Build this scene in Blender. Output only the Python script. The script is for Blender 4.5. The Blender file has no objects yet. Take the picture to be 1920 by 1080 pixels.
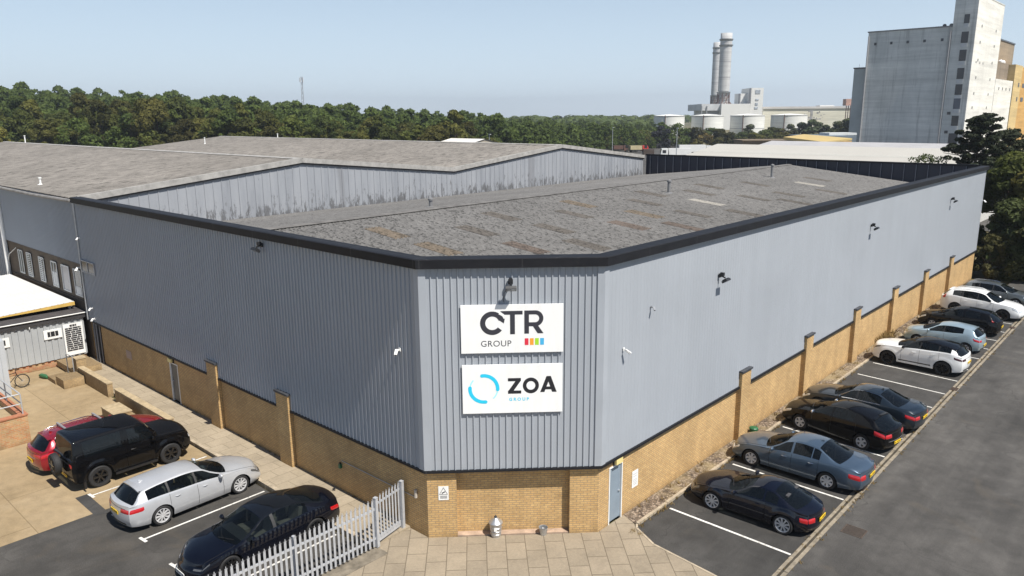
import bpy, bmesh, math, random
import numpy as np
from mathutils import Vector, Matrix
R = math.radians
rnd = random.Random(7)
C = bpy.context.scene.collection
scene = bpy.context.scene

# ---------------------------------------------------------------- camera
S = 0.875
CAM = Vector((19.0693 * S, -16.4363 * S, 15.0 * S))
YAW, PIT, ROL, FPX = -0.7363, 0.2224, -0.0064, 1424.07
_F = Vector((math.cos(PIT) * math.sin(YAW), math.cos(PIT) * math.cos(YAW), -math.sin(PIT)))
_R = Vector((math.cos(YAW), -math.sin(YAW), 0))
_U = _R.cross(_F)
_R2 = math.cos(ROL) * _R + math.sin(ROL) * _U
_U2 = -math.sin(ROL) * _R + math.cos(ROL) * _U
cd = bpy.data.cameras.new('camera')
cam = bpy.data.objects.new('camera', cd)
C.objects.link(cam)
cd.sensor_width = 36.0
cd.lens = FPX / 1920 * 36.0
cd.clip_start = 0.1
cd.clip_end = 9000
M = Matrix(((_R2.x, _U2.x, -_F.x, CAM.x), (_R2.y, _U2.y, -_F.y, CAM.y), (_R2.z, _U2.z, -_F.z, CAM.z), (0, 0, 0, 1)))
cam.matrix_world = M
scene.camera = cam

# ---------------------------------------------------------------- sky, sun, exposure
SUN = Vector((1.0, -0.03, 1.5)).normalized()
EL = math.asin(SUN.z)
AZ = math.atan2(SUN.x, SUN.y)            # clockwise from +Y
w = bpy.data.worlds.new('World')
scene.world = w
w.use_nodes = True
nt = w.node_tree
nt.nodes.clear()
sky = nt.nodes.new('ShaderNodeTexSky')
sky.sky_type = 'NISHITA'
sky.sun_disc = False
sky.sun_elevation = EL
sky.sun_rotation = AZ
sky.altitude = 0
sky.air_density = 1.0
sky.dust_density = 0.15
sky.ozone_density = 1.6
bg = nt.nodes.new('ShaderNodeBackground')
bg.inputs[1].default_value = 0.064
wo = nt.nodes.new('ShaderNodeOutputWorld')
mx = nt.nodes.new('ShaderNodeMix'); mx.data_type = 'RGBA'           # thin summer haze flattens the blue
tcw = nt.nodes.new('ShaderNodeTexCoord'); sxyz = nt.nodes.new('ShaderNodeSeparateXYZ'); mr = nt.nodes.new('ShaderNodeMapRange')
nt.links.new(tcw.outputs['Generated'], sxyz.inputs[0]); nt.links.new(sxyz.outputs[2], mr.inputs[0])
mr.inputs[1].default_value = .02; mr.inputs[2].default_value = .36; mr.inputs[3].default_value = .80; mr.inputs[4].default_value = 0.0
nt.links.new(mr.outputs[0], mx.inputs[0])
mx.inputs[7].default_value = (8.1, 9.8, 11.8, 1)
nt.links.new(sky.outputs[0], mx.inputs[6])
nt.links.new(mx.outputs[2], bg.inputs[0])
nt.links.new(bg.outputs[0], wo.inputs[0])
sl = bpy.data.lights.new('sun', 'SUN')
sl.energy = 5.0
sl.angle = R(0.5)
sl.color = (1.0, 0.95, 0.87)
so = bpy.data.objects.new('sun', sl)
C.objects.link(so)
so.rotation_euler = (-SUN).to_track_quat('-Z', 'Y').to_euler()
so.location = (40, 0, 60)
vs = scene.view_settings
vs.view_transform = 'Standard'
vs.look = 'None'
vs.exposure = 0.52
vs.gamma = 1.0
vs.use_curve_mapping = False

# ---------------------------------------------------------------- materials
def newmat(name):
    m = bpy.data.materials.new(name)
    m.use_nodes = True
    t = m.node_tree
    return m, t, t.nodes['Principled BSDF']

def N(t, typ, **kw):
    n = t.nodes.new(typ)
    for k, v in kw.items():
        if k == 'op': n.operation = v
        elif k == 'blend':
            n.data_type = 'RGBA'; n.blend_type = v
        else: setattr(n, k, v)
    return n

def noise(t, scale, detail=4, rough=.55, vec=None, dist=0):
    n = N(t, 'ShaderNodeTexNoise')
    n.inputs['Scale'].default_value = scale
    n.inputs['Detail'].default_value = detail
    n.inputs['Roughness'].default_value = rough
    n.inputs['Distortion'].default_value = dist
    if vec is not None: t.links.new(vec, n.inputs['Vector'])
    return n.outputs['Fac']

def ramp(t, fac, stops, interp='LINEAR'):
    r = N(t, 'ShaderNodeValToRGB')
    r.color_ramp.interpolation = interp
    e = r.color_ramp.elements
    while len(e) < len(stops): e.new(.5)
    for k, (p, c) in enumerate(stops):
        e[k].position = p
        e[k].color = (c if isinstance(c, tuple) else (c, c, c)) + (1,)
    t.links.new(fac, r.inputs[0])
    return r.outputs[0]

def mix(t, fac, a, b, blend='MIX'):
    n = N(t, 'ShaderNodeMix', blend=blend)
    if isinstance(fac, (int, float)): n.inputs[0].default_value = fac
    else: t.links.new(fac, n.inputs[0])
    for sock, v in ((n.inputs[6], a), (n.inputs[7], b)):
        if isinstance(v, tuple): sock.default_value = v + (1,)
        else: t.links.new(v, sock)
    return n.outputs[2]

def math_(t, op, a, b=None):
    n = N(t, 'ShaderNodeMath', op=op)
    for i, v in enumerate((a, b)):
        if v is None: continue
        if isinstance(v, (int, float)): n.inputs[i].default_value = v
        else: t.links.new(v, n.inputs[i])
    return n.outputs[0]

def scaled(t, src, s, rot=0):
    m = N(t, 'ShaderNodeMapping')
    m.inputs['Scale'].default_value = s
    m.inputs['Rotation'].default_value = (0, 0, rot)
    t.links.new(src, m.inputs['Vector'])
    return m.outputs[0]

def bump(t, b, h, strength=.3, dist=.02):
    n = N(t, 'ShaderNodeBump')
    n.inputs['Strength'].default_value = strength
    n.inputs['Distance'].default_value = dist
    t.links.new(h, n.inputs['Height'])
    t.links.new(n.outputs[0], b.inputs['Normal'])

def tc(t, which='Object'):
    return N(t, 'ShaderNodeTexCoord').outputs[which]

def simple(name, col, rough=.6, metal=0, var=.15, scale=3.0, coat=0, spec=.5, bmp=0):
    m, t, b = newmat(name)
    b.inputs['Roughness'].default_value = rough
    b.inputs['Metallic'].default_value = metal
    b.inputs['Coat Weight'].default_value = coat
    b.inputs['Coat Roughness'].default_value = .04
    b.inputs['Specular IOR Level'].default_value = spec
    if var:
        n = noise(t, scale, 5, .6, tc(t))
        lo = tuple(c * (1 - var) for c in col); hi = tuple(min(1, c * (1 + var)) for c in col)
        t.links.new(ramp(t, n, [(.3, lo), (.7, hi)]), b.inputs['Base Color'])
        if bmp: bump(t, b, noise(t, scale * 8, 4, .6, tc(t)), bmp, .01)
    else:
        b.inputs['Base Color'].default_value = col + (1,)
    return m

def asphalt(name, base, speck=.25, warm=(1, .97, .93)):
    m, t, b = newmat(name)
    o = tc(t)
    W = lambda k: tuple(base * k * v for v in warm)
    n1 = noise(t, .16, 6, .65, o, .6)
    n2 = noise(t, 1.0, 6, .68, o, .3)
    n3 = noise(t, 34, 3, .7, o)
    n4 = noise(t, .8, 5, .65, scaled(t, o, (1.6, .10, 1)))
    n5 = noise(t, .45, 3, .5, o, 1.5)
    c = ramp(t, n1, [(.28, W(.68)), (.5, W(1.0)), (.72, W(1.42))])
    c = mix(t, .7, c, ramp(t, n2, [(.3, .55), (.7, 1.38)]), 'MULTIPLY')
    c = mix(t, .6, c, ramp(t, n4, [(.35, .7), (.65, 1.28)]), 'MULTIPLY')
    c = mix(t, ramp(t, n5, [(.60, 0.0), (.72, .35)]), c, tuple(v * 1.25 * k for v, k in zip(W(1), (1.12, 1.0, .82))))
    c = mix(t, speck, c, ramp(t, n3, [(.35, .3), (.5, .9), (.68, 2.4)]), 'MULTIPLY')
    v = N(t, 'ShaderNodeTexVoronoi'); v.inputs['Scale'].default_value = 9.0
    t.links.new(o, v.inputs['Vector'])
    c = mix(t, ramp(t, v.outputs['Distance'], [(.05, .35), (.10, 0.0)]), c, W(3.0))
    # fine wandering cracks
    vc = N(t, 'ShaderNodeTexVoronoi'); vc.feature = 'DISTANCE_TO_EDGE'; vc.inputs['Scale'].default_value = .16
    dn = N(t, 'ShaderNodeTexNoise'); dn.inputs['Scale'].default_value = .9; dn.inputs['Detail'].default_value = 5; t.links.new(o, dn.inputs['Vector'])
    va = N(t, 'ShaderNodeVectorMath'); va.operation = 'MULTIPLY_ADD'; t.links.new(dn.outputs['Color'], va.inputs[0]); va.inputs[1].default_value = (2.2, 2.2, 0); t.links.new(o, va.inputs[2])
    t.links.new(va.outputs[0], vc.inputs['Vector'])
    crk = math_(t, 'MULTIPLY', ramp(t, vc.outputs['Distance'], [(.002, 1.0), (.006, 0.0)]), ramp(t, n2, [(.45, 0.0), (.6, .7)]))
    c = mix(t, crk, c, W(.35))
    t.links.new(c, b.inputs['Base Color'])
    b.inputs['Roughness'].default_value = .9
    bump(t, b, n3, .25, .01)
    return m

def brickmat(name, c1, c2, mortar, w=.225, h=.075, ms=.010, dirt=.35, face='UV'):
    m, t, b = newmat(name)
    uv = tc(t, face)
    k = N(t, 'ShaderNodeTexBrick')
    k.inputs['Scale'].default_value = 1
    k.inputs['Brick Width'].default_value = w
    k.inputs['Row Height'].default_value = h
    k.inputs['Mortar Size'].default_value = ms
    k.inputs['Mortar Smooth'].default_value = .2
    k.inputs['Bias'].default_value = 0
    k.inputs['Color1'].default_value = c1 + (1,)
    k.inputs['Color2'].default_value = c2 + (1,)
    k.inputs['Mortar'].default_value = mortar + (1,)
    t.links.new(uv, k.inputs['Vector'])
    n = noise(t, 1.3, 5, .6, tc(t))
    c = mix(t, dirt, k.outputs['Color'], ramp(t, n, [(.3, .55), (.65, 1.15)]), 'MULTIPLY')
    n2 = noise(t, 11, 3, .6, tc(t))
    c = mix(t, .4, c, ramp(t, n2, [(.3, .65), (.7, 1.3)]), 'MULTIPLY')
    # splash dirt near the ground and streaks, and patches of paler brick
    sp = N(t, 'ShaderNodeSeparateXYZ'); t.links.new(uv, sp.inputs[0])
    nd = noise(t, 1.0, 5, .7, scaled(t, uv, (1.6, .5, 1)))
    hh = math_(t, 'ADD', math_(t, 'MULTIPLY', sp.outputs[1], -1.1), nd)
    c = mix(t, ramp(t, hh, [(.18, 0.0), (.55, .55)]), c, tuple(v * .38 for v in c2))
    ns = noise(t, 1.0, 4, .6, scaled(t, uv, (1.1, .12, 1)))
    c = mix(t, .5, c, ramp(t, ns, [(.3, .78), (.7, 1.18)]), 'MULTIPLY')
    t.links.new(c, b.inputs['Base Color'])
    b.inputs['Roughness'].default_value = .88
    bump(t, b, k.outputs['Fac'], -.35, .01)
    return m

def slabmat(name, c1, c2, mortar, w, h, ms=.012, rot=0.0):
    m, t, b = newmat(name)
    o = scaled(t, tc(t), (1, 1, 1), rot)
    k = N(t, 'ShaderNodeTexBrick')
    k.inputs['Scale'].default_value = 1
    k.inputs['Brick Width'].default_value = w
    k.inputs['Row Height'].default_value = h
    k.inputs['Mortar Size'].default_value = ms
    k.inputs['Mortar Smooth'].default_value = .3
    k.inputs['Color1'].default_value = c1 + (1,)
    k.inputs['Color2'].default_value = c2 + (1,)
    k.inputs['Mortar'].default_value = mortar + (1,)
    t.links.new(o, k.inputs['Vector'])
    n = noise(t, .9, 6, .65, tc(t), .5)
    c = mix(t, .6, k.outputs['Color'], ramp(t, n, [(.25, .68), (.5, 1.0), (.75, 1.22)]), 'MULTIPLY')
    n2 = noise(t, 14, 5, .7, tc(t))
    c = mix(t, .5, c, ramp(t, n2, [(.3, .72), (.7, 1.2)]), 'MULTIPLY')
    t.links.new(c, b.inputs['Base Color'])
    b.inputs['Roughness'].default_value = .9
    bump(t, b, k.outputs['Fac'], -.3, .01)
    return m

# ---------------------------------------------------------------- mesh helpers
def worldpos(o):
    p = Vector((0, 0, 0))
    while o is not None:
        p += o.location
        o = o.parent
    return p

class MB:
    def __init__(s):
        s.v = []; s.f = []; s.mi = []
    def face(s, pts, mi=0):
        n = len(s.v); s.v += [tuple(p) for p in pts]; s.f.append(tuple(range(n, n + len(pts)))); s.mi.append(mi)
    def quadgrid(s, g, mi=0, close=False, flip=False):
        n = len(s.v); rows = len(g); cols = len(g[0])
        for r in g: s.v += [tuple(p) for p in r]
        for i in range(rows - 1):
            for j in range(cols - (0 if close else 1)):
                a = n + i * cols + j; b_ = n + i * cols + (j + 1) % cols
                q = (a, b_, b_ + cols, a + cols)
                s.f.append(q[::-1] if flip else q); s.mi.append(mi)
    def box(s, x0, x1, y0, y1, z0, z1, mi=0):
        s.hexa([(x0, y0, z0), (x1, y0, z0), (x1, y1, z0), (x0, y1, z0), (x0, y0, z1), (x1, y0, z1), (x1, y1, z1), (x0, y1, z1)], mi)
    def hexa(s, p, mi=0):
        n = len(s.v); s.v += [tuple(q) for q in p]
        for q in ((0, 3, 2, 1), (4, 5, 6, 7), (0, 1, 5, 4), (1, 2, 6, 5), (2, 3, 7, 6), (3, 0, 4, 7)):
            s.f.append(tuple(n + i for i in q)); s.mi.append(mi)
    def obox(s, c, ax, ay, az, hx, hy, hz, mi=0):
        c = Vector(c); ax = Vector(ax).normalized() * hx; ay = Vector(ay).normalized() * hy; az = Vector(az).normalized() * hz
        s.hexa([c - ax - ay - az, c + ax - ay - az, c + ax + ay - az, c - ax + ay - az, c - ax - ay + az, c + ax - ay + az, c + ax + ay + az, c - ax + ay + az], mi)
    def bar(s, a, b, r, mi=0, up=(0, 0, 1), r2=None):
        a = Vector(a); b = Vector(b); d = b - a
        if d.length < 1e-6: return
        u = Vector(up)
        if abs(d.normalized().dot(u)) > .95: u = Vector((1, 0, 0))
        x = d.cross(u).normalized(); y = x.cross(d).normalized()
        s.obox((a + b) / 2, d, x, y, d.length / 2, r, r2 or r, mi)
    def tube(s, pts, r, n=8, mi=0, caps=True, radii=None):
        pts = [Vector(p) for p in pts]; g = []
        prev = None
        for i, p in enumerate(pts):
            d = (pts[min(i + 1, len(pts) - 1)] - pts[max(i - 1, 0)]).normalized()
            if prev is None:
                u = Vector((0, 0, 1)) if abs(d.z) < .9 else Vector((1, 0, 0))
                x = d.cross(u).normalized()
            else:
                x = (prev - d * prev.dot(d)).normalized()
            prev = x
            y = d.cross(x)
            rr = radii[i] if radii else r
            g.append([p + (x * math.cos(2 * math.pi * k / n) + y * math.sin(2 * math.pi * k / n)) * rr for k in range(n)])
        s.quadgrid(g, mi, close=True, flip=True)
        if caps:
            s.face(g[0], mi); s.face(g[-1][::-1], mi)
    def lathe(s, c, prof, n=24, mi=0, ax='z', caps=False):
        g = []
        for r, h in prof:
            row = []
            for k in range(n):
                a = 2 * math.pi * k / n
                if ax == 'z': row.append((c[0] + r * math.cos(a), c[1] + r * math.sin(a), c[2] + h))
                elif ax == 'y': row.append((c[0] + r * math.sin(a), c[1] + h, c[2] + r * math.cos(a)))
                else: row.append((c[0] + h, c[1] + r * math.cos(a), c[2] + r * math.sin(a)))
            g.append(row)
        s.quadgrid(g, mi, close=True)
        if caps:
            s.face(g[0][::-1], mi); s.face(g[-1], mi)
    def prism(s, poly, o, u, v, n, th, mi=0):
        """flat polygon (2D) in plane o+u*x+v*y thickened by th along n"""
        o = Vector(o); u = Vector(u); v = Vector(v); n = Vector(n)
        a = [o + u * p[0] + v * p[1] for p in poly]; b_ = [p + n * th for p in a]
        s.face(b_, mi)
        s.face(a[::-1], mi)
        for i in range(len(a)):
            j = (i + 1) % len(a)
            s.face([a[i], a[j], b_[j], b_[i]], mi)
    def build(s, name, mats, parent=None, smooth=False, base=None, merge=False, fixn=False):
        me = bpy.data.meshes.new(name)
        off = worldpos(parent) if parent is not None else Vector(base or (0, 0, 0))
        me.from_pydata([(p[0] - off.x, p[1] - off.y, p[2] - off.z) for p in s.v], [], s.f)
        if not isinstance(mats, (list, tuple)): mats = [mats]
        for m in mats: me.materials.append(m)
        if len(mats) > 1: me.polygons.foreach_set('material_index', s.mi)
        if merge or fixn:
            bm = bmesh.new(); bm.from_mesh(me)
            if merge: bmesh.ops.remove_doubles(bm, verts=bm.verts, dist=1e-4)
            if fixn: bmesh.ops.recalc_face_normals(bm, faces=bm.faces)
            bm.to_mesh(me); bm.free()
        uvl = me.uv_layers.new(name='UVMap')
        nl = len(me.loops)
        co = np.empty(len(me.vertices) * 3); me.vertices.foreach_get('co', co); co = co.reshape(-1, 3) + np.array(off)
        vi = np.empty(nl, dtype=np.int32); me.loops.foreach_get('vertex_index', vi)
        nor = np.empty(len(me.polygons) * 3); me.polygons.foreach_get('normal', nor); nor = nor.reshape(-1, 3)
        lt = np.empty(len(me.polygons), dtype=np.int32); me.polygons.foreach_get('loop_total', lt)
        ln = np.repeat(nor, lt, axis=0)
        p = co[vi]
        flat = np.abs(ln[:, 2]) > .7
        tx = -ln[:, 1]; ty = ln[:, 0]; q = np.hypot(tx, ty) + 1e-9
        u = np.where(flat, p[:, 0], (p[:, 0] * tx + p[:, 1] * ty) / q)
        v = np.where(flat, p[:, 1], p[:, 2])
        uvl.data.foreach_set('uv', np.stack([u, v], 1).ravel())
        if smooth:
            me.polygons.foreach_set('use_smooth', [True] * len(me.polygons))
        me.update()
        o = bpy.data.objects.new(name, me)
        C.objects.link(o)
        if parent is not None: o.parent = parent
        else: o.location = off
        return o

def tag(o, label=None, cat=None, group=None, kind=None):
    if label: o['label'] = label
    if cat: o['category'] = cat
    if group: o['group'] = group
    if kind: o['kind'] = kind
    return o

def thing(name, label, cat, loc=(0, 0, 0), group=None):
    o = bpy.data.objects.new(name, None)
    o.empty_display_size = .3
    C.objects.link(o)
    o.location = loc
    return tag(o, label, cat, group)

def struct(name, mb, mat, **kw):
    o = mb.build(name, mat, **kw)
    o['kind'] = 'structure'
    return o

def dup(root, loc, rotz=None, label=None):
    r = root.copy(); C.objects.link(r); r.location = loc
    if rotz is not None: r.rotation_euler = (0, 0, rotz)
    if label: r['label'] = label
    for ch in list(root.children):
        c = ch.copy(); C.objects.link(c); c.parent = r
        for g in list(ch.children):
            d = g.copy(); C.objects.link(d); d.parent = c
    return r

def sheet(poly, z):
    m = MB(); m.face([(x, y, z) for x, y in poly]); return m

def smooth01(x):
    x = max(0, min(1, x)); return x * x * (3 - 2 * x)
# ================================================================ SETTING
m_tarmac = asphalt('road tarmac', .060, .35, (1, .94, .87))
m_bay = asphalt('bay tarmac', .043, .45, (1, .95, .89))
m_drive = asphalt('drive tarmac', .053, .35, (1, .93, .84))
def paint_line():
    m, t, b = newmat('road paint')
    o = tc(t); n = noise(t, 9, 6, .75, o); n2 = noise(t, .8, 3, .6, o)
    c = ramp(t, n2, [(.3, (.52, .50, .46)), (.7, (.70, .69, .66))])
    c = mix(t, ramp(t, n, [(.54, 0.0), (.66, .85)]), c, (.075, .07, .065))
    t.links.new(c, b.inputs['Base Color']); b.inputs['Roughness'].default_value = .8
    return m
m_line = paint_line()
m_patch_shadow = asphalt('patch and shadow tarmac', .05)

def concrete_mat():
    m, t, b = newmat('sandy concrete')
    o = tc(t)
    n1 = noise(t, .35, 6, .65, o, .6)
    n2 = noise(t, 2.2, 6, .65, o)
    n3 = noise(t, 30, 4, .7, o)
    c = ramp(t, n1, [(.25, (.24, .175, .095)), (.5, (.315, .235, .135)), (.75, (.38, .295, .185))])
    c = mix(t, .6, c, ramp(t, n2, [(.3, .7), (.7, 1.18)]), 'MULTIPLY')
    c = mix(t, .4, c, ramp(t, n3, [(.3, .65), (.7, 1.25)]), 'MULTIPLY')
    # construction joints
    k = N(t, 'ShaderNodeTexBrick')
    k.inputs['Scale'].default_value = 1; k.inputs['Brick Width'].default_value = 5.2; k.inputs['Row Height'].default_value = 4.1
    k.inputs['Mortar Size'].default_value = .02; k.inputs['Mortar Smooth'].default_value = .6
    k.inputs['Color1'].default_value = (1, 1, 1, 1); k.inputs['Color2'].default_value = (.9, .89, .87, 1); k.inputs['Mortar'].default_value = (.5, .47, .42, 1)
    t.links.new(o, k.inputs['Vector'])
    c = mix(t, .8, c, k.outputs['Color'], 'MULTIPLY')
    t.links.new(c, b.inputs['Base Color']); b.inputs['Roughness'].default_value = .92
    bump(t, b, n3, .2, .01)
    return m
m_conc = concrete_mat()
m_fore = slabmat('forecourt slabs', (.285, .235, .17), (.24, .198, .143), (.135, .108, .075), .92, .61, .016, R(45))
m_pave = slabmat('pavement slabs', (.33, .275, .20), (.295, .245, .175), (.20, .165, .115), .92, .61, .016, R(90))
m_kerb = simple('kerb stone', (.36, .30, .22), .9, var=.3, scale=4, bmp=.3)

def terrain_mat():
    m, t, b = newmat('dry grass')
    o = tc(t)
    n1 = noise(t, .02, 6, .6, o); n2 = noise(t, .6, 5, .7, o)
    c = ramp(t, n1, [(.35, (.07, .075, .028)), (.6, (.16, .13, .06))])
    c = mix(t, .6, c, ramp(t, n2, [(.3, .55), (.7, 1.3)]), 'MULTIPLY')
    t.links.new(c, b.inputs['Base Color']); b.inputs['Roughness'].default_value = .95
    return m
m_grass = terrain_mat()

# one sheet to the horizon, gently rising under the wood at the left
def ground_h(x, y):
    d = (x - CAM.x) * _F.x + (y - CAM.y) * _F.y
    l = (x - CAM.x) * _R.x + (y - CAM.y) * _R.y
    fl = math.hypot(_F.x, _F.y); d /= fl
    if d < 120: return -.12
    px = 960 + 1424 * l / d
    a = max(0, min(1, (930 - px) / 900))
    return -.12 + 13 * a * smooth01((d - 180) / 170)
g = MB()
ds = [-400, -60, 20, 120, 180, 200, 220, 240, 260, 290, 320, 350, 380, 450, 600, 900, 1500, 3000, 7000]
ls = [-6000, -2500, -900] + list(range(-400, 401, 25)) + [900, 2500, 6000]
fx, fy = _F.x / math.hypot(_F.x, _F.y), _F.y / math.hypot(_F.x, _F.y)
grid = []
for d in ds:
    row = []
    for l in ls:
        x = CAM.x + fx * d + _R.x * l; y = CAM.y + fy * d + _R.y * l
        row.append((x, y, ground_h(x, y)))
    grid.append(row)
g.quadgrid(grid, flip=True)
struct('ground', g, m_grass, smooth=True)

struct('road', sheet([(9.28, -60), (45, -60), (45, 110), (6.5, 110), (6.5, 53.5), (9.28, 53.5)], 0.0), m_tarmac)
struct('parking_bays', sheet([(4.55, 4.9), (5.5, 4.45), (9.06, 3.9), (9.06, 53.5), (4.55, 53.5)], 0.0), m_bay)
struct('driveway', sheet([(-9.75, -60), (-.86, -60), (-.86, -1.72), (-9.35, -1.72), (-9.75, -6.25)], 0.0), m_drive)
struct('concrete_yard', sheet([(-60, -60), (-9.75, -60), (-9.75, -6.25), (-9.35, -1.72), (-60, -1.72)], 0.004), m_conc)
struct('tarmac_shadow_strip', sheet([(-11.4, -6.55), (-9.6, -6.55), (-9.4, -6.15), (-11.4, -6.15)], 0.008), m_patch_shadow)  # strip of tarmac, its dark tone partly a painted car shadow
struct('service_yard', sheet([(-230, 86), (45, 86), (45, 300), (-230, 300)], -0.03), m_tarmac)

# forecourt and pavement: real steps above the tarmac
fc = [(-.90, 0), (-.90, -1.42), (-.27, -1.42), (-.27, -60), (9.28, -60), (9.28, 3.86), (7.68, 4.14), (5.55, 4.38), (4.62, 4.85), (4.45, 5.05), (3.84, 5.30), (3.84, 3.84), (0, 0)]
m = MB(); m.prism(fc, (0, 0, -.1), (1, 0, 0), (0, 1, 0), (0, 0, 1), .14)
struct('forecourt_paving', m, m_fore)
m = MB()
ed = [(9.28, 3.86), (7.68, 4.14), (5.55, 4.38), (4.62, 4.85), (4.47, 5.07)]
for a, b_ in zip(ed[:-1], ed[1:]):
    d = Vector((b_[0] - a[0], b_[1] - a[1], 0)); nrm = Vector((d.y, -d.x, 0)).normalized()
    if nrm.y < 0: nrm = -nrm
    m.obox((Vector((a[0], a[1], .0)) + Vector((b_[0], b_[1], .0))) / 2 + nrm * .035, d, nrm, (0, 0, 1), d.length / 2, .035, .05)
struct('forecourt_edging', m, m_kerb)
m = MB(); m.prism([(-28.2, 0), (-28.2, -1.56), (-.90, -1.42), (-.90, 0)], (0, 0, -.1), (1, 0, 0), (0, 1, 0), (0, 0, 1), .2)
struct('pavement', m, m_pave)
m = MB()
x = -14.4
while x < -1.0:
    x2 = min(x + .914, -.98)
    yk = -1.56 + .14 * (x + 28.2) / 27.3
    m.box(x + .006, x2 - .006, yk - .16, yk - .003, -.1, .108 + rnd.uniform(-.006, .004))
    x += .914
struct('pavement_kerb', m, m_kerb)
m = MB(); m.box(-.86, -.275, -40, -1.425, -.1, .05)
struct('fence_plinth', m, simple('plinth concrete', (.17, .145, .11), .95, var=.4, scale=3, bmp=.4))

# gravel strip with its edging kerb, drain channel
def gravel_mat():
    m, t, b = newmat('gravel')
    o = tc(t)
    v = N(t, 'ShaderNodeTexVoronoi'); v.inputs['Scale'].default_value = 13; t.links.new(o, v.inputs['Vector'])
    c = ramp(t, v.outputs['Color'], [(.15, (.10, .07, .05)), (.45, (.27, .20, .14)), (.75, (.42, .33, .25))])
    c = mix(t, .8, c, ramp(t, v.outputs['Distance'], [(0.0, 1.1), (.55, .22)]), 'MULTIPLY')
    n = noise(t, .6, 4, .6, o)
    c = mix(t, ramp(t, n, [(.48, 0.0), (.68, .65)]), c, (.30, .235, .12))
    t.links.new(c, b.inputs['Base Color']); b.inputs['Roughness'].default_value = .95
    bump(t, b, v.outputs['Distance'], -.9, .05)
    return m
struct('gravel_strip', sheet([(3.84, 5.3), (4.45, 5.07), (4.47, 54.6), (3.84, 54.6)], .05), gravel_mat())
m = MB(); y = 5.1
while y < 53:
    m.box(4.45 + rnd.uniform(0, .015), 4.56, y + .008, y + .906, -.1, .085 + rnd.uniform(-.02, .01)); y += .914
struct('gravel_edging', m, m_kerb)
m = MB(); y = 3.9
while y < 53:
    z1 = .02 + rnd.uniform(-.008, .012)
    m.box(9.0, 9.10, y + .006, y + .908, -.1, z1)
    m.box(9.185, 9.30, y + .006, y + .908, -.1, z1 + .004)
    y += .914
struct('drain_channel', m, simple('channel concrete', (.235, .20, .15), .95, var=.35, scale=3, bmp=.3))
struct('channel_bed', sheet([(9.10, 3.9), (9.185, 3.9), (9.185, 53), (9.10, 53)], .003), simple('channel dirt', (.05, .042, .03), .95, var=.4))

# painted bay lines
m = MB()
def line(x0, y0, x1, y1, wd=.09, z=.006):
    d = Vector((x1 - x0, y1 - y0, 0)).normalized(); n = Vector((-d.y, d.x, 0)) * wd / 2
    a = Vector((x0, y0, z)); b_ = Vector((x1, y1, z))
    m.face([a - n, b_ - n, b_ + n, a + n])
for k, (xa, ya, yb) in enumerate([(4.74, 6.77, 6.74), (4.8, 9.05, 9.02), (4.8, 11.33, 11.28), (4.78, 13.72, 13.62), (4.76, 16.1, 15.83), (4.78, 18.35, 18.15), (4.78, 20.75, 20.45), (4.79, 23.03, 22.70),
        (4.84, 25.3, 25.0), (4.84, 27.73, 27.4), (4.84, 29.95, 29.71), (4.84, 32.3, 32.18), (4.84, 34.6, 34.53), (4.84, 36.85, 36.77), (4.84, 39.2, 39.1), (4.84, 41.7, 41.61), (4.84, 44.0, 43.95), (4.84, 46.3, 46.25), (4.84, 48.6, 48.55), (4.84, 50.9, 50.85)]):
    line(xa, ya, 8.97, yb)
for xa in (-13.3, -11.15, -9.02, -6.80, -4.62, -2.42):
    line(xa, -1.82, xa, -6.08, .08, .010)
    line(xa - .2, -6.12, xa + .22, -6.08, .1, .013)
struct('bay_markings', m, m_line)

# ================================================================ WAREHOUSE
HB, HC, HP = 2.40, 8.81, 9.095
L1, X2, Y3 = 27.62, 3.83, 55.42
def clad_mat(name, col, rough=.36):
    m, t, b = newmat(name)
    uv = tc(t, 'UV'); W = lambda k: tuple(v * k for v in col)
    n1 = noise(t, 1.0, 5, .6, scaled(t, uv, (1.4, .10, 1)))
    n2 = noise(t, .22, 4, .6, tc(t), .4)
    n3 = noise(t, 1.0, 4, .7, scaled(t, uv, (5, .22, 1)))
    c = ramp(t, n2, [(.3, W(.96)), (.7, W(1.04))])
    c = mix(t, .8, c, ramp(t, n1, [(.3, .95), (.7, 1.04)]), 'MULTIPLY')
    sp = N(t, 'ShaderNodeSeparateXYZ'); t.links.new(uv, sp.inputs[0])
    hh = math_(t, 'ADD', math_(t, 'MULTIPLY', math_(t, 'SUBTRACT', sp.outputs[1], 8.8), .16), n3)
    c = mix(t, ramp(t, hh, [(.5, 0.0), (.75, .22)]), c, W(.6))
    t.links.new(c, b.inputs['Base Color'])
    t.links.new(ramp(t, n2, [(.3, rough * .95), (.7, rough * 1.1)]), b.inputs['Roughness'])
    return m
m_clad = clad_mat('grey cladding', (.335, .36, .395))
m_corner = simple('corner flashing', (.345, .37, .405), .4, 0, .05, .8)
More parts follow.
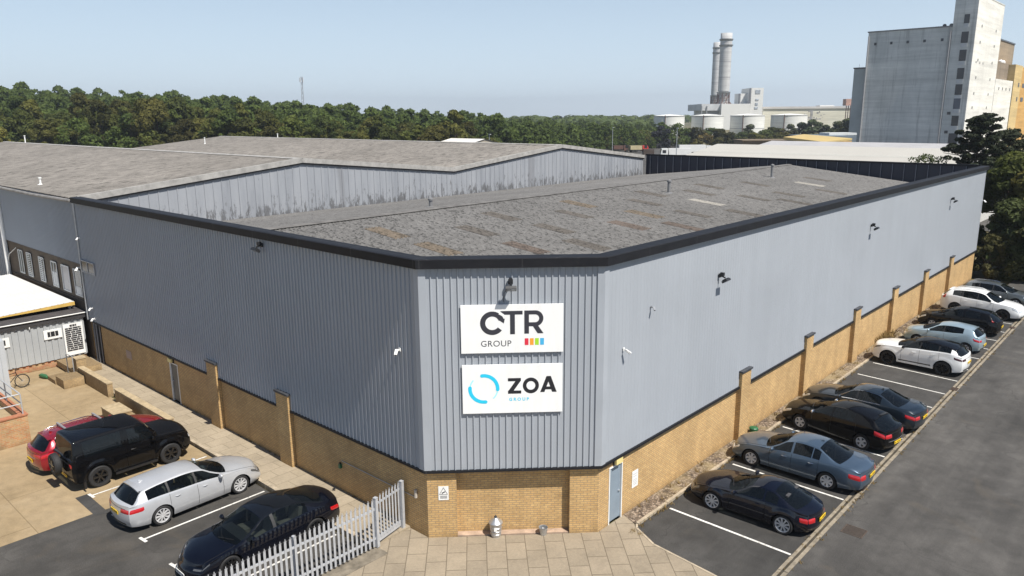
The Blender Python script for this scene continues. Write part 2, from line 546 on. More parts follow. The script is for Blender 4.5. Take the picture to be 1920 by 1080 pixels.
def cap_mat():
    m, t, b = newmat('anthracite capping')
    uv = tc(t, 'UV'); o = tc(t)
    n = noise(t, 1.0, 5, .65, scaled(t, uv, (1.2, 3, 1))); n2 = noise(t, 6, 4, .7, o)
    c = ramp(t, n, [(.3, (.007, .0075, .010)), (.7, (.014, .0145, .018))])
    c = mix(t, ramp(t, n2, [(.6, 0.0), (.75, .35)]), c, (.045, .043, .040))
    k = N(t, 'ShaderNodeTexBrick'); k.offset = 0
    k.inputs['Scale'].default_value = 1; k.inputs['Brick Width'].default_value = 3.0; k.inputs['Row Height'].default_value = 50; k.inputs['Mortar Size'].default_value = .012; k.inputs['Mortar Smooth'].default_value = .1
    t.links.new(uv, k.inputs['Vector'])
    c = mix(t, math_(t, 'MULTIPLY', k.outputs['Fac'], .8), c, (.05, .05, .052))
    t.links.new(c, b.inputs['Base Color']); b.inputs['Roughness'].default_value = .6; b.inputs['Specular IOR Level'].default_value = .3
    return m
m_anth = cap_mat()
m_brick = brickmat('buff brick', (.58, .38, .16), (.50, .31, .125), (.32, .23, .135), ms=.012)
m_dbrick = brickmat('brown brick', (.12, .088, .058), (.09, .066, .045), (.13, .105, .08))
m_slate = simple('slate cap', (.045, .048, .055), .6, 0, .3, 3)
m_white = simple('white plastic', (.78, .78, .76), .4, 0, .06, 3)
m_black = simple('black metal', (.018, .019, .022), .5, 0, .2, 3)
m_grey = simple('galvanised steel', (.45, .47, .49), .45, .55, .15, 5)

wh = thing('warehouse', 'large grey metal clad warehouse with buff brick base, cut-off corner and flat black roof capping', 'warehouse', (-12, 20, 0))

def cladding(mb, p0, p1, z0, z1, pitch=.2, dep=.035, rw=.052, off=.0, lip=0.0):
    p0 = Vector((p0[0], p0[1], 0)); p1 = Vector((p1[0], p1[1], 0)); d = (p1 - p0); L = d.length; d /= L
    n = Vector((d.y, -d.x, 0))
    prof = [(0, 0)]; s = lip + pitch / 2
    while s < L - lip - rw:
        prof += [(s, 0), (s + .012, dep), (s + rw - .012, dep), (s + rw, 0)]; s += pitch
    prof.append((L, 0))
    a = [p0 + d * q[0] + n * (q[1] + off) for q in prof]
    mb.quadgrid([[(p.x, p.y, z0) for p in a], [(p.x, p.y, z1) for p in a]])

OFF = .09   # cladding stands proud of the brick
o2 = OFF * math.tan(R(22.5))
A4 = (-L1, -OFF); A1 = (o2, -OFF); A2 = (X2 + OFF, X2 - o2); A3 = (X2 + OFF, Y3)
for nm, a, b_ in (('left_cladding', A4, A1), ('corner_cladding', A1, A2), ('right_cladding', A2, A3)):
    m = MB(); cladding(m, a, b_, HB, HC + .05, lip=.22 if nm == 'corner_cladding' else .1, dep={'l': .036, 'c': .034, 'r': .008}[nm[0]], rw=.05)
    m.build('wall_cladding', m_clad, wh)
# corner flashings
for p, dirs in ((A1, ((-1, 0), (.7071, .7071))), (A2, ((-.7071, -.7071), (0, 1)))):
    m = MB(); P_ = Vector((p[0], p[1], 0)); d0 = Vector((dirs[0][0], dirs[0][1], 0)); d1 = Vector((dirs[1][0], dirs[1][1], 0))
    n0 = Vector((-d0.y, d0.x, 0)); n1 = Vector((d1.y, -d1.x, 0))
    if n0.dot(Vector((1, -1, 0))) < 0: n0 = -n0
    if n1.dot(Vector((1, -1, 0))) < 0: n1 = -n1
    mid = (n0 + n1) / 2; mid = mid / mid.dot(n0) * .044
    pl = [P_ + d0 * .2, P_ + d0 * .2 + n0 * .044, P_ + mid, P_ + d1 * .2 + n1 * .044, P_ + d1 * .2]
    m.quadgrid([[(v.x, v.y, HB + .01) for v in pl], [(v.x, v.y, HC) for v in pl]])
    m.build('corner_flashing', m_corner, wh)
# drip trim under the cladding
def strip_path(mb, pts, prof):
    """extrude a closed (offset, z) profile along a plan polyline, mitred"""
    P = [Vector((p[0], p[1], 0)) for p in pts]; rows = []
    for i, p in enumerate(P):
        ns = []
        if i > 0: d = (P[i] - P[i - 1]).normalized(); ns.append(Vector((d.y, -d.x, 0)))
        if i < len(P) - 1: d = (P[i + 1] - P[i]).normalized(); ns.append(Vector((d.y, -d.x, 0)))
        n = sum(ns, Vector()) / len(ns); n = n / (n.dot(ns[0]))
        rows.append([(p.x + n.x * o, p.y + n.y * o, z) for o, z in prof])
    mb.quadgrid(rows, close=True, flip=True)
    mb.face(rows[0]); mb.face(rows[-1][::-1])
base_path = [(-L1, 0), (0, 0), (X2, X2), (X2, Y3)]
m = MB(); strip_path(m, base_path, [(.0, HB - .075), (OFF + .055, HB - .085), (OFF + .055, HB - .012), (.0, HB - .004)])
m.build('drip_trim', m_anth, wh, fixn=True)
m = MB(); strip_path(m, base_path, [(OFF - .02, HC), (OFF + .16, HC), (OFF + .17, HP - .02), (OFF + .13, HP), (-.22, HP + .012), (-.25, HP - .02), (-.25, HC - 2.2), (OFF - .02, HC - 2.2)])
m.build('parapet_capping', m_anth, wh, fixn=True)

RX_ = -11.9
# brick base
m = MB()
m.face([(-L1, 0, 0), (-18.05, 0, 0), (-18.05, 0, HB), (-L1, 0, HB)])
m.face([(-17.22, 0, 0), (0, 0, 0), (0, 0, HB), (-17.22, 0, HB)])
m.face([(-18.05, 0, 2.02), (-17.22, 0, 2.02), (-17.22, 0, HB), (-18.05, 0, HB)])
m.build('brick_wall', m_brick, wh)
q = math.sqrt(.5)
def ch(s, z, o=0): return (s * q + o * q, s * q - o * q, z)     # on the cut-off corner: s along, o outward
CL = X2 / q
m = MB()
RC = .23
m.face([ch(0, 0), ch(.92, 0), ch(.92, HB), ch(0, HB)])
m.face([ch(4.50, 0), ch(CL, 0), ch(CL, HB), ch(4.50, HB)])
m.face([ch(.92, .10, -RC), ch(4.50, .10, -RC), ch(4.50, HB, -RC), ch(.92, HB, -RC)])
m.face([ch(.92, 0), ch(.92, 0, -RC), ch(.92, HB, -RC), ch(.92, HB)])
m.face([ch(4.50, 0, -RC), ch(4.50, 0), ch(4.50, HB), ch(4.50, HB, -RC)])
m.build('corner_brick_wall', m_brick, wh)
m = MB(); m.hexa([ch(.925, 0, -RC - .02), ch(4.495, 0, -RC - .02), ch(4.495, 0, -.03), ch(.925, 0, -.03), ch(.925, .10, -RC - .02), ch(4.495, .10, -RC - .02), ch(4.495, .07, -.03), ch(.925, .07, -.03)])
m.build('recess_sill', simple('pinkish sill', (.36, .26, .19), .9, 0, .3, 4), wh)
m = MB()
D0, D1 = 4.40, 5.16
m.face([(X2, X2, 0), (X2, D0, 0), (X2, D0, HB), (X2, X2, HB)])
m.face([(X2, D1, 0), (X2, Y3, 0), (X2, Y3, HB), (X2, D1, HB)])
m.face([(X2, D0, 2.06), (X2, D1, 2.06), (X2, D1, HB), (X2, D0, HB)])
m.build('brick_wall', m_brick, wh)
m = MB()
m.face([(X2, Y3, 0), (-L1, Y3, 0), (-L1, Y3, 6.85), (RX_, Y3, 8.5), (X2, Y3, 6.85)])
m.build('rear_wall', m_clad, wh)

# steel doors
def doorset(pos, along, out, w_, h_, col, name='door'):
    p = Vector(pos); a = Vector(along); o = Vector(out); z = Vector((0, 0, 1))
    d = MB(); d.obox(p + a * w_ / 2 + z * h_ / 2 - o * .06, a, o, z, w_ / 2 - .045, .02, h_ / 2 - .045)
    D = d.build(name, col, wh)
    f = MB()
    f.obox(p + a * .022 + z * h_ / 2 - o * .04, a, o, z, .022, .06, h_ / 2)
    f.obox(p + a * (w_ - .022) + z * h_ / 2 - o * .04, a, o, z, .022, .06, h_ / 2)
    f.obox(p + a * w_ / 2 + z * (h_ - .022) - o * .04, a, o, z, w_ / 2 - .046, .06, .022)
    f.build('door_frame', m_white, D)
    k = MB(); k.obox(p + a * (w_ - .13) + z * 1.0 - o * .02, a, o, z, .05, .025, .018)
    k.build('door_handle', m_grey, D)
    return D
doorset((X2, D0, .035), (0, 1, 0), (1, 0, 0), D1 - D0, 2.02, simple('blue grey door', (.21, .26, .31), .38, 0, .12, 1.2))
doorset((-17.22, 0, .10), (-1, 0, 0), (0, -1, 0), .83, 1.92, simple('weathered door', (.13, .125, .115), .5, 0, .3, 1.5))

# piers with slate caps
def pier(x0, x1, y0, y1, zt, cx):
    m = MB(); m.box(x0, x1, y0, y1, 0, zt); P = m.build('brick_pier', m_brick, wh)
    m = MB(); m.box(x0 - .05, x1 + .05, y0 - .05, y1 + .05, zt + .002, zt + .075); m.build('pier_cap', m_slate, P)
for xc in (-13.90, -8.36):
    pier(xc, xc + .82, -.2, OFF * -1 + .08, 2.98, 0)
for yc in (13.33, 20.04, 26.72, 33.40, 40.08, 46.77):
    pier(X2 + .002, X2 + .22, yc, yc + .82, 2.98, 0)

# low pitched corrugated roof
def roof_mat(name, base, axis, pitch, phase, moss=.75, stretch=(2.4, 5.2), spread=1.0):
    """weathered cement sheets: moss sits in the valleys of the corrugation, broken up along them"""
    m, t, b = newmat(name)
    o = tc(t)
    sep = N(t, 'ShaderNodeSeparateXYZ'); t.links.new(o, sep.inputs[0])
    ph = math_(t, 'MULTIPLY', math_(t, 'ADD', sep.outputs[axis], phase), 2 * math.pi / pitch)
    val = math_(t, 'MULTIPLY_ADD' if False else 'MULTIPLY', math_(t, 'COSINE', ph), -.10)      # +.16 in the valleys
    sc = (stretch[0], stretch[1], 1) if axis == 1 else (stretch[1], stretch[0], 1)
    n1 = noise(t, .12, 6, .65, o, .5)
    n2 = noise(t, 1.0, 6, .75, scaled(t, o, sc))
    n3 = noise(t, 1.0, 2, .5, scaled(t, o, (sc[0] * 2.1, sc[1] * 1.35, 1)))
    n4 = noise(t, 22, 4, .75, o)
    c = ramp(t, n1, [(.3, tuple(v * .78 for v in base)), (.7, tuple(v * 1.12 for v in base))])
    c = mix(t, .85, c, ramp(t, n2, [(.25, .45), (.5, 1.0), (.75, 1.45)]), 'MULTIPLY')
    c = mix(t, ramp(t, math_(t, 'ADD', n3, val), [(.50, 0.0), (.60, moss)]), c, tuple(v * .22 for v in base))
    c = mix(t, .55, c, ramp(t, n4, [(.3, .5), (.7, 1.5)]), 'MULTIPLY')
    t.links.new(c, b.inputs['Base Color']); b.inputs['Roughness'].default_value = .95
    bump(t, b, n3, .4, .03)
    return m
RPIT = .177
m_roof = roof_mat('mossy fibre cement', (.162, .157, .151), 1, RPIT, 20 - .12)
RX, RZ, SL = -11.9, 8.60, .1045
def rz(x): return RZ - SL * abs(x - RX)
m = MB()
rows = []; y = .12; NW = 8; pit = .177
k = 0
while y < Y3 - .1:
    zz = .030 * math.cos(2 * math.pi * k / NW)
    xm = min(X2 - .15, y - .15) if y < X2 + .05 else X2 - .15
    xm = max(xm, -.2)
    xs = [-L1 + .02, -20, RX, -6, xm]
    rows.append([(x, y, rz(x) + zz) for x in xs])
    y += pit / NW; k += 1
m.quadgrid(rows, flip=True)
m.build('roof', m_roof, wh, smooth=True)
roofo = wh.children[-1]
m = MB()
m.quadgrid([[(RX + .32 * math.sin(a), y, RZ + .02 + .05 * math.cos(a)) for a in (-1.5, -.8, 0, .8, 1.5)] for y in (.15, Y3 - .1)], flip=True)
m.build('ridge_cap', simple('ridge cement', (.125, .12, .115), .95, 0, .3, 2), roofo, smooth=True)
# old translucent sheets let into the roof, faded brown or patched pale
def sheetpatch(xc, yc, ln, wd, mat, nm):
    m = MB(); rows = []; y0 = yc - wd / 2; k0 = int(round((y0 - .12) / (pit / NW)))
    for j in range(int(wd / (pit / NW))):
        k = k0 + j; y = .12 + k * pit / NW
        zz = .030 * math.cos(2 * math.pi * k / NW) + .012
        rows.append([(x, y, rz(x) + zz) for x in (xc - ln / 2, xc, xc + ln / 2)])
    m.quadgrid(rows, flip=True)
    m.build(nm, mat, roofo, smooth=True)
def patchmat(name, c, ms=.7): return roof_mat(name, c, 1, RPIT, 20 - .12, ms)
pm = [patchmat('brown rooflight', (.118, .106, .094)), patchmat('rusty rooflight', (.128, .102, .086)), patchmat('ochre rooflight', (.160, .130, .098)), patchmat('pale rooflight', (.33, .31, .275), .4)]
for xc, yc, kind in [(-8.9, 5.9, 2), (-5.7, 5.9, 2), (-8.86, 13.05, 0), (-7.2, 9.6, 0), (-3.9, 9.2, 1), (-5.64, 13.27, 0), (-7.35, 17.0, 0), (-2.8, 12.0, 0), (-9.04, 19.6, 2), (-4.15, 17.3, 1), (-5.4, 20.6, 2),
        (-7.4, 23.9, 0), (-8.94, 27.0, 0), (-2.53, 19.7, 1), (-5.5, 27.8, 3), (-5.45, 43.8, 3), (-4.0, 23.4, 0), (-2.55, 26.65, 0), (-7.65, 30.7, 0), (-4.7, 32.6, 0), (-4.13, 36.8, 0), (-8.7, 34.1, 0), (-7.6, 39, 0), (-3.0, 41.5, 0), (-6.3, 47.5, 0), (-2.6, 34, 0)]:
    sheetpatch(xc, yc, 2.15, .88, pm[kind], 'rooflight')
for x_, y_, h_ in ((-8.63, 28.58, .75), (-8.68, 44.28, .95), (-14.0, 13.0, .4)):
    m = MB(); zb = rz(x_)
    m.lathe((x_, y_, zb - .05), [(.10, 0), (.10, h_)], 12, caps=True)
    m.lathe((x_, y_, zb - .05), [(.145, h_ + .01), (.145, h_ + .11), (.02, h_ + .17)], 12, caps=True)
    m.lathe((x_, y_, zb - .05), [(.30, .05), (.12, .10)], 12, caps=True)
    m.build('vent_pipe', simple('dull zinc', (.20, .20, .205), .6, .2, .2, 3), roofo, smooth=False)

# louvred window and dark opening at the far end of the left wall
m = MB(); m.box(-27.5, -25.72, -OFF - .07, -OFF - .03, 5.16, 5.72)
m.build('louvre_window', simple('dark glazing', (.05, .055, .065), .15, 0, .4, 4), wh); lv = wh.children[-1]
m = MB()
for a in (5.13, 5.73): m.box(-27.55, -25.67, -OFF - .10, -OFF - .02, a - .03, a + .03)
for a in (-27.52, -26.6, -25.70): m.box(a - .03, a + .03, -OFF - .095, -OFF - .025, 5.165, 5.695)
m.build('window_frame', simple('grey frame', (.27, .28, .30), .5, 0, .1), lv)
m = MB(); m.box(-27.45, -26.3, -.03, .02, .1, 2.33)
m.build('dark_doorway', simple('doorway shadow', (.012, .012, .014), .7, 0, 0), wh)
m = MB()
for a in (-27.05, -26.72): m.tube([(a, -.08, .1), (a, -.08, 2.3)], .045, 8)
m.tube([(-26.33, -.06, .1), (-26.33, -.06, 2.3)], .03, 8)
m.build('doorway_pipe', simple('pale pipe', (.22, .22, .23), .5, 0, .1), wh)
m = MB(); m.box(-23.15, -22.5, -.015, .01, 1.12, 1.55)
m.build('bricked_patch', simple('pink panel', (.42, .31, .25), .9, 0, .1, 5), wh)
m = MB(); m.tube([(-4.5, -.03, 1.28), (-.62, -.03, 1.27)], .016, 6); m.tube([(-.5, -.05, 1.28), (-.5, -.05, 1.55)], .05, 8)
m.build('wall_conduit', simple('conduit', (.42, .38, .33), .6, 0, .1), wh)

# ================================================================ things fixed to the warehouse
def bulkhead(p, along, out, label):
    p = Vector(p); z = Vector((0, 0, 1)); t = thing('bulkhead_lamp', label, 'lamp', p)
    b_ = MB(); b_.obox(p + Vector(out) * .03, along, out, z, .20, .03, .11); b_.build('backplate', m_black, t)
    b_ = MB(); b_.obox(p + Vector(out) * .10, along, out, z, .18, .04, .09)
    b_.build('lamp_lens', simple('yellowed lens', (.72, .60, .26), .35, 0, .08), t)
bulkhead((X2, 4.80, 2.21), (0, 1, 0), (1, 0, 0), 'yellowed bulkhead lamp above the blue grey door')
bulkhead((-17.75, 0, 2.16), (1, 0, 0), (0, -1, 0), 'cream emergency lamp above the weathered door on the shaded brick wall')

def floodlight(p, along, out, label, mode=0):
    p = Vector(p); a = Vector(along); o = Vector(out); z = Vector((0, 0, 1))
    t = thing('floodlight', label, 'floodlight', p, 'black floodlights on the cladding')
    b_ = MB(); b_.obox(p + o * .03 + z * .16, a, o, z, .07, .03, .07)
    b_.bar(p + o * .05 + z * .16, p + o * .24 + z * .10, .022)
    b_.obox(p + o * .12 + z * .22, a, o, z, .05, .07, .06)
    b_.build('bracket', m_black, t)
    b_ = MB(); dn = (o * .55 - z * .83).normalized(); uu = (o * .83 + z * .55).normalized()
    c = p + o * .28 + z * .0
    b_.obox(c, a, uu, dn, .16, .11, .04)
    for k in range(-3, 4): b_.obox(c - dn * .055 + a * (k * .04), a, uu, dn, .007, .08, .018)
    b_.build('lamp_body', m_black, t)
    b_ = MB(); b_.obox(c + dn * .043, a, uu, dn, .14, .09, .004)
    b_.build('lamp_glass', simple('lamp glass', (.25, .26, .27), .15, 0, 0), t)
    if mode:
        b_ = MB(); b_.tube([p + a * -.22 + o * .02 + z * -.45, p + a * -.2 + o * .12 + z * -.15, p + a * -.12 + o * .3 + z * -.02], .010, 6)
        b_.build('cable', m_black, t)
cs = 2.66
floodlight(Vector(ch(cs, 8.22, OFF + .03)), (q, q, 0), (q, -q, 0), 'black floodlight on the cut-off corner, straight above the CTR Group sign', 1)
for yy, lb in ((11.05, 'black floodlight on the sunlit side wall, nearest the cut-off corner'), (28.1, 'black floodlight midway along the sunlit side wall'), (44.95, 'black floodlight at the far end of the sunlit side wall')):
    floodlight((X2 + OFF + .035, yy, 7.2), (0, 1, 0), (1, 0, 0), lb)
floodlight((-8.6, -OFF - .035, 8.42), (1, 0, 0), (0, -1, 0), 'black floodlight high on the shaded left wall just under the capping')

def cctv(p, along, out, label, mat, s=1.0):
    s *= .52
    p = Vector(p); a = Vector(along); o = Vector(out); z = Vector((0, 0, 1))
    t = thing('security_camera', label, 'security camera', p)
    b_ = MB(); b_.obox(p + o * .02 * s, a, o, z, .06 * s, .02 * s, .08 * s); b_.bar(p + o * .04 * s, p + o * .2 * s - z * .02 * s, .025 * s)
    b_.build('wall_bracket', mat, t)
    b_ = MB(); dr = (o * .6 + a * .45 - z * .5).normalized(); c = p + o * .22 * s - z * .06 * s
    b_.tube([c - dr * .05 * s, c + dr * .20 * s], .062 * s, 12)
    b_.obox(c + dr * .08 * s + z * .055 * s, dr, dr.cross(z), z, .16 * s, .07 * s, .008 * s)
    b_.build('camera_body', mat, t)
    b_ = MB(); b_.tube([c + dr * .2 * s, c + dr * .205 * s], .045 * s, 12); b_.build('lens', m_black, t)
cctv((-.9, -OFF - .035, 6.15), (1, 0, 0), (0, -1, 0), 'white security camera on the shaded left wall beside the cut-off corner', m_white, 1.25)
cctv((X2 + OFF + .035, 4.85, 5.98), (0, 1, 0), (1, 0, 0), 'white security camera on the sunlit side wall just right of the cut-off corner', m_white, 1.25)
cctv((X2 + OFF + .035, 6.4, 7.05), (0, -1, 0), (1, 0, 0), 'small dark grey security camera on the sunlit wall, above the white camera', simple('grey housing', (.22, .23, .25), .5, 0, .1), .9)
cctv((X2 + OFF + .035, 55.1, 6.4), (0, -1, 0), (1, 0, 0), 'white security camera at the far end of the sunlit side wall beside the trees', m_white, 1.4)
cctv((-26.75, -OFF - .035, 3.18), (1, 0, 0), (0, -1, 0), 'white security camera low on the shaded cladding, upper of two above the dark doorway', m_white, 1.2)
cctv((-26.6, -OFF - .035, 2.62), (1, 0, 0), (0, -1, 0), 'white security camera low on the shaded cladding, lower of two above the dark doorway', m_white, 1.2)
cctv((-28.1, 0, 5.22), (1, 0, 0), (0, -1, 0), 'white security camera beside the louvred window, over the row of office windows', m_white, 1.7)
cctv((-27.3, -OFF - .035, 6.95), (1, 0, 0), (0, -1, 0), 'white security camera above the louvred window on the shaded cladding', m_white, 1.1)

# green alarm box on the shaded wall
t = thing('alarm_box', 'small green lantern shaped box on the shaded brick wall behind the fence', 'alarm box', (-4.59, 0, 1.0))
b_ = MB(); b_.obox((-4.59, -.05, 1.06), (1, 0, 0), (0, 1, 0), (0, 0, 1), .055, .04, .08); b_.build('housing', simple('green plastic', (.02, .13, .06), .4, 0, .1), t)
b_ = MB(); b_.obox((-4.59, -.05, 1.165), (1, 0, 0), (0, 1, 0), (0, 0, 1), .035, .03, .022); b_.build('cap', m_black, t)

# ---------------------------------------------------------------- sign boards
def sign_mat():
    m, t, b = newmat('sign white')
    n = noise(t, 1.0, 4, .6, scaled(t, tc(t), (5, 5, .5))); n2 = noise(t, 1.2, 3, .5, tc(t))
    c = mix(t, .5, ramp(t, n, [(.35, (.80, .80, .78)), (.65, (.88, .88, .87))]), ramp(t, n2, [(.3, (.82, .82, .80)), (.7, (.88, .88, .88))]))
    t.links.new(c, b.inputs['Base Color']); b.inputs['Roughness'].default_value = .4
    return m
m_sign = sign_mat()
m_ink = simple('sign black', (.016, .016, .020), .5, 0, 0)
m_ink2 = simple('sign charcoal', (.035, .035, .045), .5, 0, 0)
def solid(n, c): return simple(n, c, .5, 0, 0)
n_out = Vector((q, -q, 0)); u_al = Vector((q, q, 0)); z_up = Vector((0, 0, 1))
def ring_poly(cx, cy, r, wd, a0, a1, n=28, caps=False):
    pts = []
    for i in range(n + 1):
        a = R(a0 + (a1 - a0) * i / n); pts.append((cx + (r + wd / 2) * math.cos(a), cy + (r + wd / 2) * math.sin(a)))
    if caps:
        a = R(a1); ex, ey = cx + r * math.cos(a), cy + r * math.sin(a); sg = 1 if a1 > a0 else -1
        for i in range(1, 8):
            b_ = a + sg * math.pi * i / 8; pts.append((ex + wd / 2 * math.cos(b_), ey + wd / 2 * math.sin(b_)))
    for i in range(n, -1, -1):
        a = R(a0 + (a1 - a0) * i / n); pts.append((cx + (r - wd / 2) * math.cos(a), cy + (r - wd / 2) * math.sin(a)))
    if caps:
        a = R(a0); ex, ey = cx + r * math.cos(a), cy + r * math.sin(a); sg = 1 if a1 > a0 else -1
        for i in range(1, 8):
            b_ = a + math.pi - sg * -1 * math.pi * i / 8 if sg < 0 else a + math.pi + math.pi * i / 8
            pts.append((ex + wd / 2 * math.cos(b_), ey + wd / 2 * math.sin(b_)))
    return pts
def strips(polys_src, o, th, mb):
    """ring as quads so that concave outlines stay clean"""
    pass
def ring(mb, o, u, cx, cy, r, wd, a0, a1, th, n=40, caps=False, sy=1.0):
    for i in range(n):
        b0 = R(a0 + (a1 - a0) * i / n); b1 = R(a0 + (a1 - a0) * (i + 1) / n)
        P = [(cx + rr * math.cos(b), cy + sy * rr * math.sin(b)) for rr, b in ((r - wd / 2, b0), (r + wd / 2, b0), (r + wd / 2, b1), (r - wd / 2, b1))]
        if a1 < a0: P = P[::-1]
        pts = [Vector(o) + u * p[0] + z_up * p[1] + n_out * th for p in P]
        mb.face(pts)
    if caps:
        for a in (a0, a1):
            ex, ey = cx + r * math.cos(R(a)), cy + r * math.sin(R(a))
            mb.face([Vector(o) + u * (ex + wd / 2 * math.cos(2 * math.pi * k / 20)) + z_up * (ey + wd / 2 * math.sin(2 * math.pi * k / 20)) + n_out * (th + .0015 if a == a0 else th + .003) for k in range(20)])
def flat(mb, o, u, poly, th):
    mb.face([Vector(o) + u * p[0] + z_up * p[1] + n_out * th for p in poly])
def text_mesh(name, body, size, mat, parent, o, u, nrm, th=.004, weight=0.0, spacing=1.0):
    cu = bpy.data.curves.new(name, 'FONT'); cu.body = body; cu.size = size; cu.offset = weight; cu.space_character = spacing
    cu.resolution_u = 6
    tmp = bpy.data.objects.new(name, cu); C.objects.link(tmp)
    dg = bpy.context.evaluated_depsgraph_get()
    me = bpy.data.meshes.new_from_object(tmp.evaluated_get(dg))
    C.objects.unlink(tmp); bpy.data.objects.remove(tmp)
    off = worldpos(parent); o = Vector(o); u = Vector(u); nrm = Vector(nrm); v = nrm.cross(u)
    for vert in me.vertices:
        p = o + u * vert.co.x + v * vert.co.y + nrm * th - off
        vert.co = p
    me.materials.clear(); me.materials.append(mat)
    ob = bpy.data.objects.new(name, me); C.objects.link(ob); ob.parent = parent
    return ob
def board(label, s0, s1, z0, z1):
    c = Vector(ch((s0 + s1) / 2, z0, OFF + .04))
    t = thing('company_sign', label, 'sign', c)
    m = MB(); m.obox(Vector(ch((s0 + s1) / 2, (z0 + z1) / 2, OFF + .065)), u_al, n_out, z_up, (s1 - s0) / 2, .018, (z1 - z0) / 2)
    m.build('sign_panel', m_sign, t)
    return t, Vector(ch(s0, z1, OFF + .083))
# coordinates below: metres from the board's top left corner, y negative downwards
t, o = board('white sign board reading CTR GROUP with four coloured squares, upper on the corner', 1.17, 4.23, 6.20, 7.69)
k = 1 / 200.0
def X(px): return (px - 520) * k
def Y(py): return -(py - 340) * k
m = MB()
ring(m, o, u_al, X(707), Y(453), 57 * k, 31 * k, 47, 322, .003)
flat(m, o, u_al, [(X(738), Y(428)), (X(783), Y(423)), (X(776), Y(455))], .0045)
ring(m, o, u_al, X(707), Y(453), 57 * k, 31 * k, 20, 52, .0035)
flat(m, o, u_al, [(X(757), Y(402)), (X(888), Y(402)), (X(888), Y(379)), (X(757), Y(379))], .003)
flat(m, o, u_al, [(X(813), Y(523)), (X(842), Y(523)), (X(842), Y(402)), (X(813), Y(402))], .003)
flat(m, o, u_al, [(X(898), Y(521)), (X(926), Y(521)), (X(926), Y(378)), (X(898), Y(378))], .003)
flat(m, o, u_al, [(X(926), Y(403)), (X(965), Y(403)), (X(965), Y(378)), (X(926), Y(378))], .003)
flat(m, o, u_al, [(X(926), Y(476)), (X(965), Y(476)), (X(965), Y(451)), (X(926), Y(451))], .003)
ring(m, o, u_al, X(963), Y(427), 36.5 * k, 25 * k, -90, 90, .0036)
flat(m, o, u_al, [(X(946), Y(470)), (X(978), Y(520)), (X(1013), Y(520)), (X(975), Y(464))], .0042)
m.build('lettering', m_ink2, t)
m = MB(); flat(m, o, u_al, [(X(745), Y(398)), (X(753), Y(402)), (X(785), Y(422)), (X(786), Y(406)), (X(760), Y(386)), (X(752), Y(386))], .0058)
ring(m, o, u_al, X(707), Y(453), 77 * k, 7 * k, 20, 55, .006)
m.build('letter_gap', m_sign, t)
text_mesh('small_lettering', 'GROUP', .262, m_ink2, t, o + u_al * X(636) + z_up * Y(597), u_al, n_out, .003, 0.0, 1.07)
for x0, c in ((900, (.68, .03, .06)), (931, (.85, .33, .03)), (962, (.36, .66, .03)), (993, (.06, .42, .72))):
    m = MB(); flat(m, o, u_al, [(X(x0), Y(592)), (X(x0 + 23), Y(592)), (X(x0 + 23), Y(550)), (X(x0), Y(550))], .003)
    m.build('colour_square', solid('square', c), t)
t, o = board('white sign board with blue ring emblem reading ZOA GROUP, lower on the corner', 1.18, 4.22, 4.28, 5.83)
def X(px): return (px - 527) * k * 1.01
def Y(py): return -(py - 700) * k * 1.05
for a0, a1, wd_, c_ in ((97, -3, 22, (.02, .56, .80)), (175, 277, 22, (.02, .56, .80)), (168, 138, 8, (.36, .80, .88)), (-12, -48, 8, (.36, .80, .88))):
    m = MB(); ring(m, o, u_al, X(655), Y(845), 84 * k, wd_ * k, a0, a1, .003, caps=wd_ > 10); m.build('ring_emblem', solid('cyan', c_), t)
m = MB()
zt, zb = 783, 878
flat(m, o, u_al, [(X(800), Y(zt + 19)), (X(878), Y(zt + 19)), (X(878), Y(zt)), (X(800), Y(zt))], .003)
flat(m, o, u_al, [(X(800), Y(zb)), (X(880), Y(zb)), (X(880), Y(zb - 19)), (X(800), Y(zb - 19))], .003)
flat(m, o, u_al, [(X(802), Y(zb - 17)), (X(833), Y(zb - 17)), (X(877), Y(zt + 17)), (X(846), Y(zt + 17))], .0036)
ring(m, o, u_al, X(938), Y(830), 38 * k, 22 * k, 0, 360, .003, 48, sy=1.03)
flat(m, o, u_al, [(X(994), Y(zb - 6)), (X(1020), Y(zb - 6)), (X(1056), Y(zt - 8)), (X(1032), Y(zt - 8))], .003)
flat(m, o, u_al, [(X(1066), Y(zb - 6)), (X(1094), Y(zb - 6)), (X(1058), Y(zt - 8)), (X(1032), Y(zt - 8))], .0036)
flat(m, o, u_al, [(X(1016), Y(856)), (X(1073), Y(856)), (X(1068), Y(839)), (X(1022), Y(839))], .0042)
m.build('lettering', m_ink, t)
text_mesh('small_lettering', 'GROUP', .135, solid('cyan text', (.04, .58, .80)), t, o + u_al * X(806) + z_up * Y(921), u_al, n_out, .003, .004, 1.55)

# small notices
t = thing('warning_sign', 'small white camera warning notice on the left brick pillar of the cut-off corner', 'sign', ch(.5, 1.36, 0))
m = MB(); m.obox(Vector(ch(.51, 1.575, .008)), u_al, n_out, z_up, .16, .006, .235); m.build('sign_panel', m_white, t)
o = Vector(ch(.35, 1.81, .0145))
m = MB()
for a, b_ in (((.035, -.275), (.285, -.275)), ((.285, -.275), (.16, -.045)), ((.16, -.045), (.035, -.275))):
    d = Vector((b_[0] - a[0], b_[1] - a[1])).normalized(); n2 = Vector((-d.y, d.x)) * .007
    flat(m, o, u_al, [(a[0] - n2.x, a[1] - n2.y), (b_[0] - n2.x, b_[1] - n2.y), (b_[0] + n2.x, b_[1] + n2.y), (a[0] + n2.x, a[1] + n2.y)], .002)
flat(m, o, u_al, [(.10, -.215), (.205, -.165), (.22, -.20), (.115, -.245)], .002)
flat(m, o, u_al, [(.13, -.23), (.15, -.22), (.12, -.262), (.10, -.262)], .003)
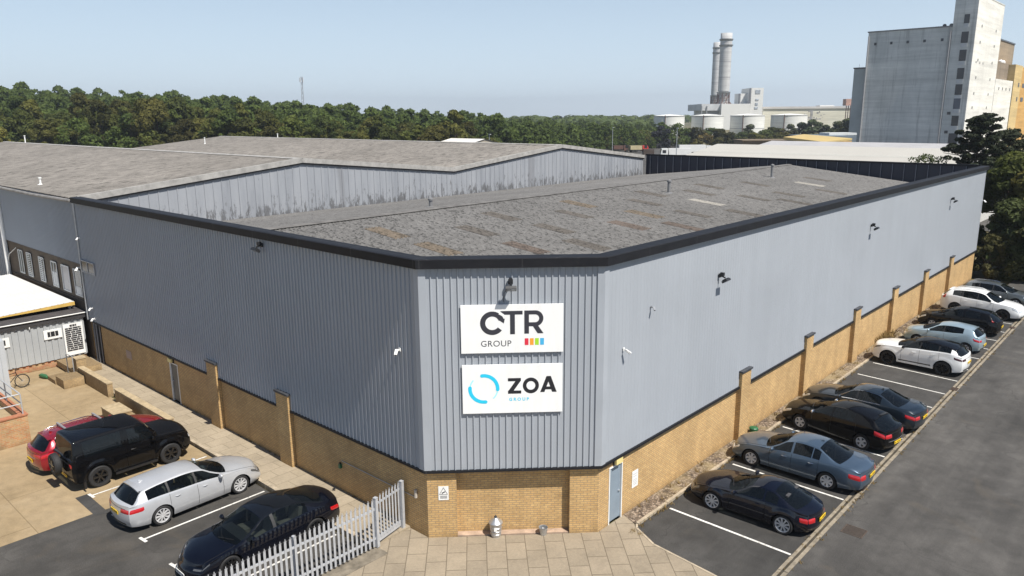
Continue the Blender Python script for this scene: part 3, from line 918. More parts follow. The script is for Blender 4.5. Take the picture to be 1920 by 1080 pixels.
for yy in (-.33, -.365, -.40): flat(m, o, u_al, [(.05, yy - .008), (.27, yy - .008), (.27, yy + .008), (.05, yy + .008)], .002)
m.build('symbol', m_ink2, t)
t = thing('door_notice', 'small white notice on the sunlit brick wall right of the blue grey door', 'sign', (X2, 5.93, .85))
m = MB(); m.box(X2 + .002, X2 + .014, 5.76, 6.12, .82, 1.42); m.build('sign_panel', m_white, t)
m = MB()
for a in (1.30, 1.22, 1.10, 1.04, .98, .92): m.face([(X2 + .016, 5.82, a - .012), (X2 + .016, 6.06, a - .012), (X2 + .016, 6.06, a + .012), (X2 + .016, 5.82, a + .012)])
m.build('print', simple('grey print', (.45, .45, .46), .6, 0, 0), t)
# ================================================================ OLDER TWIN-GABLED WAREHOUSE
def faded_clad():
    m, t, b = newmat('weathered cladding')
    uv = tc(t, 'UV')
    n1 = noise(t, 1.0, 5, .65, scaled(t, uv, (.9, .10, 1)))
    n2 = noise(t, 1.0, 6, .75, scaled(t, uv, (3.2, .9, 1)))
    sep = N(t, 'ShaderNodeSeparateXYZ'); t.links.new(uv, sep.inputs[0])
    low = N(t, 'ShaderNodeMapRange'); low.inputs[1].default_value = 8.6; low.inputs[2].default_value = 6.9; t.links.new(sep.outputs[1], low.inputs[0])
    c = ramp(t, n1, [(.3, (.20, .212, .235)), (.5, (.265, .278, .302)), (.7, (.30, .312, .335))])
    st = math_(t, 'ADD', math_(t, 'MULTIPLY', low.outputs[0], .22), n2)
    c = mix(t, ramp(t, st, [(.64, 0.0), (.72, .85)]), c, (.09, .09, .094))
    n3 = noise(t, 1.0, 2, .5, scaled(t, uv, (.5, .02, 1)))
    c = mix(t, ramp(t, n3, [(.66, 0.0), (.70, .45)]), c, (.13, .13, .138))
    t.links.new(c, b.inputs['Base Color']); b.inputs['Roughness'].default_value = .55
    return m
m_fade = faded_clad()
BX0_ = -L1 - .02
m_roofb = roof_mat('old cement roof', (.182, .168, .152), 0, .2, -(BX0_ - .08) - 58, .7, (1.0, 1.5))
m_verge = simple('cement verge', (.30, .29, .275), .9, 0, .25, 2)
m_blue = simple('blue grey cladding', (.30, .345, .40), .4, 0, .08, .6)
ob = thing('gabled_warehouse', 'older grey warehouse with twin low gables and a long mottled cement roof', 'warehouse', (-58, 20, 0))
BX0, BX1 = -L1 - .02, -91.5
prof = [(.10, 9.02), (13.9, 10.45), (27.65, 9.10), (41.4, 10.48), (55.35, 8.95)]
m = MB()
pts = [(BX0, 0.12, 0), (BX0, 55.3, 0)] + [(BX0, y, z - .08) for y, z in prof[::-1]]
# ribbed gable wall: vertical boards between eaves line and ground, with narrow raised ribs
def pz(y):
    for (y0, z0), (y1, z1) in zip(prof[:-1], prof[1:]):
        if y0 <= y <= y1: return z0 + (z1 - z0) * (y - y0) / (y1 - y0)
    return prof[-1][1]
ys = [.12]; xs = [0]; y = .5
g0 = []
while y < 55.2:
    for dy, dx in ((0, 0), (.015, .035), (.06, .035), (.075, 0)):
        ys.append(y + dy); xs.append(dx)
    y += .55
ys.append(55.3); xs.append(0)
m.quadgrid([[(BX0 + .02 + dx, y, 6.2) for y, dx in zip(ys, xs)], [(BX0 + .02 + dx, y, pz(y) - .06) for y, dx in zip(ys, xs)]])
m.build('gable_wall', m_fade, ob)
m = MB()
for (y0, z0), (y1, z1) in zip(prof[:-1], prof[1:]):
    d = Vector((0, y1 - y0, z1 - z0)); L = d.length
    c = Vector((BX0 + .05, (y0 + y1) / 2, (z0 + z1) / 2 - .06)); m.obox(c, d, (1, 0, 0), Vector((1, 0, 0)).cross(d), L / 2, .12, .16)
m.build('verge_board', m_verge, ob)
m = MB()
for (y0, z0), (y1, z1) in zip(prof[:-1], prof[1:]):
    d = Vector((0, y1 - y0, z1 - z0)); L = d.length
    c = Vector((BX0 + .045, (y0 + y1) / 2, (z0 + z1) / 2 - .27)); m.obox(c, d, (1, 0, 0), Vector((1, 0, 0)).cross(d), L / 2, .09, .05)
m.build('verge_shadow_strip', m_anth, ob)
m = MB(); rows = []; NW = 6; nn = int((BX0 - BX1) / (.2 / NW))
for k in range(nn):
    x = BX0 - .08 - k * .2 / NW; zz = .028 * math.cos(2 * math.pi * k / NW)
    rows.append([(x, y, z + zz + .02) for y, z in ((-.12, 9.0), (13.9, 10.45), (27.65, 9.10), (41.4, 10.48), (55.5, 8.95))])
m.quadgrid(rows)
rb = m.build('roof', m_roofb, ob, smooth=True)
m = MB()
for yy, z0 in ((13.9, 10.45), (41.4, 10.48)):
    m.quadgrid([[(x, yy + .35 * math.sin(a), z0 + .03 + .06 * math.cos(a)) for a in (-1.5, -.8, 0, .8, 1.5)] for x in (BX0, BX1)])
m.build('ridge_cap', m_verge, rb, smooth=True)
for x_, y_, h_ in ((-37.0, 1.2, .50), (-82.4, 34.4, .9), (-84, 13.9, .9), (-76, 41.4, .6)):
    m = MB(); m.lathe((x_, y_, pz(y_) - .1), [(.06, 0), (.06, h_)], 10, caps=True); m.lathe((x_, y_, pz(y_) - .1), [(.10, h_), (.10, h_ + .08)], 10, caps=True)
    m.lathe((x_, y_, pz(y_)), [(.2, .02), (.08, .07)], 10, caps=True)
    m.build('vent_pipe', m_white, rb)
m = MB(); m.tube([(BX0 - .1, -.20, 8.90), (-34, -.20, 8.84), (-41, -.20, 8.90), (BX1, -.2, 8.90)], .09, 8)
m.build('gutter', simple('old gutter', (.23, .22, .21), .7, 0, .3, 2), rb)
# front wall: blue grey cladding over a brown brick strip of office windows
m = MB(); cladding(m, (-41.2, -.02), (BX0 - .1, -.02), 5.40, 8.95); m.build('wall_cladding', m_clad, ob)
m = MB(); cladding(m, (BX1, -.02), (-41.2, -.02), .4, 8.95, pitch=.4); m.build('wall_cladding', m_clad, ob)
m = MB(); m.face([(-41.2, .02, 0), (BX0 - .1, .02, 0), (BX0 - .1, .02, 5.42), (-41.2, .02, 5.42)]); m.build('brick_wall', m_dbrick, ob)
m = MB(); m.face([(BX1, .12, 0), (BX1, 55.3, 0), (BX1, 55.3, 9), (BX1, .12, 9)]); m.face([(BX1, 55.3, 0), (BX0, 55.3, 0), (BX0, 55.3, 8.9), (BX1, 55.3, 8.9)]); m.build('rear_wall', m_clad, ob)
m = MB(); m.box(-41.2, BX0 - .1, -.05, .0, 5.36, 5.42); m.box(-41.2, BX0 - .1, -.04, .01, 3.24, 3.32); m.build('window_band_trim', simple('brown trim', (.07, .05, .035), .7, 0, .2), ob)
m_pane = simple('office glazing', (.06, .07, .075), .08, 0, .5, 1.5)
m_cream = simple('cream frame', (.62, .62, .60), .5, 0, .1, 3)
for j, xc in enumerate((-38.6, -36.95, -34.65, -32.45, -30.6, -28.75)):
    ww = (.42, .42, .42, .45, .58, .52)[j]
    m = MB(); m.box(xc - ww, xc + ww, -.03, .0, 3.58, 4.98); W = m.build('window', m_pane if j != 4 else simple('blinded glazing', (.34, .33, .34), .3, 0, .1), ob)
    m = MB()
    for a in (xc - ww, xc + ww) + ((xc - .02,) if j in (0, 2, 3) else ()): m.box(a - .035, a + .035, -.06, -.031, 3.52, 5.02)
    for a in (3.55, 5.0): m.box(xc - ww + .036, xc + ww - .036, -.058, -.031, a - .035, a + .035)
    m.build('window_frame', m_cream, W)
    if j in (1, 2):
        m = MB()
        for zz in np.arange(3.66, 4.95, .12): m.box(xc - ww + .05, xc + ww * .4, -.045, -.032, zz, zz + .06)
        m.build('blind', m_cream, W)
    if j in (3, 5):
        m = MB(); m.box(xc - ww * .8, xc + ww * .7, -.045, -.032, 3.60, 4.05 if j == 5 else 4.4); m.build('blind', m_cream, W)
m = MB(); m.tube([(-41.3, -.14, 8.8), (-41.3, -.14, .2)], .12, 8); m.build('downpipe', m_white, ob)
m = MB(); m.tube([(-41.2, -.12, 3.9), (-40.2, -.25, 4.6), (-39.2, -.08, 5.1)], .02, 6); m.build('cable', m_white, ob)
m = MB(); m.tube([(BX0 + .02, -.13, 9.0), (BX0 + .02, -.14, 2.4)], .05, 8); m.build('downpipe', m_grey, ob)

# dark clad building behind both
dk = thing('dark_warehouse', 'long dark navy ribbed warehouse wall behind the mossy roof', 'warehouse', (-12, 62, 0))
m = MB(); cladding(m, (-L1 + .02, Y3 + .45), (3.3, Y3 + .45), 0, 9.03, pitch=.92, dep=.07, rw=.075)
m.build('wall_cladding', simple('navy cladding', (.022, .025, .044), .45, 0, .15, .4), dk)
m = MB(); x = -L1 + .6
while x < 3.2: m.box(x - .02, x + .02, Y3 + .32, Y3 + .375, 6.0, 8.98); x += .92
m.build('sunlit_rib_strip', simple('sunlit rib strip', (.20, .21, .25), .4, .2, .2, 2), dk)  # sunlight on the rib sides, painted as paler grey strips
m = MB(); m.obox((-12.1, Y3 + .45, 9.06), (1, 0, 0), (0, 1, 0), (0, 0, 1), 15.5, .14, .07); m.build('eaves_trim', m_anth, dk)
m = MB(); m.face([(-L1, Y3 + .5, 8.35), (3.3, Y3 + .5, 8.35), (3.3, 58.6, 8.2), (-L1, 58.6, 8.2)])
m.build('roof', simple('grey sheet roof', (.33, .33, .34), .7, 0, .15), dk)
m = MB(); m.face([(3.3, Y3 + .47, 0), (3.3, 58.6, 0), (3.3, 58.6, 8.2), (3.3, Y3 + .47, 8.6)]); m.face([(3.3, 58.6, 0), (-L1, 58.6, 0), (-L1, 58.6, 8.2), (3.3, 58.6, 8.2)]); m.build('side_wall', simple('navy side wall', (.022, .025, .044), .45, 0, .15, .4), dk)

# ================================================================ LEFT YARD
m_cab = simple('portable cabin grey', (.36, .375, .385), .5, 0, .08, .8)
m_felt = simple('roof felt', (.035, .033, .035), .8, 0, .3, 1.5)
cb = thing('portable_cabin', 'grey ribbed portable cabin with small windows, a notice board and a flat black roof', 'cabin', (-29.6, -2.1, 0))
CXF = -28.05
m = MB(); cladding(m, (CXF, -7.2), (CXF, .0 - .25), .42, 2.50, pitch=.30, dep=.045, rw=.15)
m.box(-33, CXF - .02, -7.2, -.25, .42, 2.50)
m.build('wall', m_cab, cb)
m = MB(); m.box(-33, CXF + .14, -7.25, -.12, 2.502, 2.74); m.build('fascia', m_felt, cb)
m = MB(); m.box(-33, CXF + .16, -7.27, -.10, 2.742, 2.80); rf = m.build('flat_roof', simple('cabin felt', (.055, .050, .052), .85, 0, .3, 2), cb)
m = MB(); m.tube([(CXF + .18, -7.3, 2.765), (CXF + .18, -.1, 2.765)], .035, 6); m.build('roof_edge', m_cream, rf)
m = MB(); m.tube([(CXF + .10, -2.9, 2.68), (CXF + .10, -2.9, 2.36)], .03, 8); m.build('spout', m_white, cb)
m = MB(); m.box(-33, CXF - .05, -7.1, -.3, .02, .40); m.build('base_plinth', brickmat('red plinth', (.42, .13, .06), (.45, .30, .15), (.35, .26, .18)), cb)
for yc in (-1.85, -4.32):
    m = MB(); m.box(CXF + .03, CXF + .09, yc - .44, yc + .44, 1.62, 2.12); W = m.build('window_frame', m_white, cb)
    m = MB(); m.box(CXF + .085, CXF + .094, yc - .26, yc + .26, 1.74, 2.02); m.build('window', m_black, W)
    m = MB()
    for a in (-.12, .1): m.box(CXF + .094, CXF + .102, yc + a - .015, yc + a + .015, 1.74, 2.02)
    m.build('glazing_bar', m_cream, W)
t = thing('notice_board', 'white notice board with dense black printed rows on the grey cabin', 'notice board', (CXF + .06, -.83, .5))
m = MB(); m.box(CXF + .05, CXF + .075, -1.33, -.36, .50, 2.26); m.build('sign_panel', m_white, t)
m = MB(); r2 = random.Random(3)
for j in range(12):
    z = 2.0 - j * .112; y = -1.25
    while y < -.46:
        wd = r2.uniform(.1, .34); y2 = min(y + wd, -.44)
        m.face([(CXF + .078, y, z - .046), (CXF + .078, y2, z - .046), (CXF + .078, y2, z + .046), (CXF + .078, y, z + .046)]); y = y2 + r2.uniform(.012, .03)
for a, b_ in ((-1.0, -.88), (-.86, -.74), (-.72, -.66)): m.face([(CXF + .078, a, 2.08), (CXF + .078, b_, 2.08), (CXF + .078, b_, 2.2), (CXF + .078, a, 2.2)])
m.build('print', simple('board print', (.025, .025, .028), .6, 0, .5, 14), t)
# white sheeted lean-to roof behind the cabin
lt = thing('lean_to_shelter', 'white sheeted lean-to roof with a yellow timber edge behind the cabin', 'shelter', (-34, -2.5, 0))
m = MB()
def lz(y): return 3.22 + .045 * (y + .3)
def cov(x): return max(0, min(1, (x + 41) / 12.0))
ysl = np.arange(-4.0, -.25, .1234); rows = []
for j, y in enumerate(np.linspace(-4.6, -.28, 120)):
    rows.append([(x, y, lz(y) + .018 * (1 if (j % 8) < 1 else 0)) for x in (-40.6, -29.0)])
m.quadgrid(rows, flip=True)
m.build('roof', simple('white sheet', (.62, .615, .60), .5, 0, .06, .5), lt)
m = MB(); m.hexa([(-29.05, -4.6, lz(-4.6) - .05), (-28.98, -4.6, lz(-4.6) - .05), (-28.98, -.28, lz(-.28) - .20), (-29.05, -.28, lz(-.28) - .20), (-29.05, -4.6, lz(-4.6) - .01), (-28.98, -4.6, lz(-4.6) - .01), (-28.98, -.28, lz(-.28) - .01), (-29.05, -.28, lz(-.28) - .01)])
m.build('timber_edge', simple('yellow timber', (.55, .36, .09), .7, 0, .15), lt)
m = MB()
for x_ in (-33.5, -37, -40.3):
    for y_ in (-.5, -4.4): m.box(x_ - .05, x_ + .05, y_ - .05, y_ + .05, 0, lz(y_) - .02)
for x_ in (-29.2,):
    for y_ in (-.5, -4.4): m.box(x_ - .05, x_ + .05, y_ - .05, y_ + .05, 2.80, lz(y_) - .02)
m.build('post', simple('grey post', (.3, .3, .3), .6, 0, .1), lt)
m = MB(); m.box(-34.6, -33.4, -4.3, -3.9, lz(-4.1) + .02, lz(-4.1) + .10); m.build('rooflight', simple('roof glazing', (.03, .035, .06), .15, 0, 0), lt)
# second grey cabin, near left
c2 = thing('portable_cabin', 'plain pale grey cabin corner at the left edge behind the white railing', 'cabin', (-28, -8.5, 0))
m = MB(); cladding(m, (-24.70, -12), (-24.70, -4.88), .0, 2.85, pitch=.55, dep=.03, rw=.05); cladding(m, (-24.70, -4.88), (-27.9, -4.88), .0, 2.85, pitch=.55, dep=.03, rw=.05)
m.face([(-24.70, -12, 2.85), (-24.70, -4.88, 2.85), (-27.9, -4.88, 2.85), (-27.9, -12, 2.85)]); m.face([(-27.9, -4.88, 0), (-27.9, -12, 0), (-27.9, -12, 2.85), (-27.9, -4.88, 2.85)])
m.build('wall', simple('pale cabin', (.42, .44, .46), .5, 0, .08, .7), c2)
m = MB(); m.box(-24.68, -24.65, -7.4, -5.9, .95, 2.6); m.build('door', simple('cabin door', (.30, .32, .34), .5, 0, .1), c2)

# brick loading platform with railing
m_red = brickmat('weathered red brick', (.44, .20, .085), (.40, .27, .13), (.40, .30, .19), dirt=.6)
pf = thing('brick_platform', 'raised red brick platform with a concrete floor at the left edge', 'platform', (-21.4, -9, 0))
m = MB()
m.box(-24.6, -18.0, -14, -6.0, 0, .92); m.build('brick_wall', m_red, pf)
m = MB(); m.box(-18.24, -18.0, -14, -6.0, .922, 1.20); m.box(-24.6, -18.245, -6.24, -6.0, .922, 1.20); m.build('parapet_wall', m_red, pf)
m = MB(); m.box(-18.27, -17.97, -14, -5.97, 1.202, 1.26); m.box(-24.6, -18.275, -6.27, -5.97, 1.202, 1.26); m.build('coping', simple('red coping', (.34, .14, .075), .85, 0, .25, 5), pf)
m = MB(); m.face([(-24.6, -14, .925), (-18.245, -14, .925), (-18.245, -6.245, .925), (-24.6, -6.245, .925)]); m.build('platform_floor', m_conc, pf)
m_rail = simple('worn white tube', (.40, .41, .42), .5, .1, .15, 4)
t = thing('railing', 'white tubular railing along the top of the brick platform', 'railing', (-18.12, -6.12, 1.26))
m = MB(); a = -18.12; b_ = -6.12
m.tube([(a, -13, 2.12), (a, b_ - .06, 2.12), (a - .06, b_, 2.12), (-24.5, b_, 2.12)], .028, 8); m.build('top_rail', m_rail, t)
m = MB(); m.tube([(a, -13, 1.70), (a, b_ - .06, 1.70), (a - .06, b_, 1.70), (-24.5, b_, 1.70)], .024, 8); m.build('middle_rail', m_rail, t)
for p in ((a, b_), (a, -7.9), (a, -9.7), (-20.3, b_), (-22.5, b_), (-24.45, b_)):
    m = MB(); m.tube([(p[0], p[1], 1.262), (p[0], p[1], 2.11)], .026, 8); m.build('post', m_rail, t)

# low buff walls and steps beside the pavement
m_yardb = brickmat('weathered buff brick', (.40, .285, .145), (.33, .225, .11), (.25, .19, .12), dirt=.5)
def wallbox(name, label, x0, x1, y0, y1, h, cap=True, z0=0.0):
    t = thing(name, label, 'wall', ((x0 + x1) / 2, (y0 + y1) / 2, z0))
    m = MB(); m.box(x0, x1, y0, y1, z0, h); m.build('brick_wall', m_yardb, t)
    if cap:
        m = MB(); m.box(x0 - .02, x1 + .02, y0 - .02, y1 + .02, h + .002, h + .06); m.build('coping', simple('buff coping', (.37, .29, .18), .9, 0, .25, 4), t)
wallbox('low_wall', 'long low buff brick wall between the pavement and the parked cars, nearest piece', -20.1, -14.45, -1.84, -1.585, .62)
wallbox('low_wall', 'short low buff brick wall beside the gate pillar and the steps', -24.75, -21.0, -1.84, -1.585, .66)
wallbox('brick_pillar', 'square buff brick pillar at the end of the low wall by the steps', -25.35, -24.85, -1.86, -1.40, 1.08)
wallbox('brick_plinth', 'small free standing buff brick block in the concrete yard', -18.55, -17.15, -3.0, -2.25, .46)
t = thing('brick_steps', 'buff brick steps climbing to the grey cabin', 'steps', (-25.2, -2.3, 0))
m = MB(); m.box(-24.95, -23.85, -2.85, -1.9, .005, .46); m.build('step', m_yardb, t)
m = MB(); m.box(-26.05, -24.96, -2.9, -1.9, .005, .22); m.build('step', m_yardb, t)
m = MB(); m.box(-27.9, -25.4, -1.88, -.5, .11, .42); m.build('landing', m_yardb, t)
t = thing('step_handrail', 'thin grey handrail posts by the brick steps', 'handrail', (-25.9, -1.95, .2))
m = MB(); m.tube([(-25.8, -2.0, .225), (-25.8, -2.0, 1.25), (-24.9, -2.0, 1.3), (-24.9, -2.0, .465)], .025, 8); m.build('rail', m_grey, t)
t = thing('litter_bag', 'small green bag lying on the concrete beside the cabin', 'bag', (-26.6, -2.95, .005))
m = MB(); m.tube([(-26.85, -3.05, .11), (-26.7, -3.0, .13), (-26.4, -2.92, .12), (-26.2, -2.88, .10)], .1, 10, radii=[.05, .11, .12, .06]); m.build('bag_body', simple('green bag', (.03, .12, .05), .5, 0, .3, 8), t, smooth=True)
t = thing('white_container', 'small white pot on the concrete beside the brick block', 'pot', (-16.9, -2.05, .005))
m = MB(); m.lathe((-16.9, -2.05, .005), [(.09, 0), (.13, .02), (.14, .22), (.12, .24), (.11, .21)], 14, caps=True); m.build('pot_body', m_white, t)

# bicycle leaning at the cabin
bk = thing('bicycle', 'dark bicycle standing half behind the pale cabin corner in the yard', 'bicycle', (-25.74, -4.62, .005))
bdir = Vector((-.06, 1.0, 0)).normalized(); bl = Vector((-bdir.y, bdir.x, 0)); lean = .14
def bp(a, h, s=0): return Vector((-25.74, -4.62, .005)) + bdir * a + bl * (s + h * lean) + Vector((0, 0, h))
def wheel_bike(a):
    c = bp(a, .34)
    up = (bp(a, 1) - bp(a, 0)).normalized()
    def loop(r): return [c + bdir * (r * math.cos(2 * math.pi * k / 28)) + up * (r * math.sin(2 * math.pi * k / 28)) for k in range(29)]
    m = MB(); m.tube(loop(.32), .026, 6, caps=False); T = m.build('wheel', simple('bike tyre', (.02, .02, .02), .7, 0, 0), bk, smooth=True)
    m = MB()
    for k in range(14): a_ = math.pi * 2 * k / 14; m.bar(c, c + bdir * (.3 * math.cos(a_)) + up * (.3 * math.sin(a_)), .003)
    m.build('spokes', m_grey, T)
wheel_bike(.52); wheel_bike(-.52)
m = MB()
for a, b_ in (((-.52, .34), (-.1, .30)), ((-.1, .30), (-.22, .82)), ((-.22, .80), (-.52, .34)), ((-.2, .76), (.30, .80)), ((-.1, .30), (.33, .68)), ((.30, .84), (.36, .62)), ((.36, .62), (.52, .34))):
    m.tube([bp(*a), bp(*b_)], .018, 8)
m.build('frame', simple('bike frame', (.02, .022, .03), .3, .2, 0), bk)
m = MB(); m.tube([bp(-.36, .90), bp(-.22, .91), bp(-.08, .90)], .05, 8, radii=[.07, .05, .025]); m.build('saddle', m_black, bk)
m = MB(); m.tube([bp(.30, .98, -.28), bp(.33, .96), bp(.30, .98, .28)], .016, 8); m.tube([bp(.30, .84), bp(.33, .96)], .016, 6); m.build('handlebar', m_black, bk)
m = MB(); m.lathe(bp(-.1, .30), [(.09, -.01), (.09, .01)], 16, ax='y', caps=True); m.bar(bp(-.1, .3, .06), bp(.05, .22, .06), .012); m.build('crank', m_grey, bk)

# ================================================================ PALISADE FENCE AND GATE
m_pal = simple('galvanised palisade', (.46, .475, .50), .45, .25, .10, 6)
def pale(mb, p, along, out, zb, zt, wd=.068):
    p = Vector(p); a = Vector(along); o = Vector(out)
    for k in (-1, 1):
        mb.obox(p + a * k * wd * .27 + o * .006 + Vector((0, 0, (zb + zt) / 2)), (a * 1 + o * -.35 * k), o, (0, 0, 1), wd * .27, .003, (zt - zb) / 2)
    for k, h in ((-.8, .07), (0, .13), (.8, .07)):
        b0 = p + a * k * wd * .3 + Vector((0, 0, zt - .005)); tip = p + a * k * wd * .55 + o * .01 + Vector((0, 0, zt + h))
        mb.bar(b0, tip, .010, r2=.004)
fe = thing('palisade_fence', 'galvanised palisade fence with three-pointed pales in front of the black car', 'fence', (-.72, -6, .05))
fx0, fy0, fy1 = -.74, -1.58, -9.82
import itertools
PALES = []
y = fy0; cnt = 0
while y > -9.8:
    m = MB(); pale(m, (fx0, y, 0), (0, 1, 0), (1, 0, 0), .14, 1.62)
    m.build('pale', m_pal, fe); y -= .158; cnt += 1
m = MB()
for z in (.38, 1.36): m.box(fx0 - .055, fx0 - .008, fy1, -1.5, z - .03, z + .03)
m.build('rail', m_pal, fe)
for y in (-4.25, -7.0, -9.75):
    m = MB(); m.box(fx0 - .16, fx0 - .06, y - .04, y + .04, .05, 1.66); m.build('post', m_pal, fe)
ga = thing('palisade_gate', 'narrow galvanised palisade gate between its posts at the brick wall', 'gate', (-.9, -.85, .1))
gp0 = Vector((-1.02, -.20, 0)); gp1 = Vector((-.76, -1.44, 0)); gd = (gp1 - gp0); gl = gd.length; gd /= gl; go = Vector((-gd.y, gd.x, 0))
if go.x < 0: go = -go
for p in (gp0, gp1):
    m = MB(); m.obox(p + Vector((0, 0, .90)), gd, go, (0, 0, 1), .055, .055, .82); P_ = m.build('post', m_pal, ga)
    m = MB(); m.obox(p + Vector((0, 0, 1.735)), gd, go, (0, 0, 1), .06, .06, .012); m.build('post_cap', m_pal, P_)
for k in range(7):
    m = MB(); pale(m, gp0 + gd * (.17 + k * .148), gd, go, .32, 1.66); m.build('pale', m_pal, ga)
m = MB(); c = (gp0 + gp1) / 2 - go * .03
m.obox(c + Vector((0, 0, 1.50)), gd, go, (0, 0, 1), gl / 2 - .09, .02, .03); m.obox(c + Vector((0, 0, .30)), gd, go, (0, 0, 1), gl / 2 - .09, .022, .10)
m.build('gate_frame', m_pal, ga)

# galvanised bin and bucket on the slabs
m_galv = simple('zinc', (.50, .51, .52), .35, .75, .25, 6)
bx, by, _ = ch(2.14, 0, .12 - .1)
t = thing('dustbin', 'galvanised dustbin with a pointed lid standing against the brick recess', 'dustbin', (bx, by, .04))
m = MB(); m.lathe((bx, by, .04), [(.15, 0), (.152, .02), (.17, .06), (.185, .30), (.20, .46), (.21, .47), (.21, .49)], 28, caps=True); B = m.build('bin_body', m_galv, t, smooth=False)
m = MB()
for h, r in ((.12, .175), (.22, .182), (.34, .192)): m.lathe((bx, by, .04), [(r, h - .008), (r + .008, h), (r, h + .008)], 28)
m.build('rib', m_galv, B)
m = MB(); m.lathe((bx, by, .53), [(.22, -.03), (.225, 0), (.21, .02), (.13, .09), (.06, .15), (.055, .17)], 28, caps=True); m.build('lid', m_galv, t)
m = MB(); m.lathe((bx, by, .70), [(.035, 0), (.05, .02), (.03, .05), (.01, .06)], 14, caps=True); m.build('lid_knob', m_black, t)
m = MB(); m.obox((bx + .13, by - .15, .36), (q, q, 0), (q, -q, 0), (0, 0, 1), .045, .004, .06); m.build('bin_label', m_white, t)
bx, by, _ = ch(3.66, 0, .02)
t = thing('bucket', 'open zinc bucket standing on the slabs, smaller than the dustbin beside it', 'bucket', (bx, by, .04))
m = MB(); m.lathe((bx, by, .04), [(.0, .005), (.10, .0), (.105, .01), (.145, .25), (.15, .255), (.14, .25), (.10, .03), (0, .025)], 24); m.build('bucket_body', m_galv, t)
m = MB(); m.tube([(bx - .145, by, .28), (bx - .15, by + .03, .20), (bx, by + .16, .17), (bx + .15, by + .03, .20), (bx + .145, by, .28)], .006, 6); m.build('handle', m_galv, t)

t = thing('green_tub', 'small green tub on the gravel at the foot of a brick pier', 'tub', (4.12, 14.6, .05))
m = MB(); m.lathe((4.12, 14.6, .05), [(.13, 0), (.16, .02), (.18, .17), (.19, .20), (.16, .23), (.04, .25)], 18, caps=True); m.build('tub_body', simple('green tub', (.012, .11, .045), .45, 0, .15), t)
t = thing('drain_grate', 'rusty square drain grate set in the road', 'drain', (9.95, 9.4, .006))
m = MB(); a = .30
for k in range(9): m.box(9.95 - a, 9.95 + a, 9.4 - a + k * .072, 9.4 - a + k * .072 + .03, .001, .012)
m.box(9.95 - a - .03, 9.95 - a - .002, 9.4 - a, 9.4 + a, .001, .014); m.box(9.95 + a + .002, 9.95 + a + .03, 9.4 - a, 9.4 + a, .001, .014)
m.build('grate_bars', simple('rusty iron', (.085, .062, .048), .8, .2, .3, 9), t)
for yy in (12.6, 26.0, 40.5):
    t = thing('gully_cover', 'rusty gully cover let into the kerb channel beside the bays', 'drain', (9.14, yy, .03), 'gully covers in the kerb channel')
    m = MB()
    for k in range(5): m.box(9.0, 9.29, yy - .25 + k * .1, yy - .18 + k * .1, .026, .042)
    m.build('grate_bars', simple('rusty gully', (.075, .05, .038), .8, .2, .3, 9), t)
# ================================================================ BUILDINGS FARTHER OFF
def far(px, D, z=13.1):
    dep = D * .9754 - (z - CAM.z) * .2206
    l = (px - 960) / 1424.0 * dep
    return Vector((CAM.x + fx * D + _R.x * l, CAM.y + fy * D + _R.y * l, 0))

def stained(name, c0, c1, dark, sc=(.16, .16, .05), amt=.6):
    m, t, b = newmat(name)
    o = tc(t)
    n1 = noise(t, 1.0, 6, .65, scaled(t, o, sc), .3)
    n2 = noise(t, 1.0, 5, .7, scaled(t, o, (.5, .5, .03)))
    n3 = noise(t, 1.0, 5, .7, scaled(t, o, (.03, .03, .55)))
    c = ramp(t, n1, [(.3, c0), (.7, c1)])
    c = mix(t, ramp(t, n2, [(.52, 0.0), (.75, amt)]), c, dark)
    c = mix(t, .6, c, ramp(t, n3, [(.3, .62), (.7, 1.3)]), 'MULTIPLY')
    t.links.new(c, b.inputs['Base Color']); b.inputs['Roughness'].default_value = .9
    return m
m_sconc = stained('stained concrete', (.50, .505, .47), (.70, .69, .645), (.17, .17, .16), amt=.8)
m_swhite = stained('pale render', (.66, .64, .58), (.76, .74, .68), (.42, .40, .36), amt=.25)
m_dark = simple('dark glazing far', (.022, .022, .026), .3, 0, .3, .5)

si = thing('grain_silo', 'tall stained concrete grain silo block with a white sided stair tower', 'silo', (-60, 288, 0))
m = MB(); m.box(-75.5, -49.85, 270, 306, 0, 40.2); m.build('silo_block', m_sconc, si)
m = MB(); m.box(-75.8, -49.9, 269.8, 306.2, 40.2, 40.6); m.build('roof_edge', simple('silo coping', (.20, .20, .20), .9, 0, .3, .4), si)
m = MB(); m.box(-49.8, -43.45, 269.6, 308, 0, 49.4); m.build('stair_tower', m_sconc, si)
m = MB(); m.box(-43.45, -43.2, 269.6, 308, 0, 49.4); m.build('white_gable', m_swhite, si)
m = MB(); m.box(-49.9, -43.1, 269.5, 308.1, 49.4, 49.75); m.build('roof_edge', m_sconc, si)
for zc, hh, ww in ((42.3, 1.35, .75), (36.7, 1.7, .98), (31.2, 1.7, .98), (25.6, 1.7, .98), (20.6, 1.65, .98), (16.2, 1.65, .98), (10.8, 1.6, .98), (5.0, 1.8, 1.3)):
    m = MB(); m.box(-46.0 - ww, -46.0 + ww, 269.45, 269.59, zc - hh, zc + hh); W = m.build('window', m_dark if abs(zc - 16.2) > .1 else simple('blue shutter', (.085, .10, .125), .6, 0, .1), si)
    m = MB(); m.box(-46.0 - ww, -46.0 + ww, 269.50, 269.595, zc - hh - 1.35, zc - hh - .05); m.build('spandrel', simple('spandrel grey', (.55, .55, .54), .9, 0, .1, 1), si)
for zc, xx in ((13.2, -48.0), (7.2, -48.2)):
    m = MB(); m.box(xx - .5, xx + .5, 269.48, 269.6, zc - .45, zc + .45); m.build('window', m_dark, si)
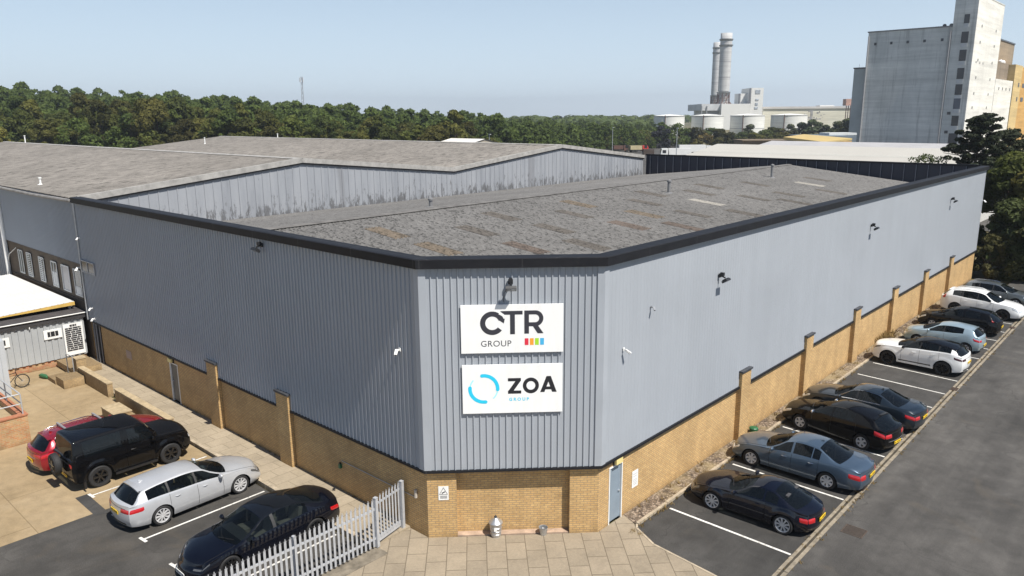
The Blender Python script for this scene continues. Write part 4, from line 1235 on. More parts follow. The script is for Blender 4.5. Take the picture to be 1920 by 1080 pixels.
for xc in (-73, -67.9, -62.8, -57.7, -52.5):
    m = MB(); m.box(xc - .38, xc + .38, 269.85, 269.99, 35.95, 36.8); m.build('window', m_dark, si)
for yc in (277.5, 299.0):
    for zc in (40.5, 35.5, 30, 24.5, 19.5, 15.0):
        m = MB(); m.box(-43.2, -43.12, yc - .6, yc + .6, zc - .4, zc + .4); m.build('window', simple('small pane', (.22, .21, .19), .4, 0, .2), si)
m = MB()
for yc in (275.5, 280.5, 285.5): m.box(-43.2, -43.12, yc - .9, yc + .9, 29.0, 29.6); 
m.build('vent_slot', simple('vent grey', (.42, .41, .38), .8, 0, .1), si)
for xx in (-75.2, -50.2):
    m = MB(); m.tube([(xx, 269.7, 0), (xx, 269.7, 39)], .26, 6); m.build('drain_pipe', simple('pipe grey', (.30, .30, .30), .7, 0, .2), si)
for xx in (-53.5, -51.5):
    m = MB(); m.lathe((xx, 275, 40.6), [(.6, 0), (.6, .8), (.3, 1.1)], 12, caps=True); m.build('roof_vent', m_dark, si)
m = MB(); m.box(-79.6, -75.85, 271, 300, 0, 28.5); m.build('side_annex', simple('pale annex', (.40, .42, .40), .7, 0, .12, .2), si)
m = MB(); m.box(-79.8, -75.82, 270.8, 300.2, 28.5, 28.95); m.build('roof_edge', m_dark, si)
m = MB(); m.tube([(-79.3, 275, 28.9), (-79.3, 275, 30.4)], .05, 5); m.tube([(-76.5, 275, 28.9), (-76.5, 275, 30.2)], .05, 5); m.build('mast', m_dark, si)

wm = thing('white_mill', 'white rendered mill block right of the silo tower', 'mill', (-52, 325, 0))
m = MB(); m.box(-62, -43.3, 309, 340.5, 0, 25.1); m.build('wall', m_swhite, wm)
for yc in (316, 322.5, 329, 336): m = MB(); m.box(-43.3, -43.22, yc - .7, yc + .7, 21.4, 22.4); m.build('window', simple('small pane', (.22, .21, .19), .4, 0, .2), wm)
m = MB(); m.box(-62, -45.5, 309.5, 341, 25.1, 31.6); m.build('upper_storey', stained('brown render', (.20, .155, .105), (.26, .20, .14), (.10, .08, .06)), wm)
for yc, zz in ((314, 31.6), (333, 31.6), (337.5, 31.6)): m = MB(); m.lathe((-47, yc, zz), [(.9, 0), (.9, .8), (.4, 1.3)], 10, caps=True); m.build('roof_vent', m_white, wm)
bm_ = thing('brown_mill', 'tall brown mill block at the right edge behind the silo', 'mill', (-70, 345, 0))
m = MB(); m.box(-85, -52, 312, 385, 0, 41.8); m.build('wall', stained('brown block', (.235, .185, .125), (.29, .23, .155), (.14, .11, .08)), bm_)
m = MB(); m.box(-85.3, -51.7, 311.7, 385, 41.8, 42.3); m.build('roof_edge', m_dark, bm_)
m = MB(); m.box(-52, -51.9, 333.6, 335.4, 37, 38.4); m.build('window', m_dark, bm_)
ym = thing('yellow_mill', 'yellow ochre mill block at the right edge of the mills', 'mill', (-50, 356, 0))
m = MB(); m.box(-58, -43.2, 341.5, 356.5, 0, 31.4); m.build('wall', stained('yellow render', (.52, .38, .16), (.60, .45, .21), (.45, .30, .10), amt=.2), ym)
m = MB(); m.box(-58, -43.4, 356.6, 380, 0, 31.0); m.build('orange_wing', stained('orange render', (.50, .28, .07), (.56, .33, .10), (.36, .20, .06), amt=.2), ym)
for zz in (24.0, 18.5): 
    m = MB(); m.box(-43.2, -43.1, 351, 353, zz - .8, zz + .8); m.box(-43.4, -43.3, 361, 366, zz - .8, zz + .8); m.build('window', m_dark, ym)

# ---- power station
m_psw = simple('power station white', (.66, .66, .64), .6, 0, .06, .05)
m_psg = stained('power station cream', (.58, .55, .44), (.62, .60, .50), (.50, .47, .40), (.05, .05, .05), .2)
m_stk = stained('stack metal', (.42, .42, .42), (.52, .52, .51), (.32, .32, .33), (.2, .2, .02), .5)
m_steel = simple('rusty steel', (.13, .075, .06), .7, .2, .3, .3)
def stack(px, D, h, r, label):
    p = far(px, D); t = thing('chimney', label, 'chimney', p)
    m = MB(); m.lathe(p, [(r, 34), (r, 47), (r, 60), (r, 72), (r * 1.02, h - 8)], 28); S_ = m.build('stack', m_stk, t, smooth=True)
    m = MB()
    for z in (46, 60): m.lathe(p, [(r, z - .3), (r + .12, z), (r, z + .3)], 28)
    m.build('seam', simple('stack seam', (.25, .25, .26), .7, 0, 0), S_)
    for z in (h - 10.5, h - 5.5, 33):
        m = MB(); m.lathe(p, [(r, z - 1.3), (r * 1.18, z - .2), (r * 1.2, z + .5), (r, z + .6)], 28); m.build('gallery', simple('gallery steel', (.21, .22, .22), .6, .3, .2, .5), t)
    m = MB(); m.lathe(p, [(r, h - 8), (r * .99, h), (r * .8, h), (r * .8, h - 3)], 28); m.build('stack_top', m_stk, t, smooth=True)
    m = MB(); m.lathe(p, [(r * .8, 18), (r * .8, 34)], 24); m.build('inner_duct', m_stk, t)
    m = MB(); n = 10
    for k in range(n):
        a = 2 * math.pi * k / n; a2 = 2 * math.pi * (k + 1) / n
        P = lambda ang, rr, z: p + Vector((rr * math.cos(ang), rr * math.sin(ang), z))
        m.bar(P(a, r * 1.05, 24), P(a, r * 1.05, 33), .28); m.bar(P(a, r * 1.05, 24), P(a2, r * 1.05, 32), .16); m.bar(P(a, r * 1.05, 28), P(a2, r * 1.05, 28), .18)
        m.bar(P(a, r * 1.05, 25), P(a, r * 2.5, 17), .30); m.bar(P(a, r * 1.6, 20.5), P(a2, r * 1.6, 20.5), .16); m.bar(P(a, r * 1.6, 20.5), P(a2, r * 1.05, 25), .16)
    m.build('lattice_base', m_steel, t)
stack(1356.5, 715, 84.6, 5.15, 'front and taller pale chimney of the power station on a rusty lattice base')
stack(1341, 830, 87, 4.35, 'rear pale chimney of the power station, partly hidden by the front one')

def rbox(mb, pxa, pxb, D, z0, z1, depth):
    a = far(pxa, D); b_ = far(pxb, D); f = Vector((fx, fy, 0)) * depth
    mb.hexa([a + Vector((0, 0, z0)), b_ + Vector((0, 0, z0)), b_ + f + Vector((0, 0, z0)), a + f + Vector((0, 0, z0)), a + Vector((0, 0, z1)), b_ + Vector((0, 0, z1)), b_ + f + Vector((0, 0, z1)), a + f + Vector((0, 0, z1))])
ps = thing('power_station', 'white boxy power station hall with a lettered tower below the chimneys', 'power station', far(1370, 700))
m = MB(); rbox(m, 1354, 1408, 700, 0, 22.8, 60); m.build('boiler_house', m_psw, ps)
m = MB(); rbox(m, 1317, 1353.6, 704, 17, 22.8, 55); rbox(m, 1327, 1353.6, 708, 0, 17, 50); m.build('duct_house', simple('psw grey', (.50, .51, .52), .6, 0, .2, .1), ps)
m = MB()
for px_ in (1317.5, 1327): rbox(m, px_ - .8, px_ + .8, 703, 0, 21, 1.2)
rbox(m, 1328.5, 1353, 707.5, 11, 16.6, .4); m.build('steel_frame', simple('frame steel', (.28, .29, .31), .6, .2, .3, .2), ps)
m = MB(); rbox(m, 1408.2, 1431, 702, 0, 36.5, 30); m.build('service_tower', m_psw, ps)
m = MB(); rbox(m, 1389, 1405.5, 712, 22.8, 32, 20); m.build('stair_house', m_psw, ps)
m = MB()
for a, b_ in ((1386.2, 1387.6), (1405.6, 1407.4)): rbox(m, a, b_, 701.5, 20, 36.3 if a > 1400 else 31.6, 2)
m.build('flue_pipe', simple('flue dark', (.16, .17, .19), .6, .2, .1), ps)
for z0, z1, a, b_ in ((31.6, 34.8, 1416, 1425), (25.6, 27, 1417, 1423), (21.5, 23.5, 1417, 1422), (18.2, 20, 1416, 1422)):
    m = MB(); rbox(m, a, b_, 701.6, z0, z1, .3); m.build('tower_marking', simple('marking blue', (.36, .40, .45), .6, 0, .4, .5), ps)
hl = thing('process_hall', 'long low cream process hall between the power station and the silo', 'hall', far(1515, 720))
m = MB(); rbox(m, 1432, 1600, 716, 0, 18.3, 60); m.build('wall', m_psg, hl)
m = MB(); rbox(m, 1431.5, 1601, 715, 18.3, 20.2, 61); m.build('roof', simple('hall roof', (.50, .48, .46), .8, 0, .1, .05), hl)
m = MB(); rbox(m, 1538, 1565, 740, 20.2, 21.4, 10); m.build('roof_plant', m_psw, hl)
m = MB(); r5 = random.Random(5)
for k in range(16):
    a = 1510 + r5.uniform(0, 38); z = r5.uniform(8, 15.5); rbox(m, a, a + r5.uniform(.8, 4), 712, z, z + r5.uniform(.3, 1.6), .8)
rbox(m, 1522, 1526, 712, 0, 17, 1); rbox(m, 1515, 1542, 711.5, 8.4, 9.2, 1)
m.build('pipework', simple('pipework', (.30, .29, .28), .6, .3, .4, .3), hl)
ck = thing('cooler_unit', 'small reddish cooling unit on legs beside the silo annex', 'cooler', far(1592, 600))
m = MB(); rbox(m, 1586.5, 1597, 600, 19.5, 24.5, 6); m.build('casing', simple('reddish casing', (.42, .25, .20), .7, 0, .3, .4), ck)
m = MB()
for a in (1588, 1592, 1596): rbox(m, a - .5, a + .5, 601, 0, 19.5, .8)
m.build('legs', m_steel, ck); ck.children[-1].name = 'support_frame'
m_tank = stained('tank white', (.66, .66, .63), (.73, .73, .70), (.55, .54, .50), (.1, .1, .02), .25)
for px_, D, r, lb in ((1257, 525, 10.2, 'leftmost of the four white storage tanks below the chimneys'), (1329, 525, 10.6, 'second white storage tank from the left, in front of the power station'), (1404, 525, 11.2, 'third white storage tank from the left, below the lettered tower'), (1482, 535, 11.9, 'rightmost white storage tank, in front of the cream hall')):
    p = far(px_, D); t = thing('storage_tank', lb, 'tank', p, 'white storage tanks by the power station')
    m = MB(); m.lathe(p, [(r, 0), (r, 12.5)], 36); m.build('tank_shell', m_tank, t, smooth=True)
    m = MB(); m.lathe(p, [(r + .25, 12.5), (r + .25, 12.75), (r * .5, 13.4), (.05, 13.8)], 36); m.build('tank_roof', m_tank, t)
    m = MB(); m.lathe(p, [(r, 4.0), (r + .18, 4.2), (r, 4.4)], 36); m.lathe(p, [(r * 1.0, 12.1), (r + .15, 12.3), (r, 12.5)], 36); m.build('wind_girder', simple('girder grey', (.32, .33, .34), .6, .2, .1), t)
    m = MB(); d = (Vector((CAM.x, CAM.y, 0)) - p); d.z = 0; d.normalize(); s_ = p + Vector((-d.y, d.x, 0)) * -r * .25 + d * r * .985; m.bar(s_, s_ + Vector((0, 0, 13)), .22); m.build('ladder', m_steel, t)

# ---- low sheds in the middle distance
def gable_shed(name, label, cat, x0, x1, ye, yr, ze, zr_, mroof, mwall, mband=None):
    t = thing(name, label, cat, ((x0 + x1) / 2, yr, 0))
    yb = 2 * yr - ye
    m = MB()
    m.face([(x0, ye, 0), (x1, ye, 0), (x1, ye, ze), (x0, ye, ze)]); m.face([(x1, yb, 0), (x0, yb, 0), (x0, yb, ze), (x1, yb, ze)])
    m.face([(x0, yb, 0), (x0, ye, 0), (x0, ye, ze), (x0, yr, zr_), (x0, yb, ze)]); m.face([(x1, ye, 0), (x1, yb, 0), (x1, yb, ze), (x1, yr, zr_), (x1, ye, ze)])
    m.build('wall', mwall, t)
    m = MB(); e = .25; sl_ = (zr_ - ze) / (yr - ye)
    m.quadgrid([[(x, ye - .3, ze - .3 * sl_ + .06), (x, yr, zr_ + .06), (x, yb + .3, ze - .3 * sl_ + .06)] for x in (x0 - e, x1 + e)])
    r_ = m.build('roof', mroof, t)
    if mband:
        m = MB(); a = .42; yy = ye + (yr - ye) * a; zz = ze + (zr_ - ze) * a
        m.face([(x0 - e, yy, zz + .075), (x1 + e, yy, zz + .075), (x1 + e, yy + 1.1, zz + 1.1 * sl_ + .075), (x0 - e, yy + 1.1, zz + 1.1 * sl_ + .075)]); m.build('roof_lap', mband, r_)
    return t
gable_shed('white_shed', 'long shed with a smooth white roof beyond the dark warehouse', 'shed', -37.8, -3.0, 80.5, 92, 7.25, 8.85, simple('white roof', (.45, .43, .385), .5, 0, .04, .2), simple('shed wall', (.5, .49, .46), .7, 0, .1), simple('roof lap', (.44, .43, .39), .6, 0, .1))
gable_shed('grey_shed', 'long shed with a grey roof behind the white roofed shed', 'shed', -46, -12, 121, 130, 7.2, 8.15, simple('grey roof', (.36, .355, .36), .8, 0, .1, .3), simple('shed wall two', (.34, .30, .25), .8, 0, .1))
gable_shed('white_shed', 'small distant shed with a white roof just beyond the twin gabled roof', 'shed', -119, -108, 108, 114, 6.8, 8.0, simple('white roof far', (.72, .69, .64), .5, 0, .04, .2), simple('shed wall far', (.30, .27, .22), .8, 0, .1))
t = thing('brown_shed', 'low tan brown shed left of the yellow roofed building', 'shed', (-76, 196, 0))
m = MB(); rbox(m, 1398, 1560, 218, 0, 5.9, 9); m.build('wall', simple('tan brown wall', (.23, .165, .10), .85, 0, .2, .2), t)
m = MB(); rbox(m, 1397, 1561, 217.5, 5.9, 6.15, 10); m.build('roof_edge', simple('brown edge', (.16, .12, .08), .85, 0, .2), t)
t = thing('yellow_roof_building', 'low building with a mustard yellow roof in front of the silo', 'building', far(1530, 212))
P1, P2, P3, P4 = far(1474, 213), far(1551, 206), far(1604, 214), far(1512, 226)
m = MB()
for a, b_ in ((P1, P2), (P2, P3), (P3, P4), (P4, P1)): m.face([a, b_, b_ + Vector((0, 0, 5.9)), a + Vector((0, 0, 5.9))])
m.build('wall', simple('yellow wall', (.40, .26, .10), .8, 0, .1), t)
m = MB(); m.face([P1 + Vector((0, 0, 7.1)), P2 + Vector((0, 0, 5.95)), P3 + Vector((0, 0, 6.6)), P4 + Vector((0, 0, 7.5))]); 
for a, b_, za, zb in ((P1, P2, 7.1, 5.95), (P2, P3, 5.95, 6.6)): m.face([a + Vector((0, 0, za - .7)), b_ + Vector((0, 0, zb - .5)), b_ + Vector((0, 0, zb)), a + Vector((0, 0, za))])
m.build('roof', simple('mustard roof', (.47, .35, .14), .6, 0, .06, .4), t)
t = thing('blue_roof_building', 'low slate blue roof butting against the foot of the silo', 'building', far(1570, 240))
m = MB(); rbox(m, 1532, 1612, 236, 0, 6.6, 22); m.build('wall', simple('slate blue', (.13, .16, .19), .6, 0, .15, .2), t)
m = MB(); rbox(m, 1560, 1612, 246, 6.6, 7.3, 8); m.build('roof', simple('pale flat roof', (.60, .61, .60), .6, 0, .1), t)

# ---- vehicles standing in the far yard
def lorry(name, label, cat, px, D, ang, body, L, W, H, cab=None, van=False):
    p = far(px, D, 0); p.z = -.03; t = thing(name, label, cat, (0, 0, 0))
    m = MB()
    if van:
        prof = [(L / 2, .45), (L / 2, 1.0), (L / 2 - .9, 1.25), (L / 2 - 1.7, H), (-L / 2, H), (-L / 2, .45)]
        m.prism(prof, (0, W / 2, 0), (1, 0, 0), (0, 0, 1), (0, -1, 0), W); m.build('van_body', body, t)
        m = MB(); m.face([(L / 2 - .88, -W / 2 + .12, 1.3), (L / 2 - .88, W / 2 - .12, 1.3), (L / 2 - 1.66, W / 2 - .2, H - .08), (L / 2 - 1.66, -W / 2 + .2, H - .08)])
        for v in m.v: pass
        o = m.build('windscreen', m_dark, t); o.location = (.03, 0, .03)
        for s in (-1, 1):
            m = MB(); m.box(L / 2 - 2.6, L / 2 - 1.35, s * W / 2 - .012, s * W / 2 + .012, 1.35, H - .3); m.build('side_window', m_dark, t)
    else:
        m.box(-L / 2, L / 2 - 2.5, -W / 2, W / 2, 1.0, H); m.build('box_body', body, t)
        m = MB(); m.prism([(L / 2, .5), (L / 2, 1.6), (L / 2 - .25, min(H, 3.0)), (L / 2 - 2.2, min(H, 3.1)), (L / 2 - 2.2, .5)], (0, W / 2 - .05, 0), (1, 0, 0), (0, 0, 1), (0, -1, 0), W - .1); m.build('cab', cab or body, t)
        m = MB(); m.hexa([(L / 2 - .05, -W / 2 + .2, 1.6), (L / 2 + .02, -W / 2 + .2, 1.6), (L / 2 + .02, W / 2 - .2, 1.6), (L / 2 - .05, W / 2 - .2, 1.6), (L / 2 - .28, -W / 2 + .2, 2.7), (L / 2 - .18, -W / 2 + .2, 2.7), (L / 2 - .18, W / 2 - .2, 2.7), (L / 2 - .28, W / 2 - .2, 2.7)]); m.build('windscreen', m_dark, t)
        for s in (-1, 1):
            m = MB(); m.box(L / 2 - 1.6, L / 2 - .5, s * W / 2 - .06, s * W / 2 + .01, 1.6, 2.5); m.build('side_window', m_dark, t)
        m = MB(); m.box(-L / 2, L / 2 - 2.3, -.5, .5, .6, .99); m.build('chassis', m_black, t)
    for xx in (L / 2 - 1.0, -L / 2 + 1.1) + (() if van else (-L / 2 + 2.3,)):
        for s in (-1, 1):
            m = MB(); rr = .36 if van else .5; m.lathe((xx, s * (W / 2 - .14) - .12, rr), [(.02, 0), (rr * .95, 0), (rr, .04), (rr, .2), (rr * .95, .24), (.02, .24)], 18, ax='y'); m.build('wheel', simple('far tyre', (.02, .02, .02), .8, 0, 0), t)
    t.location = p; t.rotation_euler = (0, 0, ang)
    return t
m_vw = simple('vehicle white', (.74, .74, .72), .35, 0, .04, .5)
camang = math.atan2(_R.y, _R.x)
lorry('van', 'white van parked beyond the right hand roof gable', 'van', 1100, 288, camang + .1, m_vw, 5.4, 2.0, 2.6, van=True)
lorry('van', 'small white van seen nose-on right of the other van beyond the gable', 'van', 1117, 292, camang + 1.45, m_vw, 4.6, 1.9, 2.5, van=True)
lorry('flatbed_lorry', 'red cabbed lorry with a pale yellow body in the far yard', 'lorry', 1198, 282, camang + .25, simple('pale yellow body', (.40, .34, .20), .6, 0, .2, .5), 7.0, 2.5, 2.4, cab=simple('lorry red', (.50, .035, .022), .35, 0, .05))
lorry('box_lorry', 'long white box lorry with a glazed cab beside the white roofed shed', 'lorry', 1268, 243, camang + math.pi - .05, m_vw, 9.5, 2.5, 3.0)
lorry('coach', 'white coach parked behind the box lorry near the white roof', 'coach', 1305, 262, camang, m_vw, 11.5, 2.5, 3.3)
lorry('box_lorry', 'dull brown box lorry left of the red cabbed lorry', 'lorry', 1166, 286, camang + .1, simple('dull brown body', (.11, .055, .040), .7, 0, .2, .5), 6.0, 2.4, 2.3)
t = thing('yard_tank', 'dark low open container between the red lorry and the white box lorry', 'container', far(1222, 262))
m = MB(); rbox(m, 1211, 1231, 262, .0, 1.9, 2.5); m.build('container_body', simple('dark container', (.06, .04, .03), .7, 0, .3, .5), t)
for px_, D, h, lb in ((1151.5, 272, 9.0, 'tall grey lamp post in the far yard left of the red lorry'), (1273, 238, 9.2, 'tall grey lamp post in front of the white box lorry'), (919, 205, 8.4, 'lamp post with a white head behind the small distant white roof')):
    p = far(px_, D); t = thing('lamp_post', lb, 'lamp post', p)
    m = MB(); m.lathe(p, [(.16, 0), (.13, 1), (.08, h)], 8, caps=True); m.build('post', m_grey, t)
    m = MB(); m.box(p.x - .15, p.x + .5, p.y - .14, p.y + .14, h, h + .14); m.build('lamp_head', m_white, t)
p = far(572.5, 430); zb = ground_h(p.x, p.y); t = thing('radio_mast', 'slim grey lattice radio mast rising above the wood', 'mast', (p.x, p.y, zb))
m = MB(); H_ = 35.0
for a in range(3):
    A = lambda k, z: p + Vector(((1.0 - .55 * z / H_) * math.cos(k * 2.094), (1.0 - .55 * z / H_) * math.sin(k * 2.094), z))
    m.bar(A(a, zb), A(a, H_), .09)
    for k in range(12):
        z = zb + (H_ - zb) * k / 12; m.bar(A(a, z), A(a + 1, z + (H_ - zb) / 12), .05)
m.build('lattice', simple('mast steel', (.38, .40, .43), .6, .2, 0), t)
m = MB()
for a in range(3): m.box(p.x + 1.0 * math.cos(a * 2.1) - .2, p.x + 1.0 * math.cos(a * 2.1) + .2, p.y + math.sin(a * 2.1) - .2, p.y + math.sin(a * 2.1) + .2, H_ - 3, H_ - .6)
m.build('antenna', simple('antenna grey', (.5, .5, .52), .6, 0, 0), t)
# ================================================================ TREES
def leafmat(name, dark, light, yellow=None, transl=.25):
    m, t, b = newmat(name)
    oi = N(t, 'ShaderNodeObjectInfo')
    o = tc(t)
    n1 = noise(t, .35, 4, .6, o); n2 = noise(t, 2.3, 3, .6, o)
    c = ramp(t, n1, [(.32, dark), (.68, light)])
    c = mix(t, .6, c, ramp(t, n2, [(.3, .65), (.7, 1.35)]), 'MULTIPLY')
    hv = N(t, 'ShaderNodeHueSaturation'); t.links.new(c, hv.inputs['Color'])
    hr = N(t, 'ShaderNodeMapRange'); hr.inputs[3].default_value = .450; hr.inputs[4].default_value = .535; t.links.new(oi.outputs['Random'], hr.inputs[0]); t.links.new(hr.outputs[0], hv.inputs['Hue'])
    r7 = math_(t, 'FRACT', math_(t, 'MULTIPLY', oi.outputs['Random'], 7.31))
    vr = N(t, 'ShaderNodeMapRange'); vr.inputs[3].default_value = .55; vr.inputs[4].default_value = 1.5; t.links.new(r7, vr.inputs[0]); t.links.new(vr.outputs[0], hv.inputs['Value'])
    t.links.new(hv.outputs[0], b.inputs['Base Color'])
    b.inputs['Roughness'].default_value = .75; b.inputs['Specular IOR Level'].default_value = .25
    tr = N(t, 'ShaderNodeBsdfTranslucent'); t.links.new(hv.outputs[0], tr.inputs['Color'])
    ms = N(t, 'ShaderNodeMixShader'); ms.inputs[0].default_value = transl
    out = [n for n in t.nodes if n.type == 'OUTPUT_MATERIAL'][0]
    t.links.new(b.outputs[0], ms.inputs[1]); t.links.new(tr.outputs[0], ms.inputs[2]); t.links.new(ms.outputs[0], out.inputs[0])
    return m
m_bark = simple('bark', (.075, .055, .040), .9, 0, .3, 2)
m_leaf = leafmat('woodland leaves', (.050, .064, .015), (.118, .134, .030), transl=.45)
m_leafy = leafmat('yellowing leaves', (.065, .068, .012), (.15, .14, .028))
m_pine = leafmat('pine needles', (.022, .033, .014), (.060, .078, .032), transl=.1)
m_copper = leafmat('dark purple leaves', (.014, .014, .018), (.026, .024, .032), transl=.1)
nprng = np.random.default_rng(5)

def crown_arrays(blobs, n, leaf, rng, up=.35, flat=1.0):
    """leaf quads scattered over the skins of many overlapping lumps"""
    B = np.array(blobs)                       # cx,cy,cz,rx,ry,rz
    wgt = B[:, 3] * B[:, 4] + B[:, 3] * B[:, 5]; wgt /= wgt.sum()
    bi = rng.choice(len(B), n, p=wgt)
    d = rng.normal(size=(n, 3)); d[:, 2] = d[:, 2] + up; d /= np.linalg.norm(d, axis=1)[:, None]
    r = rng.uniform(.72, 1.08, n)[:, None]
    c = B[bi, :3] + d * B[bi, 3:6] * r
    nrm = d + rng.normal(size=(n, 3)) * .55; nrm[:, 2] += .25; nrm /= np.linalg.norm(nrm, axis=1)[:, None]
    a = np.cross(nrm, rng.normal(size=(n, 3))); a /= np.linalg.norm(a, axis=1)[:, None] + 1e-9
    b = np.cross(nrm, a)
    s = leaf * rng.uniform(.55, 1.25, n)[:, None]
    a = a * s; b = b * s * rng.uniform(.5, .9, n)[:, None]
    v = np.stack([c - a * .9, c - b * .7 + a * .1, c + a, c + b * .8 - a * .1], 1).reshape(-1, 3)
    return v
def crown_mesh(name, v, mat):
    n = len(v) // 4
    me = bpy.data.meshes.new(name)
    me.vertices.add(len(v)); me.vertices.foreach_set('co', v.ravel())
    me.loops.add(len(v)); me.loops.foreach_set('vertex_index', np.arange(len(v), dtype=np.int32))
    me.polygons.add(n); me.polygons.foreach_set('loop_start', np.arange(0, len(v), 4, dtype=np.int32))
    me.update(calc_edges=True); me.materials.append(mat)
    return me
def make_blobs(rng, h, w, base, n, kind='oak'):
    out = []
    for k in range(n):
        f = rng.uniform(0, 1)
        z = base + (h - base) * f
        if kind == 'oak': prof_ = math.sin(math.pi * min(1, .22 + .80 * f)) ** .6
        else: prof_ = (1 - f) ** .8 + .12
        rr = w / 2 * prof_ * math.sqrt(rng.uniform(.15, 1)); a = rng.uniform(0, 6.283)
        r = w * rng.choice((.09, .12, .15, .18, .22))
        out.append((rr * math.cos(a), rr * math.sin(a), min(z, h - r * .7), r, r, r * rng.uniform(.6, .9)))
    return out
def trunk_mb(rng, h, w, base, r0, blobs, limbs=7):
    m = MB()
    top = base + (h - base) * .6
    m.tube([(0, 0, -.3), (rng.normal() * .05 * w * .3, 0, base * .6), (rng.normal() * .03 * w, rng.normal() * .03 * w, top)], r0, 7, radii=[r0 * 1.25, r0 * .85, r0 * .25])
    for k in range(limbs):
        b_ = blobs[int(rng.integers(len(blobs)))]
        z0 = base * .55 + (top - base * .55) * rng.uniform(.1, .8)
        m.tube([(0, 0, z0), (b_[0] * .5, b_[1] * .5, (z0 + b_[2]) / 2 + .1), (b_[0], b_[1], b_[2])], .1, 5, radii=[r0 * .4, r0 * .25, r0 * .07])
    return m
def tree_proto(name, label, cat, h, w, base, nb, nleaf, leaf, mat, kind='oak', group=None, r0=.3, limbs=7):
    rng = np.random.default_rng(abs(hash(label)) % 1000 + 17) if False else np.random.default_rng(int(h * 100 + w * 10 + nb + nleaf % 97))
    bl = make_blobs(rng, h, w, base, nb, kind)
    t = thing(name, label, cat, (0, 0, 0), group)
    v = crown_arrays(bl, nleaf, leaf, rng)
    o = bpy.data.objects.new('crown', crown_mesh('crown', v, mat)); C.objects.link(o); o.parent = t
    trunk_mb(rng, h, w, base, r0, bl, limbs).build('trunk', m_bark, t)
    return t, v
GW = 'trees of the wood behind the warehouse'
protos = []
for h, w_, b_, nb, mat, lb, nm in ((14.5, 9.5, 1.2, 36, m_leaf, 'broad green tree in the wood behind the warehouse', 'broadleaf_tree'),
                     (16.5, 8.5, 1.5, 34, m_leaf, 'tall rounded green tree in the wood behind the warehouse', 'broadleaf_tree'),
                     (13.0, 10.5, 1.0, 38, m_leaf, 'wide spreading green tree in the wood behind the warehouse', 'broadleaf_tree'),
                     (15.5, 7.5, 1.0, 30, m_leaf, 'narrow green tree in the wood behind the warehouse', 'broadleaf_tree'),
                     (12.5, 9.0, 1.5, 28, m_leafy, 'yellowing tree in the wood behind the warehouse', 'broadleaf_tree')):
    protos.append(tree_proto(nm, lb, 'tree', h, w_, b_, nb, 4200, .44, mat, group=GW, r0=.28))
# where the wood's trees stand (world positions): a belt that climbs the rise on the left
rt = random.Random(21)
spots = []
def d_front(px):
    if px < 820: return 188
    return 184 + (px - 820) / 400 * 128
cells = {}
def free(x, y, r):
    i, j = int(x // 6), int(y // 6)
    for a in (-1, 0, 1):
        for b_ in (-1, 0, 1):
            for (u, v) in cells.get((i + a, j + b_), ()):
                if (u - x) ** 2 + (v - y) ** 2 < r * r: return False
    return True
tries = 0
while tries < 80000:
    tries += 1
    px = rt.uniform(-60, 1250); D = d_front(px) + 210 * rt.random() ** 1.5
    p = far(px, D)
    r = 3.0 + (D - 184) / 140
    if not free(p.x, p.y, r): continue
    cells.setdefault((int(p.x // 6), int(p.y // 6)), []).append((p.x, p.y)); spots.append((D, px, p.x, p.y))
spots.sort(key=lambda s: s[0] - .02 * abs(s[1] - 500))
first = [True] * 5
N_IND = 262
tv = []
for i, (D, px, x, y) in enumerate(spots):
    k = rt.choices((0, 1, 2, 3, 4), (30, 26, 26, 20, 7))[0]
    s = rt.choice((.5, .6, .7, .78, .86, .95)) * rt.uniform(.92, 1.08) * (1.0 - .10 * max(0, min(1, (px - 450) / 300)) if px < 850 else .96 - .34 * min(1, (px - 850) / 300))
    z = ground_h(x, y); rot = rt.uniform(0, 6.28)
    if i < N_IND:
        if first[k]: o = protos[k][0]; first[k] = False; o.location = (x, y, z); o.rotation_euler = (0, 0, rot)
        else: o = dup(protos[k][0], (x, y, z), rot)
        o.scale = (s, s, s * (rt.choice((.9, 1.0, 1.1, 1.22)) if px < 560 else rt.choice((.78, .88, .98))))
    elif i < 2600:
        v = protos[k][1].reshape(-1, 4, 3)[::5].reshape(-1, 3)
        c = v.reshape(-1, 4, 3).mean(1, keepdims=True); v = (c + (v.reshape(-1, 4, 3) - c) * 1.7).reshape(-1, 3)
        ca, sa = math.cos(rot), math.sin(rot)
        tv.append(np.stack([x + s * (v[:, 0] * ca - v[:, 1] * sa), y + s * (v[:, 0] * sa + v[:, 1] * ca), z + s * v[:, 2]], 1))
V = np.concatenate(tv)
# far woods out to the horizon, as one mass
tv = []
for k in range(900):
    px = rt.uniform(250, 1900); D = rt.uniform(620, 1500) if px < 1240 else rt.uniform(1000, 1900)
    p = far(px, D); n = 45
    rng = nprng; w_ = rt.uniform(14, 26); h = rt.uniform(9, 14.5)
    d = rng.normal(size=(n, 3)); d[:, 2] = np.abs(d[:, 2]); d /= np.linalg.norm(d, axis=1)[:, None]
    c = d * np.array([w_ / 2, w_ / 2, h * .62]) + np.array([p.x, p.y, h * .38])
    a = np.cross(d, rng.normal(size=(n, 3))); a /= np.linalg.norm(a, axis=1)[:, None]; b_ = np.cross(d, a); s = 2.2
    tv.append(np.stack([c - a * s, c - b_ * s * .8, c + a * s, c + b_ * s * .8], 1).reshape(-1, 3))
V2 = np.concatenate(tv)
o = bpy.data.objects.new('woodland', crown_mesh('woodland', np.concatenate([V, V2]), m_leaf)); C.objects.link(o)
tag(o, 'dense green woodland rolling back to the horizon behind the nearer trees', 'woodland', kind='stuff')
